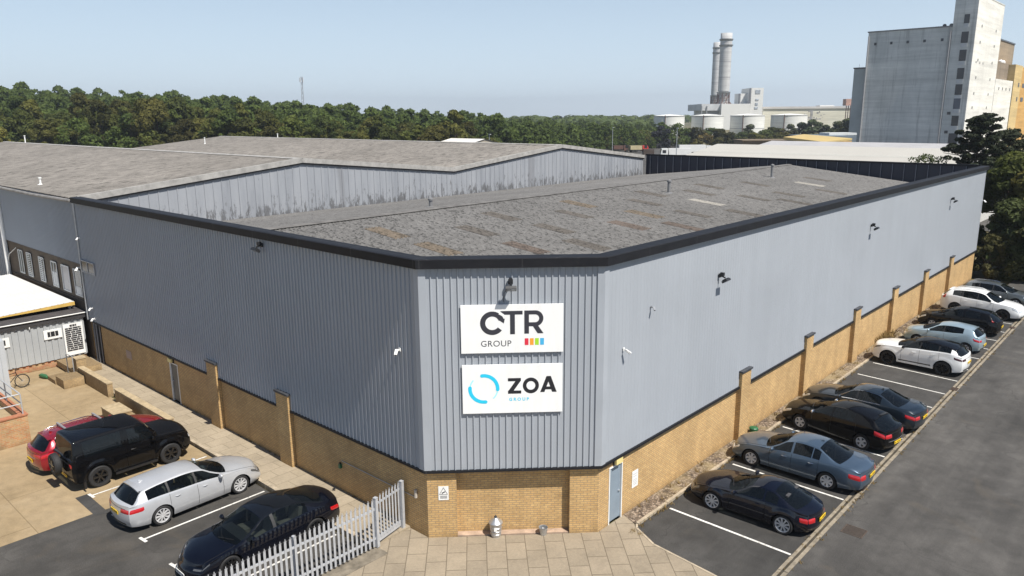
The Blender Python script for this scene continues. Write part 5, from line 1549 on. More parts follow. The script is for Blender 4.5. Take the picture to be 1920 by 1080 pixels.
# belt of smaller trees below the tanks, each its own shape and colour
GB = 'trees in the belt below the white tanks'
bp_, _ = tree_proto('broadleaf_tree', 'dark green tree in the belt below the white tanks', 'tree', 8.5, 9.0, .6, 24, 1500, .6, m_leaf, group=GB, r0=.2)
bq_, _ = tree_proto('broadleaf_tree', 'yellow green tree in the belt below the white tanks', 'tree', 7.6, 8.4, .4, 22, 1400, .6, m_leafy, group=GB, r0=.2)
br_, _ = tree_proto('conifer_tree', 'dark pointed conifer in the belt below the cream hall', 'tree', 9.5, 6.8, .05, 34, 2200, .5, m_pine, kind='cone', group=GB, r0=.18)
used = set()
for k, (px, D, pr, s) in enumerate([(1215, 335, bp_, 1.0), (1228, 330, bq_, .9), (1190, 325, bp_, 1.0), (1170, 318, bq_, .8), (1290, 345, bp_, 1.0), (1306, 340, bp_, 1.15), (1322, 338, bq_, 1.05), (1340, 344, bp_, 1.1), (1358, 340, bp_, 1.05), (1376, 345, bq_, .75), (1392, 338, bp_, .85),
        (1408, 352, br_, 1.15), (1420, 340, bp_, .8), (1436, 345, bp_, .95), (1452, 350, bp_, 1.1), (1470, 352, bp_, 1.0), (1490, 350, br_, 1.15), (1506, 352, br_, 1.25), (1522, 352, br_, 1.4), (1540, 355, br_, 1.25), (1556, 352, br_, 1.1), (1572, 355, br_, 1.3), (1590, 358, br_, 1.45), (1600, 350, br_, 1.35), (1500, 330, bp_, .7), (1460, 330, bp_, .75), (1520, 335, bp_, .7), (1400, 322, bp_, .6), (1350, 322, bp_, .6), (1310, 320, bq_, .6), (1250, 345, bp_, .85), (1143, 316, bq_, .9), (1130, 318, bp_, 1.0)]):
    p = far(px, D); z = -.1
    if id(pr) not in used: used.add(id(pr)); o = pr; o.location = (p.x, p.y, z); o.rotation_euler = (0, 0, k * 1.7)
    else: o = dup(pr, (p.x, p.y, z), k * 1.7)
    o.scale = (s, s, s * .8)
o, _ = tree_proto('copper_tree', 'dark purple leaved tree in front of the leftmost tank', 'tree', 9.0, 8.6, .4, 24, 1700, .6, m_copper, r0=.2); p = far(1243, 318); o.location = (p.x, p.y, -.1)
o, _ = tree_proto('roundheaded_tree', 'dome shaped dark tree between the leftmost tank and the lamp post', 'tree', 9.6, 11.5, .4, 28, 2000, .6, m_leaf, r0=.2); p = far(1272, 322); o.location = (p.x, p.y, -.1)
o.name = 'broadleaf_tree'

# the trees past the right hand end of the warehouse
def pine(label, x, y, h, w_, seed, nl=5200):
    rng = np.random.default_rng(seed); t = thing('pine_tree', label, 'tree', (0, 0, 0)); m = MB(); r0 = .22
    lean = rng.normal(size=2) * .04
    m.tube([(0, 0, -.2), (lean[0] * h * .5, lean[1] * h * .5, h * .5), (lean[0] * h, lean[1] * h, h * .96)], r0, 8, radii=[r0 * 1.3, r0 * .8, r0 * .12])
    bl = []
    nb = 64
    for k in range(nb):
        f = .26 + .72 * k / nb; z = h * f; a = k * 2.4 + rng.uniform(-.5, .5)
        L = w_ / 2 * max(.06, 1.04 - (f - .26) / .74) ** .7 * rng.uniform(.65, 1.15) + .25
        e = Vector((lean[0] * z + L * math.cos(a), lean[1] * z + L * math.sin(a), z + L * rng.uniform(.05, .30)))
        m.tube([(lean[0] * z, lean[1] * z, z), (lean[0] * z + L * .5 * math.cos(a), lean[1] * z + L * .5 * math.sin(a), z + .02), e], .05, 5, radii=[.07, .05, .02])
        for q_ in range(5):
            g = .30 + .70 * q_ / 4; rr = (.24 + .26 * rng.uniform()) * (1.15 - .35 * f)
            bl.append((lean[0] * z + L * g * math.cos(a) + rng.normal() * .22, lean[1] * z + L * g * math.sin(a) + rng.normal() * .22, z + L * g * .16 + .12, rr * 1.15, rr * 1.15, rr * .55))
    bl.append((lean[0] * h, lean[1] * h, h * .96, .35, .35, .6))
    o = bpy.data.objects.new('crown', crown_mesh('crown', crown_arrays(bl, nl, .155, rng, .3), m_pine)); C.objects.link(o); o.parent = t
    m.build('trunk', m_bark, t); t.location = (x, y, -.1); return t
pine('tall dark pine tree beyond the warehouse corner, its top against the white tower', -1.2, 74.5, 13.2, 8.6, 3, 34000)
pine('second dark pine tree, right of the tall pine and against the white mill', 2.4, 77.0, 11.6, 8.6, 8, 26000)
pine('dark pine tree at the right edge before the yellow mill', 6.3, 80.5, 13.6, 9.0, 12, 28000)
m_leafr = leafmat('roadside leaves', (.080, .092, .022), (.24, .23, .05), transl=.4)
m_leafd = leafmat('dark leaves', (.030, .038, .012), (.085, .090, .026))  # darker leaf tone for the thicket and lower trees
def roadtree(label, x, y, h, w_, base, mat, seed, n=7000, leaf=.24, nb=40, name='roadside_tree'):
    rng = np.random.default_rng(seed); bl = make_blobs(rng, h, w_, base, nb); t = thing(name, label, 'tree' if h > 4 else 'bush', (0, 0, 0))
    o = bpy.data.objects.new('crown', crown_mesh('crown', crown_arrays(bl, n, leaf, rng), mat)); C.objects.link(o); o.parent = t
    trunk_mb(rng, h, w_, max(base, .5), .16, bl, 9).build('trunk', m_bark, t); t.location = (x, y, -.1); return t
roadtree('bushy olive tree with yellowing top beside the far corner of the warehouse', 4.7, 61.8, 9.9, 5.0, 1.0, m_leafr, 4, 14000, .22, 46)
roadtree('yellow green tree at the right edge behind the parked cars', 7.2, 61.0, 9.2, 5.6, 1.0, m_leafr, 5, 13000, .22, 46)
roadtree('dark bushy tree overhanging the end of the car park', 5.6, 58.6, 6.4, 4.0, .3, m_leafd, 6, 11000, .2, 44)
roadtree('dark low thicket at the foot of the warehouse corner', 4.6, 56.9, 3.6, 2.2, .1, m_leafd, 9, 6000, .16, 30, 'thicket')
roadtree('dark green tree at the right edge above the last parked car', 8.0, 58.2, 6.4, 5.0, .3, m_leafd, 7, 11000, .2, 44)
roadtree('green tree further right along the boundary', 12.0, 63.5, 9.0, 7.5, .8, m_leafr, 14, 6500)
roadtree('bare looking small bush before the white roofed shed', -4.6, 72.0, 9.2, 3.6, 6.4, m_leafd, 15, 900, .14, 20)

# weeds: dry tufts along kerb and channel, one mass nobody could count
m_weed = leafmat('dry weeds', (.13, .105, .035), (.26, .20, .075), transl=.15)
vv = []
def tuft(x, y, z, h, n, spread):
    rng = nprng
    for k in range(n):
        a = rng.uniform(0, 6.283); r = rng.uniform(0, spread); bx_, by_ = x + r * math.cos(a), y + r * math.sin(a)
        hh = h * rng.uniform(.4, 1.2); dx, dy = rng.normal(size=2) * hh * .45; w2 = .006 + .006 * rng.random()
        px_, py_ = -math.sin(a) * w2, math.cos(a) * w2
        vv.append([(bx_ - px_, by_ - py_, z), (bx_ + px_, by_ + py_, z), (bx_ + dx * .6 + px_, by_ + dy * .6 + py_, z + hh * .7), (bx_ + dx, by_ + dy, z + hh)])
for k in range(150):
    y = 5.0 + 47 * rt.random() ** 1.3; tuft(4.60 + rt.uniform(-.06, .10), y, 0, rt.uniform(.05, .13), 16, .12)
for k in range(170):
    y = 4.2 + 40 * rt.random() ** 1.2; tuft(rt.choice((9.02, 9.14, 9.30, 9.36)) + rt.uniform(-.03, .03), y, .0, rt.uniform(.03, .10), 12, .09)
for k in range(60): tuft(rt.uniform(3.9, 4.45), 6 + 48 * rt.random(), .05, rt.uniform(.08, .22), 14, .14)
for k in range(14): tuft(4.75 + rt.uniform(-.15, .25), 4.62 + rt.uniform(-.1, .1), 0, .07, 20, .1)
for k in range(45): tuft(rt.uniform(-26, -1.5), -.04 + rt.uniform(-.02, .02), .1, .06, 8, .08)
for k in range(18): tuft(4.05 + rt.uniform(-.2, .35), 32.6 + rt.uniform(-1.2, 1.2), .05, .45, 40, .25)
o = bpy.data.objects.new('weeds', crown_mesh('weeds', np.array(vv).reshape(-1, 3), m_weed)); C.objects.link(o)
tag(o, 'dry straw coloured weeds along the kerb edging and drain channel', 'weeds', kind='stuff')
# ================================================================ CARS
def pchip(xs, ys):
    xs = np.array(xs, float); ys = np.array(ys, float)
    if xs[0] > xs[-1]: xs = xs[::-1]; ys = ys[::-1]
    h = np.diff(xs); d = np.diff(ys) / h; m_ = np.zeros(len(xs))
    for i in range(1, len(xs) - 1):
        if d[i - 1] * d[i] > 0:
            w1 = 2 * h[i] + h[i - 1]; w2 = h[i] + 2 * h[i - 1]; m_[i] = (w1 + w2) / (w1 / d[i - 1] + w2 / d[i])
    m_[0] = d[0]; m_[-1] = d[-1]
    def f(x):
        x = min(max(x, xs[0]), xs[-1]); i = min(max(int(np.searchsorted(xs, x)) - 1, 0), len(h) - 1)
        t = (x - xs[i]) / h[i]
        return float((2 * t**3 - 3 * t**2 + 1) * ys[i] + (t**3 - 2 * t**2 + t) * h[i] * m_[i] + (-2 * t**3 + 3 * t**2) * ys[i + 1] + (t**3 - t**2) * h[i] * m_[i + 1])
    return f

def paint(name, col, metal=.0, rough=.32, coat=1.0, spec=.35):
    m, t, b = newmat(name)
    b.inputs['Base Color'].default_value = col + (1,); b.inputs['Metallic'].default_value = metal
    b.inputs['Roughness'].default_value = rough; b.inputs['Coat Weight'].default_value = coat; b.inputs['Coat Roughness'].default_value = .02
    b.inputs['Specular IOR Level'].default_value = spec
    n = noise(t, 1.2, 4, .6, tc(t)); n2 = noise(t, 1.0, 4, .6, scaled(t, tc(t), (2, 2, 6)))
    c = ramp(t, n, [(.3, tuple(v * .92 for v in col)), (.7, tuple(min(1, v * 1.06) for v in col))])
    sp = N(t, 'ShaderNodeSeparateXYZ'); t.links.new(tc(t), sp.inputs[0])
    d = math_(t, 'ADD', math_(t, 'MULTIPLY', sp.outputs[2], -1.6), n2)
    c = mix(t, ramp(t, d, [(0.0, 0.0), (.35, .10)]), c, (.06, .052, .042))       # road dust on the sills
    t.links.new(c, b.inputs['Base Color'])
    return m
def glass(name, tint, clear):
    """tinted glass over a modelled cabin"""
    m, t, b = newmat(name)
    b.inputs['Base Color'].default_value = (.006, .008, .010, 1); b.inputs['Roughness'].default_value = .02; b.inputs['Specular IOR Level'].default_value = .55
    tr = N(t, 'ShaderNodeBsdfTransparent'); tr.inputs['Color'].default_value = tint + (1,)
    ms = N(t, 'ShaderNodeMixShader'); ms.inputs[0].default_value = clear
    out = [n for n in t.nodes if n.type == 'OUTPUT_MATERIAL'][0]
    t.links.new(b.outputs[0], ms.inputs[1]); t.links.new(tr.outputs[0], ms.inputs[2]); t.links.new(ms.outputs[0], out.inputs[0])
    return m
m_glass = glass('privacy glass', (.30, .36, .38), .35)
m_glassl = glass('clear glass', (.62, .70, .70), .62)
m_cabin = simple('cabin trim', (.022, .022, .024), .8, 0, .2, 4)
m_seat = simple('seat cloth', (.040, .040, .043), .85, 0, .3, 6)
m_seatl = simple('seat leather', (.16, .145, .12), .6, 0, .2, 6)
m_trim = simple('black trim', (.012, .012, .013), .45, 0, 0)
m_tyre = simple('tyre rubber', (.016, .016, .017), .75, 0, 0)
m_alloy = simple('alloy rim', (.62, .62, .63), .35, .35, 0)
m_blkrim = simple('black rim', (.012, .012, .013), .25, .3, 0, coat=.5)
m_lampr = simple('red tail lamp', (.42, .008, .012), .12, 0, .1, 8, coat=1)
m_lampw = simple('clear head lamp', (.62, .64, .66), .08, .35, .3, 14, coat=1)
m_lampd = simple('dark head lamp', (.10, .105, .11), .08, .3, .3, 14, coat=1)
m_plate = simple('yellow plate', (.80, .52, .02), .4, 0, 0)
m_platew = simple('white plate', (.78, .78, .75), .4, 0, 0)
m_chrome = simple('chrome', (.72, .72, .73), .1, 1, 0)
m_under = simple('underbody', (.008, .008, .009), .9, 0, 0)

YSEC = [(-.3, .90), (0, .915), (.12, .955), (.35, .995), (.5, 1.0), (.68, .985), (.88, .955), (1.0, .925)]
def car(spec):
    S_ = dict(zb=.20, ysec=YSEC, ws_lag=.14, nose_bulge=.16, tail_bulge=.10, hood_crown=.035, roof_crown=.055, plan_f=.86, plan_r=.88, front_in=(.07, .0, .02, .12), rear_in=(.06, .0, .01, .05), doors=2, spokes=10, rim='alloy', flare=0.0)
    S_.update(spec); s = S_
    L, W, wb, rw = s['L'], s['W'], s['wb'], s['rw']
    nose = wb / 2 + s['fo']; tail = nose - L; hwm = W / 2
    zc = pchip(*zip(*s['top'])); zbelt = pchip(*zip(*s['belt']))
    wst, wsb, rwt, rwb = s['ws'][1], s['ws'][0], s['rwn'][0], s['rwn'][1]     # windscreen base/top x, rear window top/base x
    fa, ra = wb / 2, -wb / 2; rarch = rw + s.get('arch', .055)
    ysf = pchip(*zip(*s['ysec']))
    zroof = max(z for x, z in s['top'])
    def hw(x):
        k = 1.0
        lf, lr = s.get('plan_lf', .75), s.get('plan_lr', .6)
        if x > nose - lf: t = (x - nose + lf) / lf; k = 1 - (1 - s['plan_f']) * t**2.2
        if x < tail + lr: t = (tail + lr - x) / lr; k = 1 - (1 - s['plan_r']) * t**2.2
        return hwm * k
    def zlow(x):
        z = s['zb']
        for a in (fa, ra):
            if abs(x - a) < rarch:
                z = max(z, rw + math.sqrt(max(0, rarch**2 - (x - a)**2)))
        if x > fa + rarch: z = s['zb'] + (x - fa - rarch) * .05
        if x < ra - rarch: z = s['zb'] + (ra - rarch - x) * .12
        return z
    def inset(x, f):
        lf = .45; o = 0
        if x > nose - lf:
            t = (x - nose + lf) / lf; a = s['front_in']; o -= t**2 * np.interp(f, (0, .3, .7, 1), a)
        if x < tail + lf:
            t = (tail + lf - x) / lf; a = s['rear_in']; o += t**2 * np.interp(f, (0, .3, .7, 1), a)
        return o
    def side(x, f, sd=1, out=0.0):
        zl, zt = zlow(x), zbelt(x); z = zl + f * (zt - zl); zr_ = (z - s['zb']) / (zt - s['zb'])
        y = hw(x) * ysf(zr_)
        fl = s['flare']
        if fl:
            for a in (fa, ra):
                d = math.hypot(x - a, z - rw)
                if d < rarch + .16: y += fl * min(1, (rarch + .16 - d) / .06)
        return Vector((x + inset(x, f), sd * (y + out), z))
    FR = [0, .06, .18, .34, .5, .66, .80, .92, 1.0]
    lagf = s['ws_lag']
    def rail(x):       # cantrail point: x -> (y, z)
        zb_ = zbelt(x); xm = (wst + rwt) / 2
        zz = zc(x + lagf * min(1, max(0, (x - wst) / .25))) if x > xm else zc(x - lagf * .6 * min(1, max(0, (rwt - x) / .25)))
        t = max(0, min(1, (zz - zb_ - .06) / (zroof - zb_ - .06)))
        drop = s['hood_crown'] * (1 - t) + s['roof_crown'] * t
        z = max(zz - drop, zb_ + .012); t2 = max(0, min(1, (z - zb_) / (zroof - zb_ - s['roof_crown'])))
        yb = hw(x) * ysf(1.0)
        return yb * .955 * (1 - t2) + s['roofw'] * t2, z
    def bulge(x):
        if x > wst: return s['nose_bulge'] * smooth01((x - wst) / max(.3, wsb - wst)) if x < wsb else s['nose_bulge']
        if x < rwt: return -s['tail_bulge'] * smooth01((rwt - x) / max(.3, rwt - rwb) if rwt > rwb else 1)
        return 0
    def upper(x, u, sd=1, out=0.0):
        """u 0..1 belt->cantrail, 1..2 cantrail->centre"""
        yr, zr_ = rail(x); yb, zb_ = hw(x) * ysf(1.0), zbelt(x); zcx = max(zc(x), zr_)
        if u <= 1:
            bow = .018 * math.sin(math.pi * u)
            return Vector((x + inset(x, 1), sd * (yb + (yr - yb) * u + bow + out), zb_ + (zr_ - zb_) * u))
        t = u - 1; y = yr * (1 - t)
        k = 1 - (y / yr)**2
        return Vector((x + inset(x, 1) + bulge(x) * k, sd * y, zr_ + (zcx - zr_) * k + out))
    # stations
    xs = set(np.linspace(tail, nose, 46))
    for a in (fa, ra):
        for t in np.linspace(0, math.pi, 15): xs.add(a + rarch * math.cos(t))
        xs.add(a + rarch * 1.0005); xs.add(a - rarch * 1.0005)
    for v in (wst, wsb, rwt, rwb): xs |= {v - .012, v + .012}
    D_ = s['dlo']     # side glass panes (x front, x rear) pairs
    for a, b_ in D_: xs |= {a, b_}
    for v in s['seams']: xs |= {v - .006, v + .006}
    for v in (nose - .02, nose - .06, nose - .13, nose - .24, tail + .02, tail + .06, tail + .13): xs.add(v)
    xs = sorted(x for x in xs if tail <= x <= nose)
    xx = [xs[0]]
    for v in xs[1:]:
        if v - xx[-1] > .0025: xx.append(v)
    xs = xx
    gb, gt = s.get('gl', (.10, .90))
    UR = [gb, (gb + gt) / 2, gt, 1.0, 1.0 + s.get('pillar', .07), 1.25, 1.45, 1.65, 1.83, 2.0]
    parts = {}
    def add(key, q):
        parts.setdefault(key, MB()).face(q)
    nR = len(FR) - 1
    root = thing('parked_car', s['label'], 'car', (0, 0, 0))
    def seam(xm): return any(abs(xm - v) < .0055 for v in s['seams'])
    dspan = s['door_x']     # list of (xrear,xfront)
    for sd in (1, -1):
        prev = None
        for i in range(len(xs) - 1):
            x0, x1 = xs[i], xs[i + 1]; xm = (x0 + x1) / 2
            c0 = [side(x0, f, sd) for f in FR] + [upper(x0, u, sd) for u in UR]
            c1 = [side(x1, f, sd) for f in FR] + [upper(x1, u, sd) for u in UR]
            cd_ = None
            for di, (a, b_) in enumerate(dspan):
                if a < xm < b_: cd_ = di
            yr0 = rail(xm)[1] - zbelt(xm)
            for j in range(len(c0) - 1):
                key = 'body'
                if j < nR:
                    if cd_ is not None and j >= 1: key = 'door%d_%d' % (cd_, sd)
                    if seam(xm) and j >= 1: continue
                else:
                    u = (UR[j - nR - 1] if j > nR else 0, UR[j - nR])
                    if u[0] >= gb - 1e-6 and u[1] <= gt + 1e-6:
                        for gi, (a, b_) in enumerate(D_):
                            if b_ - 1e-4 <= xm <= a + 1e-4 and yr0 > .07: key = 'sglass%d_%d' % (gi, sd)
                        if key == 'body' and s.get('blackpillar') and D_[-1][1] < xm < D_[0][0]: key = 'pillar_trim%d_%d' % (sum(1 for a_, _b in D_ if xm < _b), sd)
                    elif u[0] >= 1.0 + s.get('pillar', .07) - 1e-6:
                        if wst < xm < wsb: key = 'windscreen'
                        elif rwb < xm < rwt and not s.get('norw'): key = 'rear_window'
                        elif xm >= wsb: key = 'bonnet' if xm < nose - .10 else 'body'
                        elif rwt < xm < wst and s.get('roofkey'): key = 'roof_panel'
                        elif xm < rwb and s.get('saloon'): key = 'boot_lid'
                    elif u[0] >= gt - 1e-6 and s.get('roofkey') and rwb < xm < wsb and yr0 > .07: key = 'roof_panel'
                q_ = [c0[j], c1[j], c1[j + 1], c0[j + 1]]
                add(key, q_ if sd < 0 else q_[::-1])
        # wheel arch liners
        for a in (fa, ra):
            ts = np.linspace(0, math.pi, 15); g = []
            for t in ts:
                x = a + rarch * math.cos(t); z = max(s['zb'], rw + rarch * math.sin(t)); y = side(min(max(x, tail), nose), 0, sd).y
                g.append([(x, y - sd * .004, z), (x, y - sd * .30, z)])
            parts.setdefault('arch_liner', MB()).quadgrid(g)
            m = parts['arch_liner']; m.face([(g[k][1]) for k in range(len(g))])
    # closed ends
    def cap_pt(front, t, f, out=0.0):
        x = nose if front else tail
        p = side(x, f, 1) if f < 1 else side(x, 1.0, 1)
        B = s['nose_bulge'] if front else -s['tail_bulge']
        yr, zr_ = rail(x); zcx = max(zc(x), zr_); y = p.y * t
        if f >= .999:
            ay = abs(y)
            z = (zr_ + (zcx - zr_) * (1 - (ay / yr)**2)) if ay <= yr else p.z + (zr_ - p.z) * (p.y - ay) / max(1e-6, p.y - yr)
        else:
            z = p.z + ((zcx - p.z) if False else 0) + f**3 * (1 - t * t) * (zcx - zbelt(x)) * .6
        k = 1 - t * t
        return Vector((p.x + (B * k) + (out if front else -out), y, z))
    for front in (True, False):
        x = nose if front else tail; pb = side(x, 1, 1).y; yr = rail(x)[0]
        tt = [1.0] + [upper(x, u, 1).y / pb for u in UR]; tt = sorted(set([round(v, 5) for v in tt] + [round(-v, 5) for v in tt]))
        g = [[cap_pt(front, t, f) for t in tt] for f in FR]
        parts.setdefault('bumper_front' if front else 'bumper_rear', MB()).quadgrid(g, flip=not front)
    names = {'body': 'body', 'bumper_front': 'front_bumper', 'bumper_rear': 'rear_bumper', 'bonnet': 'bonnet', 'boot_lid': 'boot_lid', 'windscreen': 'windscreen', 'rear_window': 'rear_window', 'arch_liner': 'wheel_arch', 'roof_panel': 'roof_panel', 'pillar_trim': 'pillar_trim'}
    P = s['paint']; mats = {'windscreen': s.get('wsglass', m_glassl), 'rear_window': m_glass, 'arch_liner': m_under, 'roof_panel': s.get('roofmat', P), 'pillar_trim': m_trim}
    made = {}
    for k, mb in parts.items():
        if k.startswith('door'): nm, mt = 'door', P
        elif k.startswith('pillar_trim'): nm, mt = 'pillar_trim', m_trim
        elif k.startswith('sglass'): nm, mt = 'side_window', s.get('sglass', m_glass)
        else: nm, mt = names[k], mats.get(k, P)
        made[k] = mb.build(nm, mt, root, smooth=True, merge=True)
    # cabin: dark tub, dashboard and seats behind the glass
    zf = zbelt(0) - .42; mb = MB(); x_f, x_r = wsb - .35, rwb + .25
    mb.box(x_r, x_f, -hwm * .80, hwm * .80, s['zb'] + .10, zf); mb.box(x_f - .25, x_f + .1, -hwm * .78, hwm * .78, zf, zbelt(x_f) - .06)
    mb.build('cabin_floor', m_cabin, root)
    sm_ = s.get('seatmat', m_seat); zh = zroof - .22
    for xs_, sd in ((.05, 1), (.05, -1)) + (((-.85, 1), (-.85, -1)) if not s.get('norear') else ()):
        mb = MB(); y_ = sd * hwm * .40; wd = .24
        mb.obox((xs_ + .12, y_, zf + .10), (1, 0, .1), (0, 1, 0), (-.1, 0, 1), .26, wd, .08)
        mb.obox((xs_ - .20, y_, (zf + zh) / 2 + .02), (1, 0, .25), (0, 1, 0), (-.25, 0, 1), .07, wd, (zh - zf) / 2 - .10)
        mb.obox((xs_ - .30, y_, zh - .03), (1, 0, .2), (0, 1, 0), (-.2, 0, 1), .05, .13, .09)
        mb.build('seat', sm_, root)
    # floor pan
    m = MB(); m.box(tail + .25, nose - .25, -hwm * .62, hwm * .62, s['zb'] + .0, s['zb'] + .22); m.build('underbody', m_under, root)
    def patch(pts_uv, fn, out, n=6, mm=6, th=.012):
        mb = MB(); (u0, v0), (u1, v1), (u2, v2), (u3, v3) = pts_uv
        def uv(a, b_): return ((u0 * (1 - a) + u1 * a) * (1 - b_) + (u3 * (1 - a) + u2 * a) * b_, (v0 * (1 - a) + v1 * a) * (1 - b_) + (v3 * (1 - a) + v2 * a) * b_)
        g = []
        for i in range(n + 1):
            row = []
            for j in range(mm + 1):
                a, b_ = i / n, j / mm; p = fn(*uv(a, b_)); e = 1e-3
                uu = uv(a, b_); pu = fn(uu[0] + e, uu[1]) - p; pv = fn(uu[0], uu[1] + e) - p; nn = pu.cross(pv)
                nn = nn.normalized() if nn.length > 1e-12 else Vector((0, 0, 1))
                ctr = Vector((p.x * .6, 0, .55))
                if nn.dot(p - ctr) < 0: nn = -nn
                edge = i in (0, n) or j in (0, mm)
                row.append(p + nn * (-.003 if edge else out))
            g.append(row)
        mb.quadgrid(g); return mb
    def merge_mb(a, b_):
        n = len(a.v); a.v += b_.v; a.f += [tuple(i + n for i in f) for f in b_.f]; a.mi += b_.mi; return a
    # lamps: a piece on the corner of the cap running into a piece on the flank
    for front, key, nm in ((True, 'head', 'headlight'), (False, 'tailc', 'tail_light')):
        if key not in s: continue
        t0, t1, f0, f1, xl, g0, g1 = s[key]          # cap t range, f range, flank length, flank f range at its end
        for sd in (1, -1):
            x = nose if front else tail; dx = -1 if front else 1
            mb = patch([(sd * t0, f0 + (g0 - f0) * -.0), (sd * .995, f0), (sd * .995, f1), (sd * t0, f1)], lambda u, v: cap_pt(front, max(-1, min(1, u)), v), .010, 8, 4)
            mb2 = patch([(x + dx * .005, f0), (x + dx * xl, g0), (x + dx * xl, g1), (x + dx * .005, f1)], lambda u, v: side(u, v, sd), .010, 8, 4)
            merge_mb(mb, mb2).build(nm, s.get('headmat', m_lampw) if front else s.get('tailmat', m_lampr), root, smooth=True)
    for x0, x1, u0, u1 in s.get('tallamp', []):        # tail lamps climbing the rear pillar
        for sd in (1, -1):
            mb = patch([(x0, u0[0]), (x1, u0[1]), (x1, u1[1]), (x0, u1[0])], lambda u, v: side(u, v, sd) if v <= 1 else upper(u, v - 1, sd), .012, 5, 10)
            mb.build('tail_light', s.get('tailmat', m_lampr), root, smooth=True)
    # plates
    for front, zf in ((True, s.get('fplate', .30)), (False, s.get('rplate', .52))):
        p = cap_pt(front, 0, zf); d = 1 if front else -1
        mb = MB(); mb.obox((p.x + d * .012, 0, p.z), (0, 1, 0), (1, 0, 0), (0, 0, 1), .26, .008, .056)
        pl = mb.build('number_plate', m_platew if front else m_plate, root)
        mb = MB()
        for k in range(7):
            if k == 4: continue
            yy = -.21 + k * .068; mb.box(p.x + d * .021 - .001, p.x + d * .021 + .001, yy, yy + .036, p.z - .030, p.z + .030)
        mb.build('plate_marks', m_trim, pl)
    # grille and lower intake
    if s.get('grille'):
        t0, f0, f1 = s['grille']
        patch([(-t0, f0), (t0, f0), (t0, f1), (-t0, f1)], lambda u, v: cap_pt(True, u, v), .006, 8, 3).build('grille', m_trim, root)
    if s.get('rear_low'):
        t0, f0, f1, mt = s['rear_low']
        patch([(-t0, f0), (t0, f0), (t0, f1), (-t0, f1)], lambda u, v: cap_pt(False, u, v), .006, 10, 3).build('bumper_insert', mt, root)
    # dark lower valance front and rear, shut lines of bonnet and tail
    for front in (True, False):
        patch([(-.80, .0), (.80, .0), (.74, .17), (-.74, .17)], lambda u, v, fr=front: cap_pt(fr, u, v), .005, 12, 3).build('lower_valance', m_trim, root)
    for sd in (1, -1):
        mb = MB(); pts = [upper(x, 1.075, sd, .001) for x in np.linspace(wsb + .02, nose - .14, 12)]; mb.tube(pts, .006, 4); mb.build('shut_line', m_under, root)
    mb = MB(); mb.tube([cap_pt(False, t, .88) + Vector((-.001, 0, 0)) for t in np.linspace(-.78, .78, 13)], .007, 4); mb.build('shut_line', m_under, root)
    # mirrors, handles, wipers
    xm_ = s['mirror']
    for sd in (1, -1):
        p = upper(xm_, .06, sd)
        mb = MB(); c = p + Vector((.0, sd * .13, .06))
        g = []
        for k in range(7):
            a = -math.pi / 2 + math.pi * k / 6; rr = math.cos(a)
            g.append([c + Vector((.075 * rr * math.cos(b_) * (1.25 if math.cos(b_) > 0 else .6), sd * .11 * math.sin(a), .075 * rr * math.sin(b_) + .01)) for b_ in np.linspace(0, 2 * math.pi, 13)[:-1]])
        mb.quadgrid(g, close=True); mb.bar(p + Vector((0, -sd * .03, .01)), c + Vector((0, -sd * .05, -.03)), .025)
        mb.build('wing_mirror', s.get('mirrormat', P), root, smooth=True)
    for di, (a, b_) in enumerate(dspan):
        for sd in (1, -1):
            if s.get('nohandle'): continue
            h = side(a + .16, .84, sd); h2 = side(a + .34, .84, sd)
            mb = MB(); mb.tube([h + Vector((0, sd * .012, 0)), (h + h2) / 2 + Vector((0, sd * .034, 0)), h2 + Vector((0, sd * .012, 0))], .014, 6)
            dk_ = 'door%d_%d' % (di, sd)
            if dk_ in made: mb.build('door_handle', s.get('handlemat', P), made[dk_])
    mb = MB()
    for a, b_ in (((1.25, 1.20), (1.9, 1.4)), ((1.85, 1.85), (1.25, 1.5))):
        pass
    for k, (u0, u1) in enumerate(((1.92, 1.30), (1.45, 1.10))):
        sd = 1 if k == 0 else -1
        A = upper(wsb - .03, u0, 1 if k == 0 else -1, .012); B = upper(wsb - .13, u1, -1 if k else 1, .02)
        mb.bar(A, B, .010); mb.build('wiper', m_trim, root); mb = MB()
    if s.get('rails'):
        for sd in (1, -1):
            pts = [upper(x, 1.05, sd) + Vector((0, 0, .045 if k not in (0, 7) else .0)) for k, x in enumerate(np.linspace(wst - .25, rwt + .12, 8))]
            mb = MB(); mb.tube(pts, .02, 6); mb.build('roof_rail', s['rails'], root, smooth=True)
    if s.get('bars'):
        for x in s['bars']:
            A, B = upper(x, 1.02, 1), upper(x, 1.02, -1); zt = upper(x, 2, 1).z + .07
            mb = MB(); mb.obox(((A.x), 0, zt), (0, 1, 0), (1, 0, 0), (0, 0, 1), A.y + .02, .035, .016)
            for p in (A, B): mb.bar(p, Vector((p.x, p.y, zt)), .03)
            mb.build('roof_bar', s.get('barmat', m_chrome), root)
    if s.get('chromeline'):
        for sd in (1, -1):
            a, b_ = D_[0][0], D_[-1][1]
            pts = [upper(x, gt + .02, sd, .006) for x in np.linspace(b_ + .02, a - .05, 16)]; low = [upper(x, gb - .02, sd, .006) for x in np.linspace(a + .0, b_, 16)]
            mb = MB(); mb.tube(pts + low, .013, 5); mb.build('window_trim', m_chrome, root)
    if s.get('aerial') is not None:
        p = upper(s['aerial'], 2.0); mb = MB(); mb.hexa([p + Vector(v) for v in ((-.09, -.025, -.01), (.07, -.02, -.01), (.07, .02, -.01), (-.09, .025, -.01), (-.09, -.006, .06), (-.04, -.006, .06), (-.04, .006, .06), (-.09, .006, .06))]); mb.build('roof_aerial', s.get('aerialmat', P), root)
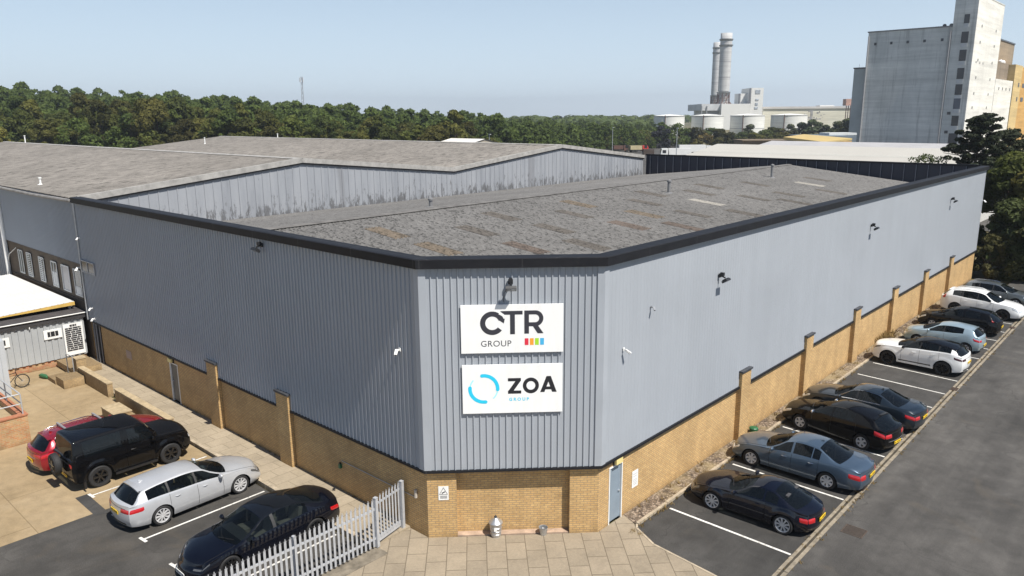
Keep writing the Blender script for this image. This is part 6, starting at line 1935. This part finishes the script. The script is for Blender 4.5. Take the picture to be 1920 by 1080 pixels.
    if s.get('spoiler'):
        x0, ln = s['spoiler']; mb = MB(); g = []
        for k in np.linspace(-1, 1, 9):
            u = 2 - abs(k) * .92; sd = 1 if k >= 0 else -1; p = upper(x0, u, sd)
            g.append([p + Vector((.06, 0, .004)), p + Vector((-ln, 0, .0)), p + Vector((-ln, 0, -.035)), p + Vector((0, 0, -.05))])
        mb.quadgrid(g); mb.build('spoiler', s.get('spoilermat', P), root, smooth=False)
    if s.get('sillstripe'):
        f0, f1, mt = s['sillstripe']
        for sd in (1, -1):
            patch([(ra + rarch + .12, f0), (fa - rarch - .08, f0), (fa - rarch - .08, f1), (ra + rarch + .12, f1)], lambda u, v: side(u, v, sd), .010, 12, 2).build('sill_trim', mt, root)
    # wheels: hub disc > tyre, rim
    tw = s.get('tw', .215); rr = s.get('rimr', .70) * rw; rimm = m_alloy if s['rim'] == 'alloy' else s['rim']
    def wheel_meshes():
        w = tw / 2
        t_ = MB(); t_.lathe((0, 0, 0), [(rr, -w * .7), (rr + .012, -w * .92), (rw * .90, -w), (rw * .975, -w * .82), (rw, -w * .5), (rw, w * .5), (rw * .975, w * .82), (rw * .90, w), (rr + .012, w * .92), (rr, w * .7)], 32, ax='y')
        d_ = MB(); d_.lathe((0, 0, 0), [(0, w * .25), (rr * .98, w * .25)], 24, ax='y'); d_.lathe((0, 0, 0), [(0, -w * .6), (rr, -w * .6)], 16, ax='y')
        r_ = MB(); r_.lathe((0, 0, 0), [(rr * .99, w * .2), (rr * .86, w * .30), (rr * .90, w * .84), (rr * .96, w * .90), (rr * 1.0, w * .86)], 32, ax='y')
        r_.lathe((0, 0, 0), [(0, w * .80), (rr * .16, w * .80), (rr * .20, w * .70), (rr * .20, w * .3)], 16, ax='y')
        n = s['spokes']
        for k in range(n):
            a = 2 * math.pi * k / n; c_, s_ = math.cos(a), math.sin(a)
            wd0, wd1 = rr * (.60 / n + .02) * s.get('spokew', 1), rr * (1.0 / n + .01) * s.get('spokew', 1)
            def pt(r, o, y): return (r * c_ - o * s_, y, r * s_ + o * c_)
            r0, r1 = rr * .14, rr * .90
            r_.hexa([pt(r0, -wd0, w * .45), pt(r1, -wd1, w * .5), pt(r1, wd1, w * .5), pt(r0, wd0, w * .45), pt(r0, -wd0 * .8, w * .82), pt(r1, -wd1 * .8, w * .84), pt(r1, wd1 * .8, w * .84), pt(r0, wd0 * .8, w * .82)])
        return t_, d_, r_
    first = None
    for a in (fa, ra):
        for sd in (1, -1):
            y = side(a, 0, sd).y - sd * (tw / 2 + .012 + s.get('wheel_in', 0)); loc = Vector((a, y, rw))
            if first is None:
                t_, d_, r_ = wheel_meshes()
                d = d_.build('wheel', s.get('discmat', m_under), root); T_ = t_.build('tyre', m_tyre, d, smooth=False); Rr = r_.build('rim', rimm, d)
                first = (d, T_, Rr); o_ = d
            else:
                o_ = first[0].copy(); C.objects.link(o_); o_.parent = root
                for q_ in first[1:]: c_ = q_.copy(); C.objects.link(c_); c_.parent = o_
            o_.location = loc
            if sd < 0: o_.rotation_euler = (0, 0, math.pi)
    root['_ends'] = 0; del root['_ends']
    return root, dict(side=side, upper=upper, cap=cap_pt, nose=nose, tail=tail)

def place(root, x, y, deg, z=0.0):
    root.location = (x, y, z); root.rotation_euler = (0, 0, R(deg))

pt_navy = paint('navy paint', (.0018, .003, .009), .0, .5, 1.0, .05)
pt_blue = paint('steel blue paint', (.062, .095, .14), .40, .30)
pt_black = paint('black paint', (.0022, .0022, .0028), .0, .5, .6, .05)
pt_dblue = paint('dark blue grey paint', (.010, .018, .028), .25, .35)
pt_white = paint('white paint', (.74, .75, .75), .0, .35)
pt_ice = paint('ice blue paint', (.34, .44, .50), .45, .32)
pt_silver = paint('silver paint', (.50, .51, .53), .35, .32)
pt_red = paint('deep red paint', (.26, .006, .016), .35, .25)
pt_grey = paint('grey paint', (.13, .145, .15), .55, .30)
pt_tesla = paint('midnight paint', (.0015, .0022, .006), .0, .5, 1.0, .05)

# 1 coupe
o, K = car(dict(L=4.04, W=1.77, wb=2.43, fo=.86, rw=.325, zb=.19, top=[(2.075, .60), (1.95, .70), (1.6, .80), (1.0, .89), (.62, .945), (.25, 1.14), (-.05, 1.27), (-.40, 1.335), (-.75, 1.305), (-1.15, 1.165), (-1.52, .99), (-1.72, .93), (-1.965, .84)],
    belt=[(2.075, .56), (1.8, .70), (1.2, .83), (.4, .885), (-.6, .90), (-1.3, .90), (-1.965, .80)], roofw=.53, ws=(.62, -.06), rwn=(-.78, -1.55), dlo=[(.45, -.50), (-.56, -.98)], seams=(.60, -.62), door_x=[(-.615, .595)],
    plan_f=.74, plan_r=.76, plan_lf=.95, plan_lr=.9, nose_bulge=.24, tail_bulge=.20, roof_crown=.085, hood_crown=.05, head=(.52, .99, .62, .92, .34, .76, .95), tailc=(.60, .99, .52, .82, .26, .56, .80), rplate=.62, fplate=.25, grille=(.36, .10, .42), mirror=.40, paint=pt_navy, spokes=9, handlemat=pt_navy, saloon=1, rimr=.76, headmat=m_lampd,
    label='small navy blue rounded coupe with bright multi-spoke alloys, nearest car on the right', flare=.018))
place(o, 7.04, 8.50, 180 + 1.5)
# 2 saloon
SAL = dict(plan_f=.80, plan_r=.84, plan_lf=.8, plan_lr=.7, tail_bulge=.13, nose_bulge=.20, saloon=1)
o, K = car(dict(SAL, L=4.82, W=1.83, wb=2.854, fo=.84, rw=.325, top=[(2.267, .60), (2.15, .72), (1.9, .81), (1.3, .93), (.88, .99), (.55, 1.17), (.20, 1.345), (-.10, 1.43), (-.45, 1.45), (-.95, 1.405), (-1.35, 1.25), (-1.78, 1.075), (-2.3, 1.045), (-2.555, .95)],
    belt=[(2.267, .56), (2.0, .72), (1.4, .86), (.6, .925), (-.6, .96), (-1.6, .985), (-2.555, .89)], roofw=.545, ws=(.88, .16), rwn=(-.98, -1.78), dlo=[(.68, -.06), (-.14, -.80), (-.84, -1.10)], seams=(.72, -.10, -1.08), door_x=[(-.095, .715), (-1.075, -.105)],
    head=(.50, .99, .66, .94, .34, .78, .95), tailc=(.62, .99, .55, .86, .42, .62, .86), rplate=.66, grille=(.26, .55, .92), mirror=.58, paint=pt_blue, spokes=7, spokew=1.5, rimr=.68, chromeline=0, aerial=-.86, handlemat=m_chrome,
    label='steel blue four-door saloon with silver seven-spoke wheels, second from the near end on the right'))
place(o, 6.80, 12.50, 180)
# 3 dark hatchback
HAT = dict(plan_f=.80, plan_r=.84, plan_lf=.8, plan_lr=.6, tail_bulge=.12, nose_bulge=.19)
o, K = car(dict(HAT, L=4.51, W=1.80, wb=2.685, fo=.93, rw=.325, top=[(2.272, .66), (2.15, .78), (1.8, .88), (1.2, .99), (1.0, 1.03), (.6, 1.22), (.22, 1.38), (-.1, 1.455), (-.5, 1.475), (-1.0, 1.44), (-1.50, 1.355), (-1.62, 1.325), (-1.9, 1.15), (-2.10, 1.02), (-2.238, .98)],
    belt=[(2.272, .62), (2.0, .76), (1.4, .90), (.5, .965), (-.6, 1.0), (-1.6, 1.04), (-2.238, .96)], roofw=.545, ws=(1.02, .22), rwn=(-1.60, -2.10), dlo=[(.80, .02), (-.06, -.92)], seams=(.82, -.02, -1.05), door_x=[(-.015, .815), (-1.045, -.025)],
    head=(.46, .99, .66, .96, .50, .82, .97), tailc=(.52, .99, .62, .86, .44, .70, .93), rplate=.30, rear_low=(.80, .40, .46, simple('bumper step', (.12, .12, .125), .4, .2, 0)), grille=(.34, .5, .86), mirror=.72, paint=pt_black, spokes=5, spokew=1.3, rimr=.66, spoiler=(-1.56, .10), mirrormat=m_chrome,
    label='black hatchback parked askew between the steel blue saloon and the chrome-lined dark saloon'))
place(o, 6.84, 16.95, 180 - 9)
# 4 dark saloon with chrome window line
o, K = car(dict(SAL, L=4.85, W=1.85, wb=2.888, fo=.83, rw=.33, top=[(2.274, .62), (2.15, .74), (1.9, .83), (1.3, .95), (.80, 1.01), (.45, 1.20), (.12, 1.36), (-.2, 1.445), (-.5, 1.465), (-.95, 1.43), (-1.4, 1.28), (-1.85, 1.10), (-2.35, 1.075), (-2.576, .97)],
    belt=[(2.274, .58), (2.0, .74), (1.4, .87), (.6, .94), (-.6, .97), (-1.6, 1.0), (-2.576, .91)], roofw=.55, ws=(.80, .10), rwn=(-1.02, -1.85), dlo=[(.60, -.12), (-.20, -1.15)], seams=(.64, -.16, -1.12), door_x=[(-.155, .635), (-1.115, -.165)],
    head=(.46, .99, .66, .94, .40, .80, .95), tailc=(.58, .99, .58, .84, .40, .68, .88), rplate=.64, grille=(.30, .5, .88), mirror=.50, paint=pt_dblue, spokes=5, chromeline=1, aerial=-.90, blackpillar=1,
    label='dark blue grey saloon with a chrome window outline behind the black hatchback'))
place(o, 6.72, 19.62, 180 - 3)
# 5 white SUV with black roof
SUVY = [(-.3, .93), (0, .945), (.12, .97), (.35, .995), (.5, 1.0), (.68, .985), (.88, .96), (1.0, .94)]
o, K = car(dict(HAT, L=4.37, W=1.93, wb=2.66, fo=.87, rw=.375, zb=.27, ysec=SUVY, top=[(2.20, .86), (2.08, .98), (1.75, 1.06), (1.1, 1.13), (.86, 1.16), (.5, 1.36), (.16, 1.52), (-.2, 1.60), (-.6, 1.605), (-1.2, 1.555), (-1.72, 1.46), (-1.85, 1.40), (-2.0, 1.22), (-2.08, 1.14), (-2.17, 1.10)],
    belt=[(2.20, .82), (2.0, .94), (1.4, 1.04), (.5, 1.08), (-.6, 1.13), (-1.5, 1.20), (-2.17, 1.08)], roofw=.60, ws=(.88, .16), rwn=(-1.80, -2.07), dlo=[(.66, -.14), (-.20, -1.02), (-1.08, -1.62)], seams=(.70, -.17, -1.10), door_x=[(-.165, .695), (-1.095, -.175)], gl=(.12, .86),
    head=(.55, .99, .78, .96, .46, .88, .97), headmat=m_lampd, tailc=(.55, .99, .72, .88, .40, .78, .90), tailmat=simple('dark tail lamp', (.05, .006, .008), .15, 0, 0, coat=1), rplate=.55, grille=(.60, .70, .86), mirror=.58, mirrormat=pt_black, paint=pt_white, roofkey=1, roofmat=pt_black, blackpillar=1, spokes=10, rim=m_blkrim, rimr=.74, arch=.07, sillstripe=(.14, .22, m_trim), spoiler=(-1.72, .14), spoilermat=pt_black, flare=.015, sglass=m_glass,
    label='white compact SUV with a black roof and black wheels, beside two empty bays'))
place(o, 6.86, 28.80, 180 - 2.5)
# 6 pale blue small hatch
o, K = car(dict(HAT, L=3.90, W=1.70, wb=2.49, fo=.76, rw=.30, top=[(2.005, .66), (1.9, .78), (1.6, .90), (1.15, 1.0), (.95, 1.05), (.55, 1.26), (.25, 1.38), (-.1, 1.455), (-.5, 1.475), (-1.0, 1.44), (-1.42, 1.37), (-1.55, 1.30), (-1.72, 1.10), (-1.80, 1.02), (-1.895, .98)],
    belt=[(2.005, .62), (1.8, .76), (1.3, .90), (.5, .955), (-.5, 1.0), (-1.3, 1.08), (-1.895, .95)], roofw=.53, ws=(.97, .24), rwn=(-1.50, -1.79), dlo=[(.72, -.06), (-.12, -1.05)], seams=(.76, -.10), door_x=[(-.095, .755), (-1.0, -.105)],
    head=(.50, .99, .70, .97, .50, .86, .98), tailc=(.66, .99, .66, .84, .34, .70, .84), rplate=.36, mirror=.66, paint=pt_ice, spokes=7, rimr=.64, spoiler=(-1.42, .10), grille=(.4, .12, .34), blackpillar=1,
    label='ice blue small hatchback next to the white car with the black roof'))
place(o, 6.92, 33.62, 180 - 2)
# 7 black hatch with tall lamps
o, K = car(dict(HAT, L=4.34, W=1.80, wb=2.64, fo=.86, rw=.315, top=[(2.18, .66), (2.05, .78), (1.75, .88), (1.25, .98), (1.02, 1.03), (.6, 1.25), (.28, 1.39), (-.05, 1.47), (-.5, 1.49), (-1.0, 1.46), (-1.55, 1.39), (-1.72, 1.30), (-1.95, 1.08), (-2.03, 1.0), (-2.16, .96)],
    belt=[(2.18, .62), (2.0, .75), (1.4, .89), (.5, .95), (-.6, .98), (-1.5, 1.03), (-2.16, .94)], roofw=.55, ws=(1.04, .26), rwn=(-1.66, -2.02), dlo=[(.80, -.30), (-.38, -1.20)], seams=(.82, -.34), door_x=[(-.335, .815)],
    head=(.48, .99, .68, .96, .48, .84, .97), tallamp=[(-1.98, -1.84, (.94, .94), (1.72, 1.72))], rplate=.50, mirror=.72, paint=pt_black, spokes=5, spokew=1.4, rimr=.64, grille=(.4, .12, .34), spoiler=(-1.56, .10),
    label='black three-door hatchback with tall red pillar lamps, beside the ice blue hatchback'))
place(o, 6.70, 38.05, 180 - 1)
# 8 white SUV nose out
o, K = car(dict(HAT, L=4.63, W=1.89, wb=2.774, fo=.89, rw=.365, zb=.25, ysec=SUVY, top=[(2.277, .80), (2.15, .93), (1.8, 1.03), (1.2, 1.12), (.98, 1.16), (.6, 1.38), (.26, 1.56), (-.1, 1.665), (-.5, 1.70), (-1.1, 1.68), (-1.75, 1.58), (-1.92, 1.50), (-2.15, 1.28), (-2.24, 1.18), (-2.353, 1.12)],
    belt=[(2.277, .76), (2.0, .90), (1.4, 1.02), (.5, 1.07), (-.6, 1.11), (-1.6, 1.20), (-2.353, 1.10)], roofw=.58, ws=(1.0, .24), rwn=(-1.86, -2.23), dlo=[(.76, -.12), (-.18, -1.0), (-1.08, -1.62)], seams=(.80, -.15, -1.1), door_x=[(-.145, .795), (-1.095, -.155)],
    head=(.50, .99, .70, .94, .44, .80, .95), tallamp=[(-2.24, -2.02, (.80, .82), (1.85, 1.85))], rplate=.5, grille=(.32, .52, .88), mirror=.70, paint=pt_white, spokes=5, rim=m_blkrim, rimr=.72, arch=.07, spoiler=(-1.76, .18), rails=pt_white, blackpillar=1,
    label='white SUV parked nose outwards between the black hatchback and the grey car'))
place(o, 6.96, 43.05, -3)
# 9 grey hatch nose out
o, K = car(dict(HAT, L=4.35, W=1.80, wb=2.63, fo=.87, rw=.325, top=[(2.185, .66), (2.05, .79), (1.75, .90), (1.2, 1.0), (1.0, 1.04), (.6, 1.26), (.28, 1.40), (-.05, 1.47), (-.5, 1.49), (-1.2, 1.46), (-1.7, 1.40), (-1.85, 1.30), (-2.02, 1.08), (-2.08, 1.0), (-2.165, .96)],
    belt=[(2.185, .62), (2.0, .76), (1.4, .90), (.5, .95), (-.6, .98), (-1.5, 1.03), (-2.165, .94)], roofw=.55, ws=(1.02, .26), rwn=(-1.78, -2.07), dlo=[(.78, -.10), (-.17, -.95), (-1.02, -1.45)], seams=(.82, -.13, -1.0), door_x=[(-.125, .815), (-.995, -.135)],
    head=(.50, .99, .66, .95, .46, .82, .97), tailc=(.58, .99, .70, .92, .34, .76, .92), rplate=.4, grille=(.5, .6, .84), mirror=.72, paint=pt_grey, spokes=7, chromeline=1, blackpillar=1, rails=m_chrome,
    label='dark grey hatchback parked nose outwards, farthest car on the right under the trees'))
place(o, 7.0, 47.4, -2)
# 10 red estate
EST = dict(plan_f=.80, plan_r=.84, plan_lf=.8, plan_lr=.6, tail_bulge=.13, nose_bulge=.20)
o, K = car(dict(EST, L=4.80, W=1.84, wb=2.75, fo=.97, rw=.33, top=[(2.345, .62), (2.2, .75), (1.85, .86), (1.2, .98), (.98, 1.02), (.55, 1.24), (.22, 1.38), (-.1, 1.455), (-.5, 1.48), (-1.2, 1.455), (-1.90, 1.39), (-2.02, 1.34), (-2.24, 1.12), (-2.33, 1.02), (-2.455, .98)],
    belt=[(2.345, .58), (2.1, .73), (1.4, .89), (.5, .95), (-.6, .99), (-1.6, 1.05), (-2.455, .96)], roofw=.55, ws=(1.0, .22), rwn=(-1.96, -2.32), dlo=[(.78, -.08), (-.15, -1.02), (-1.10, -1.88)], seams=(.82, -.11, -1.1), door_x=[(-.105, .815), (-1.095, -.115)],
    head=(.50, .99, .66, .94, .46, .82, .96), tailc=(.42, .99, .70, .90, .46, .76, .92), rplate=.46, rear_low=(.62, .62, .66, m_chrome), mirror=.72, paint=pt_red, spokes=5, rails=m_chrome, bars=(-.05, -1.35), barmat=simple('roof bar silver', (.45, .45, .46), .4, .6, 0), chromeline=1, aerial=-1.75, spoiler=(-1.92, .14),
    label='deep red estate car with silver roof bars, half hidden behind the black off-roader'))
place(o, -14.75, -4.35, 91)
# 11 black off-roader
BOXY = [(-.3, .93), (0, .945), (.12, .97), (.35, .985), (.5, .985), (.68, .98), (.88, .965), (1.0, .95)]
o, K = car(dict(L=4.32, W=1.98, wb=2.587, fo=.845, rw=.405, zb=.34, ysec=BOXY, top=[(2.135, 1.02), (2.08, 1.12), (1.9, 1.20), (1.3, 1.24), (.92, 1.27), (.80, 1.45), (.58, 1.76), (.40, 1.91), (.15, 1.955), (-.5, 1.97), (-1.6, 1.955), (-1.98, 1.93), (-2.03, 1.88), (-2.10, 1.5), (-2.14, 1.28), (-2.185, 1.24)],
    belt=[(2.135, .98), (2.0, 1.10), (1.4, 1.17), (.5, 1.20), (-.6, 1.21), (-1.6, 1.22), (-2.185, 1.20)], roofw=.775, ws=(.92, .40), rwn=(-2.02, -2.14), dlo=[(.68, -.18), (-.42, -1.72)], seams=(.72, -.30), door_x=[(-.295, .715)], gl=(.10, .86), pillar=.05, ws_lag=.06,
    plan_f=.86, plan_r=.95, plan_lf=.45, plan_lr=.25, nose_bulge=.10, tail_bulge=.03, front_in=(.10, 0, 0, .05), rear_in=(.08, 0, 0, .01), head=(.62, .90, .70, .90, .06, .72, .90), tailc=(.80, .92, .72, .92, .01, .74, .9), rplate=.16, grille=(.55, .74, .86), mirror=.62, paint=pt_black, spokes=6, rim=m_blkrim, norear=1, rimr=.62, arch=.075, tw=.26, flare=.035, blackpillar=0, hood_crown=.03, roof_crown=.03, sglass=m_glass, handlemat=m_trim,
    label='black boxy off-roader with a spare wheel on its tail beside the red estate'))
# spare wheel on the tail door
zsp = .98; m = MB(); m.lathe((-2.40, .03, zsp), [(.10, -.105), (.26, -.10), (.27, -.115), (.37, -.12), (.40, -.07), (.405, .03), (.39, .09), (.2, .11), (.05, .11)], 32, ax='x')
T_ = m.build('spare_wheel', m_tyre, o)
m = MB()
m.lathe((-2.40, .03, zsp), [(0, -.118), (.09, -.118), (.11, -.10)], 20, ax='x'); m.lathe((-2.40, .03, zsp), [(.235, -.10), (.255, -.122), (.265, -.10)], 28, ax='x')
for k in range(6):
    a = k * math.pi / 3; m.bar((-2.505, .03 + .08 * math.cos(a), zsp + .08 * math.sin(a)), (-2.505, .03 + .24 * math.cos(a), zsp + .24 * math.sin(a)), .022)
m.build('spare_rim', m_blkrim, T_)
m = MB(); m.box(-2.30, -2.14, -.12, .18, zsp - .15, zsp + .15); m.build('wheel_carrier', m_trim, o)
for sd in (1, -1):
    m = MB(); m.box(-1.86, -1.80, sd * .95 - .10, sd * .95 + .02, .14, .40); m.build('mud_flap', m_trim, o)
for sd in (1, -1):
    m2 = MB(); m2.box(-.78, .76, sd * .985 - .05, sd * .985 + .03, .30, .37); m2.build('side_step', m_trim, o)
place(o, -12.58, -4.28, 90)
# 12 silver estate
o, K = car(dict(EST, L=4.70, W=1.83, wb=2.808, fo=.88, rw=.335, top=[(2.284, .62), (2.15, .75), (1.8, .85), (1.2, .96), (.92, 1.01), (.5, 1.21), (.16, 1.36), (-.15, 1.425), (-.5, 1.445), (-1.2, 1.42), (-1.82, 1.355), (-1.95, 1.31), (-2.20, 1.09), (-2.28, 1.01), (-2.416, .97)],
    belt=[(2.284, .58), (2.0, .74), (1.4, .87), (.5, .93), (-.6, .96), (-1.6, 1.0), (-2.416, .95)], roofw=.545, ws=(.93, .16), rwn=(-1.90, -2.27), dlo=[(.72, -.12), (-.19, -1.05), (-1.12, -1.80)], seams=(.76, -.15, -1.1), door_x=[(-.145, .755), (-1.095, -.155)],
    head=(.50, .99, .66, .93, .44, .80, .94), headmat=m_lampd, tailc=(.46, .99, .66, .88, .46, .70, .88), rplate=.62, mirror=.64, paint=pt_silver, spokes=10, rimr=.74, rails=0, aerial=-1.62, spoiler=(-1.84, .14), blackpillar=1, grille=(.32, .40, .88), sglass=m_glassl, seatmat=m_seatl,
    label='silver estate car with ten-spoke alloys right of the black boxy off-roader'))
place(o, -8.13, -3.86, 91.5)
# 13 glossy black saloon, nose toward the viewer
o, K = car(dict(SAL, L=4.70, W=1.86, wb=2.875, fo=.84, rw=.34, zb=.17, top=[(2.277, .58), (2.15, .68), (1.9, .77), (1.4, .88), (1.12, .94), (.7, 1.14), (.25, 1.32), (-.1, 1.41), (-.45, 1.44), (-.9, 1.40), (-1.4, 1.27), (-1.85, 1.12), (-2.25, 1.07), (-2.423, .98)],
    belt=[(2.277, .54), (2.0, .70), (1.4, .82), (.6, .88), (-.6, .94), (-1.6, .99), (-2.423, .90)], roofw=.55, ws=(1.14, .24), rwn=(-.98, -1.86), dlo=[(.86, -.02), (-.12, -1.22)], seams=(.80, -.07, -1.05), door_x=[(-.065, .795), (-1.045, -.075)],
    head=(.66, .99, .80, .93, .26, .88, .96), headmat=m_lampd, seatmat=m_seatl, sglass=m_glassl, tailc=(.56, .99, .62, .84, .40, .70, .86), rplate=.55, fplate=.34, mirror=.70, paint=pt_tesla, spokes=10, rim=m_blkrim, rimr=.72, roofkey=1, roofmat=simple('glass roof', (.006, .007, .009), .05, 0, 0, spec=.6), blackpillar=1, plan_f=.76, nose_bulge=.26, nohandle=1, wsglass=m_glassl,
    label='glossy black saloon with a glass roof, nose towards the viewer behind the palisade fence'))
place(o, -3.62, -3.78, -90.5)

# ================================================================ AIR
hz = MB(); hz.box(-2600, 1500, -900, 2700, -2.0, 92)
mh = bpy.data.materials.new('haze'); mh.use_nodes = True; t_ = mh.node_tree; t_.nodes.clear()
pv = t_.nodes.new('ShaderNodeVolumePrincipled'); ov = t_.nodes.new('ShaderNodeOutputMaterial')
pv.inputs['Color'].default_value = (.82, .88, .95, 1); pv.inputs['Density'].default_value = .00025; pv.inputs['Anisotropy'].default_value = .3
t_.links.new(pv.outputs[0], ov.inputs['Volume'])
ho = hz.build('haze', mh); ho['kind'] = 'stuff'; ho['label'] = 'thin pale summer haze over the whole place'
